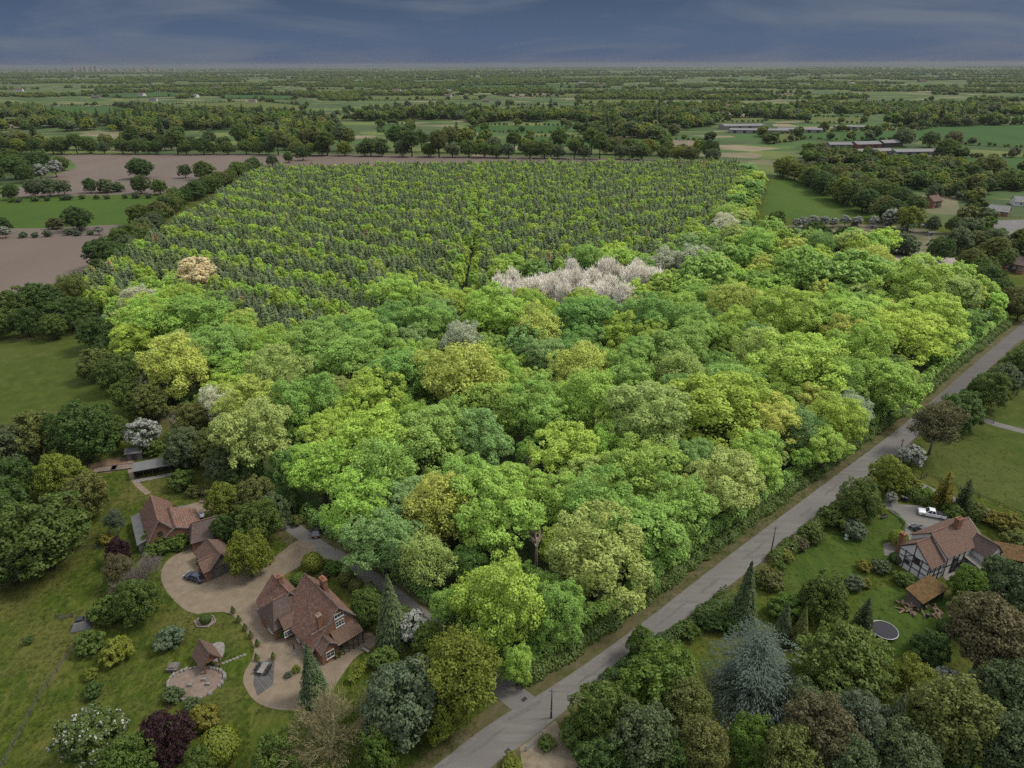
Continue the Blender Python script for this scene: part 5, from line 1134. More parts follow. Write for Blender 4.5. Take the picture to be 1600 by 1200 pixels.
class Frame:
    def __init__(s, a, b, z):
        A = P(*a, z); B = P(*b, z); s.m = (A + B) / 2; d = (B - A)[:2]; s.L = float(np.hypot(*d)); s.d = d / s.L; s.n = np.array([-s.d[1], s.d[0]]); s.ang = math.atan2(d[1], d[0])
    def root(s, name): return empty(name, (s.m[0], s.m[1], 0), s.ang)
def frame_at(px, py, ang, z=0.0):
    """a local frame at a ground point; ang in degrees from the view's right"""
    f = Frame.__new__(Frame); q = P(px, py, z); f.m = q; f.ang = math.radians(ang); f.L = 0; return f
def gable(root, x0, x1, rz, yl, yr, zl, zr, wall=None, roof=None, y0=0.0, ov=0.35, along='x', end_ov=0.25, t=0.16, base=0.0, hip0=0.0, hip1=0.0, wallname='wall'):
    """a roofed block: ridge along x (or y) at y0, eaves yl / yr away at heights zl / zr; hips shorten the ridge"""
    def tr(x, y, z): return (x, y, z) if along == 'x' else (-y, x, z)
    w = 0.24
    if wall:
        five = [(y0 - yr, base), (y0 - yr, zr - w), (y0, rz - w), (y0 + yl, zl - w), (y0 + yl, base)]
        four = [five[0], five[1], five[3], five[4]]
        mb = MB()
        xa, xb = x0 + hip0, x1 - hip1
        push = lambda sec, p, q: mb.extr([tr(p, y, z) for y, z in sec], Vector(tr(q, 0, 0)) - Vector(tr(p, 0, 0)))
        push(five, xa, xb)
        if hip0: push(four, x0, xa - 0.002)
        if hip1: push(four, xb + 0.002, x1)
        mb.build(wallname, wall, root)
    kl = (rz - zl) / yl; kr = (rz - zr) / yr
    L = [(y0, rz), (y0 + yl + ov, zl - kl * ov)]; Rr = [(y0, rz), (y0 - yr - ov, zr - kr * ov)]
    mb = MB(); a, b = x0 - end_ov, x1 + end_ov
    ha, hb = a + hip0, b - hip1
    for (ya, za), (yb, zb) in (L, Rr):
        mb.slab([tr(ha, ya, za), tr(hb, ya, za), tr(b, yb, zb), tr(a, yb, zb)], t)
    for hh, e in ((hip0, a), (hip1, b)):
        if hh:
            hx = ha if e == a else hb
            q = [Vector(tr(hx, y0, rz)), Vector(tr(e, L[1][0], L[1][1])), Vector(tr(e, Rr[1][0], Rr[1][1]))]
            dn = Vector((0, 0, -t)); mb.add(q + [p + dn for p in q], [(0, 1, 2), (5, 4, 3), (0, 3, 4, 1), (1, 4, 5, 2), (2, 5, 3, 0)])
    ro = mb.build('roof', roof, root)
    rd = MB().bar(tr(ha, y0, rz + 0.03), tr(hb, y0, rz + 0.03), 0.26, 0.14)
    rd.build('ridge_tiles', M_TILE3 if roof is not M_SLATE else M_STEEL, ro)
    if not hip1 and wall:
        bb = MB()
        for (ya, za), (yb, zb) in (L, Rr):
            bb.bar(tr(b + 0.03, ya, za - 0.10), tr(b + 0.03, yb, zb - 0.10), 0.06, 0.22)
        bb.build('barge_board', M_STONE if wall is M_BRICK else M_WHITE if wall is not M_WEATHER else M_TIMBER, ro)
    return ro
def chimney(parent, x, y, z0, z1, w=0.75, d=0.75, pots=2):
    mb = MB().box(x - w / 2, x + w / 2, y - d / 2, y + d / 2, z0, z1).box(x - w / 2 - .08, x + w / 2 + .08, y - d / 2 - .08, y + d / 2 + .08, z1 - .25, z1 - .08)
    c = mb.build('chimney', M_BRICK, parent)
    for i in range(pots):
        px = x + (i - (pots - 1) / 2) * 0.35
        MB().tube([(px, y, z1 - 0.02), (px, y, z1 + 0.4)], [0.12, 0.10], 8).build('chimney_pot', M_POT, c)
    return c
def window(parent, c, face, w, h, bars=(2, 2), mat=None):
    """face: outward axis '+x', '-x', '+y', '-y'"""
    mat = mat or M_WHITE
    ax = {'+x': ((0, 1), (1, 0)), '-x': ((0, 1), (-1, 0)), '+y': ((1, 0), (0, 1)), '-y': ((1, 0), (0, -1))}[face]
    (tx, ty), (nx, ny) = ax
    def pt(u, v, d): return (c[0] + tx * u + nx * d, c[1] + ty * u + ny * d, c[2] + v)
    mb = MB(); f = 0.09
    def bx(u0, u1, v0, v1, d0, d1):
        mb.hexa([pt(u0, v0, d0), pt(u1, v0, d0), pt(u1, v0, d1), pt(u0, v0, d1), pt(u0, v1, d0), pt(u1, v1, d0), pt(u1, v1, d1), pt(u0, v1, d1)])
    bx(-w / 2, w / 2, -h / 2, -h / 2 + f, -0.05, 0.07); bx(-w / 2, w / 2, h / 2 - f, h / 2, -0.05, 0.07)
    bx(-w / 2, -w / 2 + f, -h / 2 + f, h / 2 - f, -0.05, 0.065); bx(w / 2 - f, w / 2, -h / 2 + f, h / 2 - f, -0.05, 0.065)
    for i in range(1, bars[0]):
        u = -w / 2 + w * i / bars[0]; bx(u - 0.035, u + 0.035, -h / 2 + f, h / 2 - f, -0.03, 0.055)
    for i in range(1, bars[1]):
        v = -h / 2 + h * i / bars[1]; bx(-w / 2 + f, w / 2 - f, v - 0.03, v + 0.03, -0.03, 0.045)
    wi = mb.build('window', mat, parent)
    mb = MB(); bx(-w / 2 + f * .5, w / 2 - f * .5, -h / 2 + f * .5, h / 2 - f * .5, -0.02, 0.03); mb.build('pane', M_GLASS, wi)
    mb = MB(); bx(-w / 2 - .08, w / 2 + .08, -h / 2 - .09, -h / 2 - .005, -0.04, 0.14); mb.build('sill', mat, wi)
    return wi
def door(parent, c, face, w=0.95, h=2.05, mat=None):
    tx, ty, nx, ny = {'+x': (0, 1, 1, 0), '-x': (0, 1, -1, 0), '+y': (1, 0, 0, 1), '-y': (1, 0, 0, -1)}[face]
    mb = MB()
    def pt(u, v, d): return (c[0] + tx * u + nx * d, c[1] + ty * u + ny * d, c[2] + v)
    def bx(u0, u1, v0, v1, d0, d1): mb.hexa([pt(u0, v0, d0), pt(u1, v0, d0), pt(u1, v0, d1), pt(u0, v0, d1), pt(u0, v1, d0), pt(u1, v1, d0), pt(u1, v1, d1), pt(u0, v1, d1)])
    bx(-w / 2, w / 2, 0.02, h, -0.04, 0.06); bx(-w / 2 - .09, -w / 2, 0.02, h + .09, -0.04, 0.085); bx(w / 2, w / 2 + .09, 0.02, h + .09, -0.04, 0.085); bx(-w / 2, w / 2, h, h + .09, -0.04, 0.085)
    d = mb.build('door', mat or M_TIMBER, parent)
    mb = MB(); bx(w / 2 - .16, w / 2 - .08, 0.95, 1.05, 0.06, 0.11); mb.build('handle', M_STEEL, d)
    return d

# ------------------------------------------------------------------ the big brick house
fh = Frame((477, 897), (527, 947), 8.5); H1 = fh.root('brick_house')
tag(H1, 'large brick house with long clay tile roofs beside the gravel drive', 'house')
L2 = fh.L / 2
r1 = gable(H1, -L2, L2, 8.5, 2.6, 5.4, 5.3, 2.7, M_BRICK, M_TILE)
chimney(r1, -1.0, 1.1, 5.5, 9.7, 1.5, 0.8, 3); chimney(r1, 4.6, -3.1, 3.0, 8.1, 0.8, 0.8, 1)
# wing to the left with its parallel ridge, then the mossy cross roof
r2 = gable(H1, -11.6, -5.6, 6.6, 2.2, 3.6, 4.0, 2.9, M_BRICK, M_TILE, y0=-3.4, wallname='wing_wall')
chimney(r2, -8.6, -3.4, 5.4, 8.2, 0.8, 0.7, 2)
gable(H1, -7.9, -1.8, 6.0, 2.9, 2.9, 3.0, 2.9, M_BRICK, M_TILE2, y0=6.0, along='y', hip0=1.9, wallname='cross_wing_wall')
gable(H1, -6.6, -3.6, 4.5, 1.3, 1.3, 3.0, 3.0, M_BRICK, M_TILE3, y0=3.2, along='y', ov=0.3, wallname='porch_wall')
# front lean-to on posts and the little front gable
vb = MB().slab([(L2 + 0.02, 2.9, 4.05), (L2 + 0.02, -2.0, 4.05), (L2 + 2.5, -2.0, 2.85), (L2 + 2.5, 2.9, 2.85)], 0.14).build('veranda_roof', M_LOWT, H1)
for i in range(6):
    y = 2.7 - i * 0.92
    MB().box(L2 + 2.2, L2 + 2.34, y - 0.07, y + 0.07, 0, 2.86).build('veranda_post', M_TIMBER, H1)
gable(H1, L2 - 1.6, L2 + 1.9, 4.5, 1.5, 1.5, 3.1, 3.1, M_BRICK, M_TILE3, y0=-3.3, ov=0.3, wallname='bay_wall')
window(H1, (L2 + 0.02, 0.0, 6.55), '+x', 1.7, 0.9, (3, 1)); window(H1, (L2 + 0.02, 0.0, 4.85), '+x', 1.6, 1.15, (3, 2)); window(H1, (L2 + 0.02, 1.2, 1.5), '+x', 1.8, 1.4, (3, 2)); window(H1, (L2 + 1.92, -3.3, 1.6), '+x', 1.5, 1.4, (2, 2))
window(H1, (L2 - 3.0, -5.42, 1.4), '-y', 1.2, 1.1); window(H1, (0.2, -5.42, 1.4), '-y', 1.2, 1.1)
window(H1, (-4.9, -7.92, 1.6), '-y', 1.7, 1.2, (3, 2)); window(H1, (-1.98 + 0.2, -6.2, 1.6), '+x', 1.4, 1.1, (3, 2)); door(H1, (-3.2, -6.62, 0), '-y')
window(H1, (-9.0, -7.02, 1.6), '-y', 1.4, 1.1); MB().box(L2 - 0.01, L2 + 0.05, -5.2, 2.55, 5.62, 5.80).build('string_course', M_STONE, H1)

# ------------------------------------------------------------------ barn house, outbuilding, garage, garden hut
fb = Frame((234, 766), (247, 812), 7.2); B1 = fb.root('barn_house'); L2 = fb.L / 2
tag(B1, 'tall brick barn house with steep mottled tile roof', 'house')
gable(B1, -L2, L2, 7.2, 3.1, 3.0, 3.2, 2.6, M_BRICK, M_TILE, hip0=2.2)
gable(B1, -1.0, L2 + 0.6, 4.9, 4.6, 2.0, 2.7, 3.4, M_BRICK, M_TILE, y0=2.6, wallname='wing_wall')
MB().prism([(-L2 + 0.5, -4.6), (L2 - 1.0, -4.6), (L2 - 1.0, -3.02), (-L2 + 0.5, -3.02)], 0, 2.2).build('lean_to', M_STONE, B1)
MB().slab([(-L2 + 0.3, -3.0, 2.75), (L2 - 0.8, -3.0, 2.75), (L2 - 0.8, -4.8, 2.2), (-L2 + 0.3, -4.8, 2.2)], 0.1).build('lean_to_roof', M_ROOFFELT, B1)
window(B1, (L2 + 0.02, -0.3, 4.0), '+x', 0.9, 0.8, (2, 2), M_TIMBER); window(B1, (L2 + 0.62, 4.6, 1.5), '+x', 1.2, 1.0); door(B1, (L2 + 0.62, 2.6, 0), '+x'); window(B1, (0, 7.22, 1.5), '+y', 1.3, 1.0)
MB().box(-4.5, -2.3, 3.15, 5.4, 0, 2.3).build('flat_roof_porch', M_ROOFFELT, B1)
fo = Frame((296, 818), (340, 806), 5.2); O1 = fo.root('outbuilding'); L2 = fo.L / 2 + 0.4
tag(O1, 'low brick outbuilding with dark brown roof between barn house and garage', 'outbuilding')
gable(O1, -L2, L2, 5.2, 2.9, 2.9, 2.8, 2.7, M_BRICK, M_TILE2, hip0=1.2)
window(O1, (-0.8, -2.92, 1.5), '-y', 1.0, 0.9); door(O1, (1.3, -2.92, 0), '-y')
fg = Frame((320, 837), (346, 867), 4.9); G1 = fg.root('garage'); L2 = fg.L / 2
tag(G1, 'small garage with hipped brown roof and cross gable facing the drive', 'garage')
gable(G1, -L2, L2 - 0.4, 4.9, 2.7, 2.5, 2.5, 2.4, M_WEATHER, M_TILE3, hip0=1.6)
gable(G1, -3.6, 0.2, 4.2, 1.7, 1.7, 2.6, 2.6, M_BRICK, M_TILE3, y0=-L2 + 2.2, along='y', ov=0.25, wallname='cross_gable_wall')
for dx in (-2.4, 0.3):
    MB().box(dx - 1.1, dx + 1.1, -2.56, -2.45, 0.03, 2.0).build('garage_door', M_TIMBER, G1)
fk = Frame((314, 1001), (326, 1018), 3.9); K1 = fk.root('garden_hut'); L2 = fk.L / 2 + 0.3
tag(K1, 'tiny open brick hut with tiled roof on the lawn', 'hut')
gable(K1, -L2, L2, 3.9, 1.35, 1.5, 2.1, 2.0, None, M_TILE3)
for xx in (-L2 + 0.15, L2 - 0.15):
    for yy in (-1.25, 1.15): MB().box(xx - .13, xx + .13, yy - .13, yy + .13, 0, 2.05).build('pier', M_BRICK, K1)
MB().extr([(L2 - 0.25, -1.4, 2.0), (L2 - 0.25, 1.25, 2.0), (L2 - 0.25, 0, 3.6)], (0.2, 0, 0)).build('gable_wall', M_BRICK, K1)
MB().box(-L2 + 0.02, -L2 + 0.26, -1.1, 1.0, 0, 2.0).build('back_wall', M_WHITE, K1)
sheet('hut_paving', smooth_poly(G((322, 1030), (330, 1008), (340, 1003), (352, 1004), (350, 1025), (338, 1037)), 1), 0.05, M_STONE)

# ------------------------------------------------------------------ half timbered house
fr = Frame((1456, 832), (1513, 809), 7.8); T1 = fr.root('half_timbered_house'); L2 = fr.L / 2
tag(T1, 'white half timbered house with brown tile roof and brick chimney', 'house')
r5 = gable(T1, -L2, L2, 7.8, 3.4, 4.0, 5.2, 4.9, M_RENDER, M_TILE3)
gable(T1, -L2 - 4.2, -L2 + 0.3, 7.0, 2.9, 3.7, 4.4, 3.9, M_RENDER, M_TILE3, y0=-0.2, wallname='wing_wall')
gable(T1, -7.2, -3.2, 6.6, 1.9, 1.9, 4.6, 4.6, M_RENDER, M_TILE2, y0=-L2 + 1.4, along='y', wallname='cross_gable_wall')
T1.children[-1]
chimney(r5, 1.2, -0.6, 6.5, 9.5, 1.3, 0.9, 2)
chimney(r5, -L2 - 3.6, 3.0, 2.0, 6.8, 0.9, 0.9, 1)
def timbers(root, pts, name='timber', w=0.15, d=0.10):
    for a, b in pts:
        MB().bar(a, b, w if abs(a[0] - b[0]) < 1e-6 else d, d if abs(a[0] - b[0]) < 1e-6 else w).build(name, M_TIMBER, root)
xg = -L2 - 4.26
bars = [((xg, -3.75, 2.6), (xg, 2.6, 2.6)), ((xg, -3.6, 3.9), (xg, 2.4, 3.9)), ((xg, -3.75, 0.1), (xg, -3.75, 3.6)), ((xg, 2.55, 0.1), (xg, 2.55, 4.0)), ((xg, -0.4, 0.1), (xg, -0.4, 6.4)), ((xg, -2.2, 0.1), (xg, -2.2, 4.2)), ((xg, 1.2, 0.1), (xg, 1.2, 4.2)),
        ((xg, -3.75, 3.7), (xg, -0.3, 6.5)), ((xg, 2.6, 4.2), (xg, -0.1, 6.5)), ((xg, -3.8, 1.4), (xg, 2.6, 1.4)), ((xg, -2.2, 2.7), (xg, -0.5, 4.1)), ((xg, 1.2, 2.7), (xg, -0.3, 4.1))]
timbers(T1, bars)
yf = -4.06
timbers(T1, [((x, yf, 0.1), (x, yf, 4.6)) for x in (-L2 + 0.4, -3.2, -1.6, 0.0)] + [((-L2 + 0.1, yf, 2.4), (0.6, yf, 2.4)), ((-L2 + 0.1, yf, 4.5), (0.6, yf, 4.5))])
yw = -3.96
timbers(T1, [((x, yw, 0.1), (x, yw, 3.5)) for x in (-L2 - 4.0, -L2 - 2.6, -L2 - 1.2)] + [((-L2 - 4.1, yw, 1.3), (-L2, yw, 1.3)), ((-L2 - 4.1, yw, 2.5), (-L2, yw, 2.5))])
timbers(T1, [((x, -7.27, 0.1), (x, -7.27, 4.4)) for x in (0.0 + L2 - 3.2, L2 - 1.4, L2 + 0.4)] + [((L2 - 3.2, -7.27, 2.5), (L2 + 0.4, -7.27, 2.5)), ((L2 - 3.2, -7.27, 4.3), (L2 + 0.4, -7.27, 4.3))])
window(T1, (xg - 0.02, -1.2, 3.4), '-x', 1.2, 1.0, (3, 2), M_TIMBER); window(T1, (xg - 0.02, 0.5, 1.9), '-x', 1.0, 0.8, (2, 2), M_TIMBER); window(T1, (-2.4, yf - 0.01, 3.1), '-y', 0.9, 0.9, (2, 2), M_TIMBER); window(T1, (-0.8, yf - 0.01, 1.5), '-y', 1.0, 1.0, (2, 2), M_TIMBER)
window(T1, (L2 - 1.4, -7.22, 3.4), '-y', 1.2, 1.0, (3, 2), M_TIMBER); door(T1, (-2.4, yf - 0.01, 0), '-y')
MB().slab([(0.2, -4.1, 3.0), (3.0, -4.1, 3.0), (3.0, -7.4, 2.5), (0.2, -7.4, 2.5)], 0.12).build('porch_roof', M_STONE, T1)
for xx in (0.4, 1.6, 2.8): MB().box(xx - .08, xx + .08, -7.3, -7.14, 0, 2.45).build('porch_post', M_TIMBER, T1)
MB().box(L2 + 0.3, L2 + 3.6, -2.5, 2.6, 0, 2.4).build('rear_extension', M_BRICK, T1)
MB().slab([(L2 + 0.1, 3.0, 3.6), (L2 + 3.9, 3.0, 2.5), (L2 + 3.9, -2.9, 2.5), (L2 + 0.1, -2.9, 3.6)], 0.12).build('extension_roof', M_LOWT, T1)
sheet('patio', G((1470, 898), (1500, 880), (1545, 850), (1570, 860), (1560, 885), (1510, 900), (1480, 908)), 0.05, M_STONE)
# open sheds near it
def open_shed(name, label, px, py, ang, L, W, h, roofmat, slope=0.5, posts=4, backwall=True):
    f = frame_at(px, py, ang); r = f.root(name); tag(r, label, 'shed')
    MB().slab([(-L / 2 - .3, -W / 2 - .3, h), (L / 2 + .3, -W / 2 - .3, h), (L / 2 + .3, W / 2 + .3, h + slope), (-L / 2 - .3, W / 2 + .3, h + slope)], 0.14).build('roof', roofmat, r)
    for i in range(posts):
        x = -L / 2 + L * i / (posts - 1)
        MB().box(x - .07, x + .07, -W / 2 - .07, -W / 2 + .07, 0, h - 0.14).build('post', M_TIMBER, r)
    if backwall:
        MB().box(-L / 2, L / 2, W / 2 - .1, W / 2, 0, h + slope * 0.9 - 0.25).build('back_wall', M_WEATHER, r)
        for sx in (-1, 1): MB().hexa([(sx * L / 2 - .05, -W / 2 + .1, 0), (sx * L / 2 + .05, -W / 2 + .1, 0), (sx * L / 2 + .05, W / 2 - .1, 0), (sx * L / 2 - .05, W / 2 - .1, 0), (sx * L / 2 - .05, -W / 2 + .1, h - .2), (sx * L / 2 + .05, -W / 2 + .1, h - .2), (sx * L / 2 + .05, W / 2 - .1, h + slope * .8 - .25), (sx * L / 2 - .05, W / 2 - .1, h + slope * .8 - .25)]).build('side_wall', M_WEATHER, r)
    return r
open_shed('log_shed', 'open shed with mossy orange roof above the log pile', 1442, 938, 30, 7.0, 3.0, 2.3, M_MOSSR, 0.9)
open_shed('garden_shelter', 'small open shelter with mossy roof at the right edge', 1578, 880, -20, 5.5, 3.6, 2.3, M_MOSSR, 0.9)
ST = open_shed('timber_stable', 'long dark timber stable with grey roof at the garden top', 248, 738, 22, 10.0, 3.0, 2.4, M_ROOFFELT, 0.5, 6)
MB().box(-5.2, 5.2, -3.0, -1.6, 0.0, 0.08).build('plinth', M_STONE, ST)
f_ = frame_at(213, 715, 15); S1 = f_.root('garden_shed'); tag(S1, 'small grey garden shed beside the hawthorn', 'shed')
gable(S1, -1.8, 1.8, 3.0, 1.4, 1.4, 2.1, 2.1, M_WEATHER, M_ROOFFELT, ov=0.15); door(S1, (0, -1.42, 0), '-y', 0.9, 1.8)
# logs: each one a thing of the heap
M_LOG = surf('cut_log', [(0.3, (0.1050, 0.0713, 0.0488)), (0.7, (0.1800, 0.1275, 0.0900))], scale=2)
log_mesh = [MB().tube([(-l / 2, 0, 0), (l / 2, 0, 0)], [r, r * .9], 8).mesh('log', M_LOG) for l, r in ((1.1, 0.2), (0.8, 0.24), (1.5, 0.15))]
lc = P(1415, 948); LOGS = []
for i in range(46):
    a = RNG.uniform(0, 1); b = RNG.uniform(-1, 1)
    o = link('log', log_mesh[i % 3]); o.location = (lc[0] + a * 7.2 - 1.5 + b * 0.4, lc[1] + b * 1.6 - a * 1.6, 0.2 + 0.9 * (1 - abs(b)) * (1 - abs(a - 0.35)) * RNG.uniform(0.2, 1))
    o.rotation_euler = (RNG.normal() * 0.2, RNG.normal() * 0.25, RNG.uniform(0, 6.28))
    LOGS.append(o)
LOGS.sort(key=lambda o: o.location.x)
for i, o in enumerate(LOGS): tag(o, f'cut log in the heap by the mossy shed, {"first" if i == 0 else ordw(i)} from the left', 'log', 'logs heaped by the mossy shed')
for k, (px, py, c) in enumerate(((1437, 952, (0.03, 0.045, 0.09)), (1448, 965, (0.02, 0.022, 0.03)))):
    q = P(px, py); o = MB().tube([(0, 0, 0), (0, 0, 0.5), (0, 0, 0.85)], [0.3, 0.33, 0.3], 12).build('barrel', flat('barrel_plastic', c, 0.5)); o.location = (q[0], q[1], 0.02)
    tag(o, ('blue barrel' if k == 0 else 'black barrel') + ' beside the log heap', 'barrel')

# ------------------------------------------------------------------ cars
def car(name, label, px, py, ang, paint, L=4.4, W=1.8, Hh=1.48, pickup=False, cat='car'):
    f = frame_at(px, py, ang); r = f.root(name); tag(r, label, cat)
    M_P = surf('car_paint_' + name + str(int(px)), [(0.3, paint), (0.7, tuple(v * 1.05 for v in paint))], scale=1, rough=0.25, spec=0.6)
    zb, zs = 0.28, 0.80 if not pickup else 0.98
    prof = [(-L / 2, zb + .1), (-L / 2 + .1, zb), (L / 2 - .15, zb), (L / 2, zb + .15), (L / 2 - .03, zs - .16), (L / 2 - .35, zs - .06), (L * 0.22, zs + .06), (-L / 2 + .12, zs + .06), (-L / 2 - .0, zs - .12)]
    if pickup: prof = [(-L / 2, zb + .2), (-L / 2 + .05, zb + .1), (L / 2 - .15, zb), (L / 2, zb + .2), (L / 2 - .03, zs - .1), (L / 2 - .3, zs), (L * 0.25, zs + .06), (-L * .12, zs + .06), (-L * .12, zs - .35), (-L / 2, zs - .35)]
    body = MB().extr([(x, -W / 2, z) for x, z in prof], (0, W, 0)).build('body', M_P, r, bevel=0.05)
    if pickup:
        for sy in (-1, 1): MB().box(-L / 2, -L * .12, sy * (W / 2 - .04) - .04, sy * (W / 2 - .04) + .04, zs - .36, zs + .08).build('bed_side', M_P, r)
        MB().box(-L / 2 - .02, -L / 2 + .06, -W / 2 + .06, W / 2 - .06, zs - .36, zs + .08).build('tailgate', M_P, r)
        MB().box(-L / 2 + .3, -L * .15, -W / 2 + .2, W / 2 - .25, zs - .34, zs + .3).build('load', M_PLASTIC, r, bevel=0.08)
        x0, x1, t0, t1 = -L * .12, L * .24, -L * .08, L * .12
    else:
        x0, x1, t0, t1 = -L * .46, L * .24, -L * .34, L * .06
    g = MB().hexa([(x0, -W / 2 + .06, zs + .05), (x1, -W / 2 + .06, zs + .05), (x1, W / 2 - .06, zs + .05), (x0, W / 2 - .06, zs + .05), (t0, -W / 2 + .24, Hh - .06), (t1, -W / 2 + .24, Hh - .06), (t1, W / 2 - .24, Hh - .06), (t0, W / 2 - .24, Hh - .06)])
    g.build('windows', M_GLASS, r, bevel=0.03)
    rf = MB().hexa([(t0 - .05, -W / 2 + .23, Hh - .07), (t1 + .05, -W / 2 + .23, Hh - .07), (t1 + .05, W / 2 - .23, Hh - .07), (t0 - .05, W / 2 - .23, Hh - .07), (t0 + .1, -W / 2 + .32, Hh), (t1 - .1, -W / 2 + .32, Hh), (t1 - .1, W / 2 - .32, Hh), (t0 + .1, W / 2 - .32, Hh)]).build('car_roof', M_P, r)
    pil = MB()
    for sy in (-1, 1):
        for xa, xb in ((x0, t0), (x1, t1), ((x0 + x1) / 2 - .1, (t0 + t1) / 2 - .05)):
            pil.bar((xa, sy * (W / 2 - .05), zs + .04), (xb, sy * (W / 2 - .23), Hh - .05), 0.09)
    pil.build('pillars', M_P, r)
    for sx in (-0.31, 0.31):
        for sy in (-1, 1):
            w = MB().tube([(sx * L, sy * (W / 2 - .17), 0.33), (sx * L, sy * (W / 2 + .015), 0.33)], [0.33, 0.33], 16).build('wheel', M_PLASTIC, r)
            MB().tube([(sx * L, sy * (W / 2 - .1), 0.33), (sx * L, sy * (W / 2 + .025), 0.33)], [0.2, 0.2], 12).build('rim', M_STEEL, w)
    for sy in (-1, 1):
        MB().box(L / 2 - .08, L / 2 + .02, sy * (W / 2 - .28) - .17, sy * (W / 2 - .28) + .17, 0.58, 0.72).build('headlight', M_WHITE, r)
        MB().box(-L / 2 - .02, -L / 2 + .06, sy * (W / 2 - .22) - .13, sy * (W / 2 - .22) + .13, 0.62, 0.78).build('tail_light', flat('tail_red' + str(int(px)) + str(sy), (0.22, 0.012, 0.01), 0.3), r)
        MB().box(L * .17, L * .2, sy * (W / 2 + .06) - .08, sy * (W / 2 + .06) + .08, zs + .02, zs + .14).build('mirror', M_P, r)
    MB().box(-L / 2 - .025, -L / 2 + .02, -.26, .26, 0.46, 0.57).build('number_plate', flat('plate' + str(int(px)), (0.45, 0.40, 0.10), 0.5), r)
    return r
car('dark_hatchback', 'dark blue hatchback parked on the gravel before the garage', 306, 905, 158, (0.012, 0.016, 0.032), 4.5)
car('black_car', 'black car parked on the verge where the lane meets the wood', 495, 833, 100, (0.010, 0.011, 0.013), 4.2)
car('white_pickup', 'white pickup with a loaded bed beside the half timbered house', 1455, 806, 157, (0.46, 0.46, 0.46), 5.3, 1.9, 1.75, True, 'pickup')
car('dark_estate', 'dark grey car nosed towards the half timbered house', 1438, 832, 118, (0.022, 0.022, 0.026), 4.5)
car('silver_car', 'small pale car half hidden beside the brown outbuilding', 325, 812, 25, (0.28, 0.29, 0.30), 4.0)
car('grey_car', 'dark car half hidden behind the brown outbuilding', 303, 812, 35, (0.03, 0.03, 0.035), 4.2)

# ------------------------------------------------------------------ poles, fences, garden things
def pole(px, py, top_y, label):
    q = P(px, py); h = 5.0
    for _ in range(30):
        if Q((q[0], q[1], h))[1] > top_y: h += 0.25
    r = empty('telegraph_pole', (q[0], q[1], 0)); tag(r, label, 'telegraph pole', 'telegraph poles along the road')
    MB().tube([(0, 0, -0.3), (0.02, 0, h * .5), (0, 0, h)], [0.15, 0.125, 0.10], 8).build('post', M_WEATHER, r, smooth=True)
    MB().box(-0.12, 0.12, -0.14, -0.10, h * .25, h * .25 + .35).build('warning_plate', M_STEEL, r)
    MB().box(-0.45, 0.45, -0.05, 0.05, h - 0.55, h - 0.45).build('cross_arm', M_WEATHER, r)
    for x in (-0.38, 0.38): MB().tube([(x, 0, h - 0.45), (x, 0, h - 0.28)], [0.05, 0.035], 6).build('insulator', M_WHITE, r)
pole(861, 1122, 1076, 'telegraph pole opposite the road junction'); pole(1204, 866, 822, 'telegraph pole at the foot of the striped lawn'); pole(1404, 714, 687, 'telegraph pole by the drive mouth')
def fence(name, label, pts, h=1.15, gap=2.6, rails=2, mat=None, group=None):
    g = [np.array(P(a, b)[:2]) for a, b in pts]
    r = empty(name, (g[0][0], g[0][1], 0)); tag(r, label, 'fence', group)
    o0 = g[0]
    pm_ = MB().box(-.06, .06, -.06, .06, 0, h + 0.1).mesh('post', mat or M_WEATHER)
    for a, b in zip(g[:-1], g[1:]):
        L = np.linalg.norm(b - a); n = max(1, int(L / gap)); ang = math.atan2(b[1] - a[1], b[0] - a[0])
        rl = MB().box(0, L / n, -.075, -.06 - 0.003, -.05, .05).mesh('rail', mat or M_WEATHER)
        for i in range(n):
            q = a + (b - a) * i / n - o0
            p_ = link('post', pm_, r, (q[0], q[1], 0)); p_.rotation_euler = (0, 0, ang)
            for k in range(rails):
                rr = link('rail', rl, r, (q[0], q[1], h * (k + 1) / rails - 0.08)); rr.rotation_euler = (0, 0, ang)
    q = g[-1] - o0; link('post', pm_, r, (q[0], q[1], 0))
    return r
fence('post_and_rail_fence', 'long weathered rail fence crossing the left pasture', ((118, 1010), (60, 1095), (8, 1195), (-20, 1240)), 1.1, 2.4, 3)
fence('field_fence', 'dark fence along the top of the left meadow', ((0, 537), (60, 532), (125, 525)), 1.1, 3.0, 2)
fence('paddock_fence', 'thin dark fence between paddock and side track', ((1440, 742), (1500, 765), (1560, 790), (1640, 825)), 1.0, 3.5, 2, M_TIMBER)
fence('garden_fence', 'short fence below the barn lawn', ((128, 857), (150, 858), (172, 860)), 1.0, 2.4, 3)
fence('yard_fence', 'grey fence between hedge and garage', ((292, 860), (306, 858)), 1.2, 1.6, 3)
fence('paddock_gate', 'dark wooden gate where the side track leaves the road', ((1428, 757), (1447, 745)), 1.2, 2.0, 4, M_TIMBER)
fence('field_gate', 'grey gate standing in the left pasture', ((92, 968), (115, 964)), 1.1, 2.6, 5)
fence('track_gate', 'pale gate across the upper side track', ((1534, 656), (1552, 662)), 1.2, 2.0, 4)
fence('entrance_gate', 'pale metal gate at the field entrance', ((822, 1174), (848, 1150)), 1.1, 2.5, 5, M_STEEL)
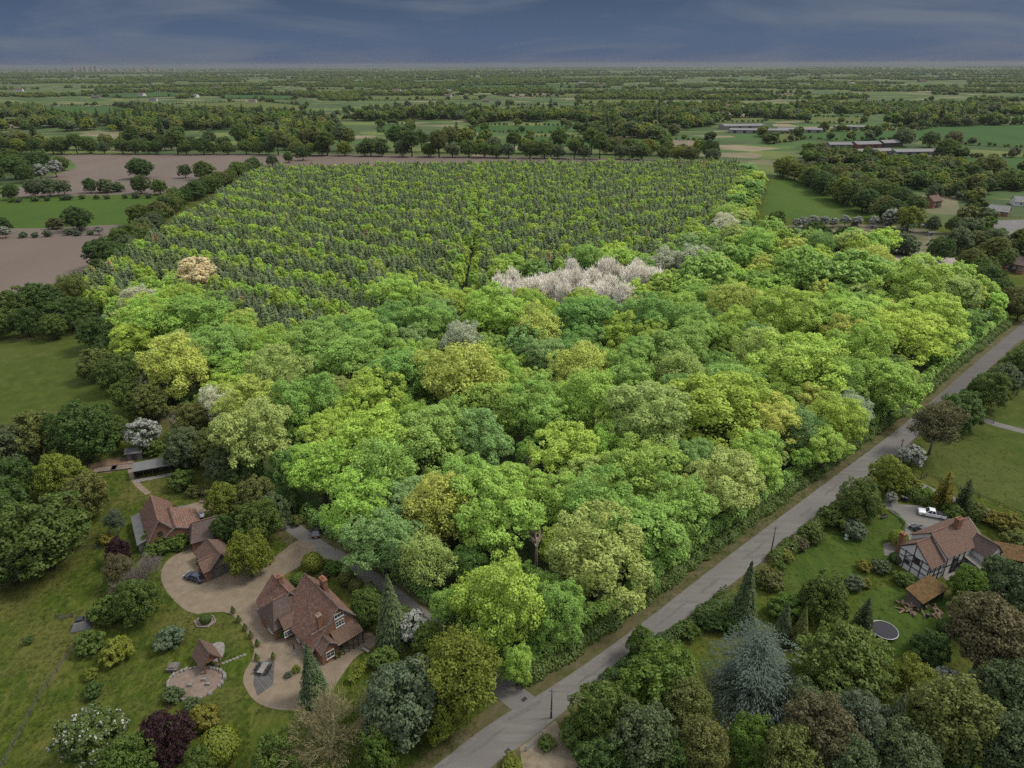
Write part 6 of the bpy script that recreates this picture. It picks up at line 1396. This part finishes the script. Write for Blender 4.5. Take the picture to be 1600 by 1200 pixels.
# trampoline
q = P(1380, 990); TR = empty('trampoline', (q[0], q[1], 0)); tag(TR, 'round trampoline on the right lawn', 'trampoline')
ring = [(2.2 * math.cos(a), 2.2 * math.sin(a), 0.85) for a in np.linspace(0, 2 * math.pi, 33)]
MB().tube(ring, [0.09] * 33, 6, False).build('frame', M_STEEL, TR, smooth=True)
MB().prism([(2.0 * math.cos(a), 2.0 * math.sin(a)) for a in np.linspace(0, 2 * math.pi, 32, False)], 0.82, 0.84).build('mat', flat('tramp_mat', (0.016, 0.016, 0.020), 0.9), TR)
for k in range(6):
    a = k * math.pi / 3; MB().tube([(2.2 * math.cos(a), 2.2 * math.sin(a), 0.85), (2.25 * math.cos(a), 2.25 * math.sin(a), 0)], [0.04, 0.04], 6).build('leg', M_STEEL, TR)
# stone ringed bed on the left lawn
q = P(305, 1068); PD = empty('stone_pond', (q[0], q[1], 0)); tag(PD, 'drained garden pond ringed by grey stones', 'pond')
rim = [(4.3 * math.cos(a) * (1 + .08 * math.sin(3 * a)), 3.4 * math.sin(a) * (1 + .07 * math.cos(2 * a))) for a in np.linspace(0, 2 * math.pi, 40, False)]
MB().prism([(x * .98, y * .98) for x, y in rim], 0.0, 0.07).build('bed', M_SAND, PD)
st = [MB().hexa([(-a, -b, 0), (a, -b * .9, 0), (a * .9, b, 0), (-a, b, 0), (-a * .7, -b * .7, c), (a * .8, -b * .6, c * .9), (a * .7, b * .7, c), (-a * .7, b * .6, c * .85)]).mesh('stone', M_STONE) for a, b, c in ((.38, .26, .35), (.3, .22, .28), (.45, .3, .42))]
for i in range(0, 40):
    x, y = rim[i]
    if 2 <= i <= 30 or i % 3 == 0:
        o = link('stone', st[i % 3], PD, (x, y, 0.02)); o.rotation_euler = (0, 0, math.atan2(y, x) + 1.57 + RNG.normal() * .2)
for x, y in ((-.6, -.5), (1.2, .6), (2.2, -.3)): link('stone', st[2], PD, (x, y, 0.07))
MB().box(-5.6, -3.9, 2.1, 3.7, 0.0, 0.7).box(-5.3, -4.2, 2.4, 3.4, 0.703, 0.9).build('pump_housing', M_WEATHER, PD)
for i in range(10):
    a = P(382 - i * 5.6, 1023 + i * 2.2); o = link('stepping_stone', st[1]); o.location = (a[0], a[1], 0.02); o.scale = (1, 1, 0.25)
    tag(o, f'pale stepping stone, {"first" if i == 0 else ordw(i)} from the gravel towards the hut', 'stone', 'stepping stones from hut to drive')
# dark terrace with table and chairs
q = P(414, 1060); TP = [(px_, py_) for px_, py_ in ((400, 1034), (429, 1032), (427, 1070), (402, 1088), (396, 1068))]
ter = sheet('terrace', G(*TP), 0.075, M_DARKPAVE)
def table_set(px, py, ang, label):
    f = frame_at(px, py, ang); r = f.root('garden_table'); tag(r, label, 'table')
    MB().box(-1.1, 1.1, -.5, .5, 0.70, 0.75).build('table_top', M_STONE, r)
    for sx in (-1, 1):
        for sy in (-.4, .4): MB().box(sx - .04, sx + .04, sy - .04, sy + .04, 0.07, 0.70).build('leg', M_STEEL, r)
    for i, (x, y, a) in enumerate(((-.7, .85, 0), (0, .85, 0), (.7, .85, 0), (-.7, -.85, math.pi), (0, -.85, math.pi), (.7, -.85, math.pi))):
        ff = np.array([f.m[0], f.m[1]]) + np.array([x * math.cos(f.ang) - y * math.sin(f.ang), x * math.sin(f.ang) + y * math.cos(f.ang)])
        c = empty('garden_chair', (ff[0], ff[1], 0.07), f.ang + a); tag(c, ['dark garden chair at the near left of the terrace table', 'dark garden chair at the middle left of the terrace table', 'dark garden chair at the far left of the terrace table', 'dark garden chair at the near right of the terrace table', 'dark garden chair at the middle right of the terrace table', 'dark garden chair at the far right of the terrace table'][i], 'chair', 'chairs round the terrace table')
        MB().box(-.24, .24, -.24, .24, 0.42, 0.47).build('seat', M_PLASTIC, c); MB().box(-.24, .24, .21, .26, 0.47, 0.95).build('backrest', M_PLASTIC, c)
        for sx in (-.2, .2):
            for sy in (-.2, .2): MB().box(sx - .025, sx + .025, sy - .025, sy + .025, 0, 0.42).build('leg', M_PLASTIC, c)
table_set(412, 1048, 80, 'pale table with dark chairs on the dark terrace')
# pots with little cones along the lawn edge
for i, (px, py) in enumerate(((365, 958), (374, 972), (384, 985), (393, 997), (403, 1010), (402, 1032), (428, 1030), (455, 985), (462, 990))):
    q = P(px, py); r = empty('potted_cone', (q[0], q[1], 0.05)); tag(r, ['clipped cone in a pot, first from the drive bend', 'clipped cone in a pot, second from the drive bend', 'clipped cone in a pot, third from the drive bend', 'clipped cone in a pot, fourth from the drive bend', 'clipped cone in a pot, last before the stepping stones', 'potted plant at the left corner of the terrace', 'potted plant at the right corner of the terrace', 'potted shrub left by the house wall', 'potted shrub right by the house wall'][i], 'pot plant', 'potted plants round the gravel')
    MB().tube([(0, 0, 0), (0, 0, .45)], [.25, .33], 10).build('pot', M_POT, r)
    g = R_(200 + i); u = g.random(420); th = g.uniform(0, 6.28, 420); rad = .5 * (1 - u) ** .8
    pos = np.column_stack([np.cos(th) * rad, np.sin(th) * rad, .4 + u * 1.2]); nor = unit(np.column_stack([np.cos(th), np.sin(th), np.full(420, .5)]) + g.normal(size=(420, 3)) * .3)
    link('foliage', mk('foliage', leaf_quads(g, pos, nor, np.full(420, .12), np.column_stack([g.random(420), np.zeros(420), g.random(420), np.ones(420)]))), r, color=TREE_COL['dgreen'] if i < 5 else TREE_COL['dmid'])
# stone edged bed, parasol, bench, bins
q = P(321, 972); BD = empty('hexagonal_bed', (q[0], q[1], 0)); tag(BD, 'stone edged bed round the dark clipped ball', 'flower bed')
hx = [(1.9 * math.cos(a), 1.5 * math.sin(a)) for a in np.linspace(0, 2 * math.pi, 6, False)]
for a, b in zip(hx, hx[1:] + hx[:1]): MB().bar((*a, 0.14), (*b, 0.14), 0.16, 0.26).build('edging', M_STONE, BD)
MB().prism([(x * .93, y * .93) for x, y in hx], 0, 0.1).build('soil', M_SAND, BD)
q = P(461, 1022); PR = empty('parasol', (q[0], q[1], 0.05)); tag(PR, 'closed dark parasol standing on the gravel', 'parasol')
MB().tube([(0, 0, 0), (0, 0, 2.6)], [.03, .03], 6).build('pole', M_STEEL, PR); MB().tube([(0, 0, 1.1), (0, 0, 1.5), (0, 0, 2.6)], [.13, .12, .03], 8).build('canopy', M_PLASTIC, PR); MB().box(-.3, .3, -.3, .3, 0, .08).build('base', M_STONE, PR)
def bench(px, py, ang, label, mat):
    r = frame_at(px, py, ang).root('bench'); tag(r, label, 'bench'); r.location.z = 0.04
    MB().box(-.8, .8, -.25, .25, .42, .47).build('seat', mat, r); MB().box(-.8, .8, .22, .27, .5, .95).build('backrest', mat, r)
    for sx in (-.7, .7):
        for sy in (-.2, .22): MB().box(sx - .04, sx + .04, sy - .04, sy + .04, 0, .42).build('leg', mat, r)
bench(572, 1018, -35, 'pale bench at the edge of the patio', M_STONE); bench(1381, 810, 20, 'dark bench on the striped lawn', M_TIMBER); bench(318, 786, -10, 'wooden bench in the gravel yard', M_LOG)
for k, (px, py, nm) in enumerate(((1409, 782, 'left'), (1415, 784, 'right'))):
    q = P(px, py); r = empty('wheelie_bin', (q[0], q[1], 0.05), 0.4); tag(r, f'{nm} of the two bins at the drive end', 'bin', 'bins at the drive end')
    MB().hexa([(-.24, -.28, .05), (.24, -.28, .05), (.24, .28, .05), (-.24, .28, .05), (-.29, -.34, .98), (.29, -.34, .98), (.29, .34, .98), (-.29, .34, .98)]).build('bin_body', M_PLASTIC, r); MB().box(-.31, .31, -.36, .37, .983, 1.06).build('lid', M_PLASTIC if k else M_WEATHER, r)
    for sx in (-.22, .22): MB().tube([(sx - .03, .3, .1), (sx + .03, .3, .1)], [.1, .1], 8).build('wheel', M_PLASTIC, r)
q = P(1322, 842); UR = empty('garden_urn', (q[0], q[1], 0.04)); tag(UR, 'white stone urn on the striped lawn', 'urn')
MB().tube([(0, 0, 0), (0, 0, .1), (0, 0, .35), (0, 0, .8), (0, 0, 1.0)], [.4, .35, .14, .38, .45], 12).build('bowl', M_WHITE, UR, smooth=True); MB().box(-.35, .35, -.35, .35, -.02, .06).build('base', M_WHITE, UR)
for k, (px, py) in enumerate(((165, 734), (192, 731))):
    r = frame_at(px, py, 14).root('raised_bed'); tag(r, ('left' if k == 0 else 'right') + ' raised vegetable bed above the barn lawn', 'vegetable bed', 'raised vegetable beds')
    for y in (-1.2, 1.2): MB().box(-2.6, 2.6, y - .06, y + .06, 0, .4).build('board', M_WEATHER, r)
    for x in (-2.6, 2.6): MB().box(x - .06, x + .06, -1.13, 1.13, 0, .4).build('board', M_WEATHER, r)
    MB().box(-2.53, 2.53, -1.13, 1.13, 0, .3).build('soil', M_SAND, r)
q = P(129, 978); TH = empty('field_shelter', (q[0], q[1], 0), 0.3); tag(TH, 'dark covered heap at the top of the rail fence', 'shelter')
MB().hexa([(-1.8, -1.5, 0), (1.8, -1.5, 0), (1.6, 1.4, 0), (-1.7, 1.5, 0), (-1.0, -.7, 1.3), (.9, -.8, 1.5), (.8, .6, 1.6), (-.9, .7, 1.2)]).build('cover', M_ROOFFELT, TH, bevel=0.15); MB().box(-.7, .6, -.5, .5, 1.25, 1.85).build('top_sheet', M_PLASTIC, TH, bevel=0.1)

# ------------------------------------------------------------------ distant buildings
M_FARWALL = flat('shed_wall', (0.1120, 0.1085, 0.1050), 0.8); M_PALE = flat('pale_sheet', (0.1512, 0.1487, 0.1411), 0.6); M_REDWALL = flat('red_panel', (0.1109, 0.0302, 0.0227), 0.7)
def far_building(name, label, a, b, rz, half, ez, wall, roof, cat='barn', doors=2, wins=0, group=None, chim=False):
    f = Frame(a, b, rz); r = f.root(name); tag(r, label, cat, group); L = f.L / 2
    if f.d[0] < 0: pass
    ro = gable(r, -L, L, rz, half, half, ez, ez, wall, roof, ov=0.4)
    for i in range(doors):
        x = -L + (i + .5) * 2 * L / doors; MB().box(x - min(2.0, L / doors * .55), x + min(2.0, L / doors * .55), -half - .06, -half + .05, .02, ez * .8).build('door', M_TIMBER, r)
    for i in range(wins):
        x = -L + (i + .75) * 2 * L / wins; window(r, (x, -half - .01, ez * .6), '-y', 1.3, 1.1)
    if chim: chimney(ro, L * .5, 0, rz - 1, rz + 1.3)
    return r
far_building('farm_shed', 'long grey open fronted farm shed, left of the farm', (1294, 222), (1330, 222), 7, 7, 5, M_FARWALL, M_SLATE, doors=3)
far_building('farm_shed', 'grey farm shed with red panel in the middle of the farm', (1334, 221), (1372, 220), 8, 8, 5.5, M_REDWALL, M_SLATE, doors=2)
far_building('farm_shed', 'dark fronted farm shed at the right of the back row', (1376, 219), (1402, 218), 8, 7, 5.5, M_TIMBER, M_SLATE, doors=2)
far_building('farm_shed', 'low long farm shed in the front row', (1395, 233), (1462, 232), 6, 8, 4, M_FARWALL, M_SLATE, doors=5)
far_building('farm_shed', 'short farm shed in the front row left of the low one', (1328, 233), (1390, 231), 6.5, 8, 4.5, M_PALE, M_SLATE, doors=3)
far_building('glasshouse', 'long pale grower shed, left one beyond the fields', (1128, 194), (1190, 193), 7, 12, 5, M_PALE, M_SLATE, doors=4)
far_building('glasshouse', 'long pale grower shed, middle one beyond the fields', (1140, 200), (1230, 201), 6, 12, 4.5, M_PALE, M_SLATE, doors=6)
far_building('glasshouse', 'long pale grower shed, right one beyond the fields', (1215, 199), (1284, 200), 6, 12, 4.5, M_PALE, M_SLATE, doors=5)
far_building('grower_shed', 'pale shed half hidden right of the grower sheds', (1305, 195), (1352, 196), 6, 8, 4.5, M_PALE, M_SLATE, doors=4)
far_building('bungalow', 'large grey roofed bungalow right of the meadow', (1540, 318), (1580, 322), 6, 6, 3, M_BRICK, M_SLATE, 'house', 1, 3)
far_building('bungalow', 'second grey roofed bungalow behind the first', (1585, 306), (1625, 308), 6, 6, 3, M_RENDER, M_SLATE, 'house', 1, 3)
far_building('bungalow', 'low dark roofed garage beside the large bungalow', (1530, 328), (1560, 330), 4.2, 4, 2.6, M_BRICK, M_ROOFFELT, 'garage', 2)
far_building('cottage', 'brick cottage with orange roof among the meadow trees', (1452, 306), (1466, 304), 8, 4, 5, M_BRICK, M_TILE3, 'house', 1, 3, None, True)
far_building('cottage', 'dark roofed house at the right edge above the road', (1580, 398), (1612, 405), 7, 4.5, 4.5, M_BRICK, M_TILE2, 'house', 1, 3, None, True)
far_building('cottage', 'small grey roofed outhouse above the right corner', (1560, 388), (1585, 392), 4.5, 3, 2.8, M_FARWALL, M_SLATE, 'outbuilding', 1, 1)
random.seed(77)
FARH = [(228, 168), (290, 175), (240, 158), (222, 150), (150, 154), (305, 152), (395, 160), (520, 155), (535, 150), (620, 144), (700, 152), (760, 160), (860, 178), (905, 180), (960, 172), (1040, 170), (1140, 168), (1155, 170), (700, 145), (120, 122), (65, 120), (455, 122), (560, 128), (610, 118), (1330, 133), (1215, 132), (1440, 128), (1510, 124), (880, 118), (1010, 116), (340, 140), (30, 143), (1285, 135), (910, 132), (940, 136)]
for i, (px, py) in enumerate(sorted(FARH)):
    q = P(px, py); d = q[1]; sc_ = max(1.0, d / 1800)
    r = empty('distant_house', (q[0], q[1], 0), random.uniform(-.5, .5), (sc_, sc_, min(sc_, 1.6)))
    tag(r, f'{["pale walled", "brick", "white", "cream"][i % 4]} house tiny on the far plain, {"first" if i == 0 else ordw(i)} from the left', 'house', 'houses far off on the plain')
    gable(r, -9, 9, 7.5, 5, 5, 4.6, 4.6, [M_RENDER, M_BRICK, M_WHITE, M_PALE][i % 4], [M_TILE2, M_TILE3, M_SLATE][i % 3])
    for x in (-5, 0, 5): window(r, (x, -5.02, 3.0), '-y', 1.5, 1.3)
# skyline of the far town
tb = MB(); g = R_(300)
for i in range(60):
    px = g.normal(165, 60); q = P(px, 111.2 + g.uniform(-.6, 1.2)); w = g.uniform(10, 34); h = g.uniform(18, 45) if g.random() < .75 else g.uniform(55, 85)
    tb.box(q[0] - w, q[0] + w, q[1] - 30, q[1] + 30, 0, h)
    tb.box(q[0] - w * .6, q[0] + w * .6, q[1] - 20, q[1] + 20, h + .01, h + h * .12)
o = tb.build('distant_town', flat('town_wall', (0.17, 0.145, 0.125), 0.9)); tag(o, 'pale town skyline on the left horizon', 'town', None, 'stuff')
# power pylons
for k, (px, py, hh) in enumerate(((238, 136, 46), (455, 142, 40))):
    q = P(px, py); r = empty('pylon', (q[0], q[1], 0)); tag(r, ('left' if k == 0 else 'right') + ' thin lattice pylon on the far plain', 'pylon', 'pylons on the plain')
    fm = MB()
    for sx in (-1, 1):
        for sy in (-1, 1): fm.bar((sx * 4, sy * 4, 0), (sx * .6, sy * .6, hh), .5)
    for z in range(1, 9):
        k2 = 4 - 3.4 * z / 9; zz = hh * z / 9
        fm.bar((-k2, -k2, zz), (k2, -k2, zz), .3); fm.bar((-k2, k2, zz), (k2, k2, zz), .3); fm.bar((-k2, -k2, zz), (k2 * .9, -k2, zz + hh / 9), .3)
    fm.build('lattice', M_STEEL, r)
    for z in (.72, .84, .95): MB().bar((-8 * (1.3 - z), 0, hh * z), (8 * (1.3 - z), 0, hh * z), .5).build('cross_arm', M_STEEL, r)
# allotment sheds and beds right of the wood
for i, (px, py) in enumerate(((1335, 352), (1362, 357), (1385, 352), (1410, 362), (1440, 356), (1392, 372), (1425, 374), (1215, 362), (1452, 368))):
    r = frame_at(px, py, random.uniform(-25, 25)).root('allotment_shed'); tag(r, f'little allotment shed, {"first" if i == 0 else ordw(i)} along the plots beside the meadow', 'shed', 'allotment sheds')
    gable(r, -1.6, 1.6, 2.6, 1.2, 1.2, 1.9, 1.9, [M_WEATHER, M_PALE, M_FARWALL][i % 3], M_ROOFFELT, ov=.15); door(r, (0, -1.22, 0), '-y', .8, 1.7)
tq = P(1440, 354); TN = empty('net_tunnel', (tq[0], tq[1], 0), 0.1); tag(TN, 'teal netted tunnel among the allotments', 'tunnel')
MB().extr([(-9, 1.6 * math.cos(a), 1.7 * math.sin(a)) for a in np.linspace(0, math.pi, 10)], (18, 0, 0)).build('net', flat('teal_net', (0.05, 0.16, 0.14), .8), TN)
for x in (-9.05, -3, 3, 9.05): MB().tube([(x, 1.65 * math.cos(a), 1.75 * math.sin(a)) for a in np.linspace(0, math.pi, 10)], [.06] * 10, 5).build('hoop', M_STEEL, TN)
fence('brick_wall', 'long low brick coloured fence above the car park', ((1545, 344), (1620, 341)), 1.8, 3.0, 4, M_BRICK)
# ride through the plantation
sheet('ride_track', ribbon([tuple(p) for p in ride[:4]], [2.0, 2.2, 1.8, 1.2]), 0.06, surf('bare_earth', [(0.3, (0.20, 0.17, 0.10)), (0.5, (0.14, 0.16, 0.06)), (0.7, (0.32, 0.26, 0.17))], scale=.3))

# patched repairs, drains and dark joints on the road
M_PATCH = surf('tar_patch', [(0.3, (0.068, 0.064, 0.059)), (0.7, (0.086, 0.081, 0.075))], scale=1.2, detail=6)
for k, (px, py, L_, W_) in enumerate(((1300, 765, 7, 0.5), (1180, 860, 9, 0.45), (1110, 915, 6, 0.8), (1050, 960, 10, 0.4), (985, 1005, 5, 1.1), (930, 1050, 8, 0.5), (820, 1110, 6, 0.9), (760, 1160, 7, 0.5), (1260, 800, 5, 0.9), (1375, 705, 8, 0.5), (700, 1190, 6, 0.6))):
    q = np.array(P(px, py)[:2]); i_ = int(np.argmin([np.hypot(*(np.array(p) - q)) for p in gl])); d_ = np.array(gl[min(i_ + 1, len(gl) - 1)]) - np.array(gl[max(i_ - 1, 0)]); d_ = d_ / np.linalg.norm(d_)
    wob = [0, .15, -.1, .12, 0]
    n_ = np.array([-d_[1], d_[0]])
    sheet('road_repair', ribbon([tuple(q + d_ * (t - .5) * L_ + n_ * w_) for t, w_ in zip((0, .25, .5, .75, 1), wob)], [W_ * .6, W_, W_ * .85, W_ * 1.1, W_ * .5]), 0.0505 + 0.0004 * k, M_PATCH)
for px, py in ((819, 1093), (793, 1174), (1000, 991)):
    q = P(px, py); o = MB().box(-.45, .45, -.3, .3, 0, .012).build('drain_cover', M_PLASTIC); o.location = (q[0], q[1], 0.058); o.rotation_euler = (0, 0, .75)
    tag(o, {819: 'dark drain cover at the mouth of the lane', 793: 'dark drain cover at the bottom road edge', 1000: 'dark drain cover beyond the small roadside oak'}[px], 'drain cover')
#@@B1

# ------------------------------------------------------------------ haze
M_HAZE, ht = newmat('haze_air')
ho = N(ht, 'ShaderNodeOutputMaterial'); hv_ = N(ht, 'ShaderNodeVolumePrincipled')
hv_.inputs['Color'].default_value = (0.21, 0.222, 0.24, 1); hv_.inputs['Density'].default_value = 0.00005; hv_.inputs['Anisotropy'].default_value = 0.1
ht.links.new(hv_.outputs[0], ho.inputs['Volume'])
hz = MB().box(-27000, 27000, -400, 35000, -1.0, 125.0).build('haze', M_HAZE)
tag(hz, 'thin pale haze greying the far plain', 'haze', None, 'stuff')
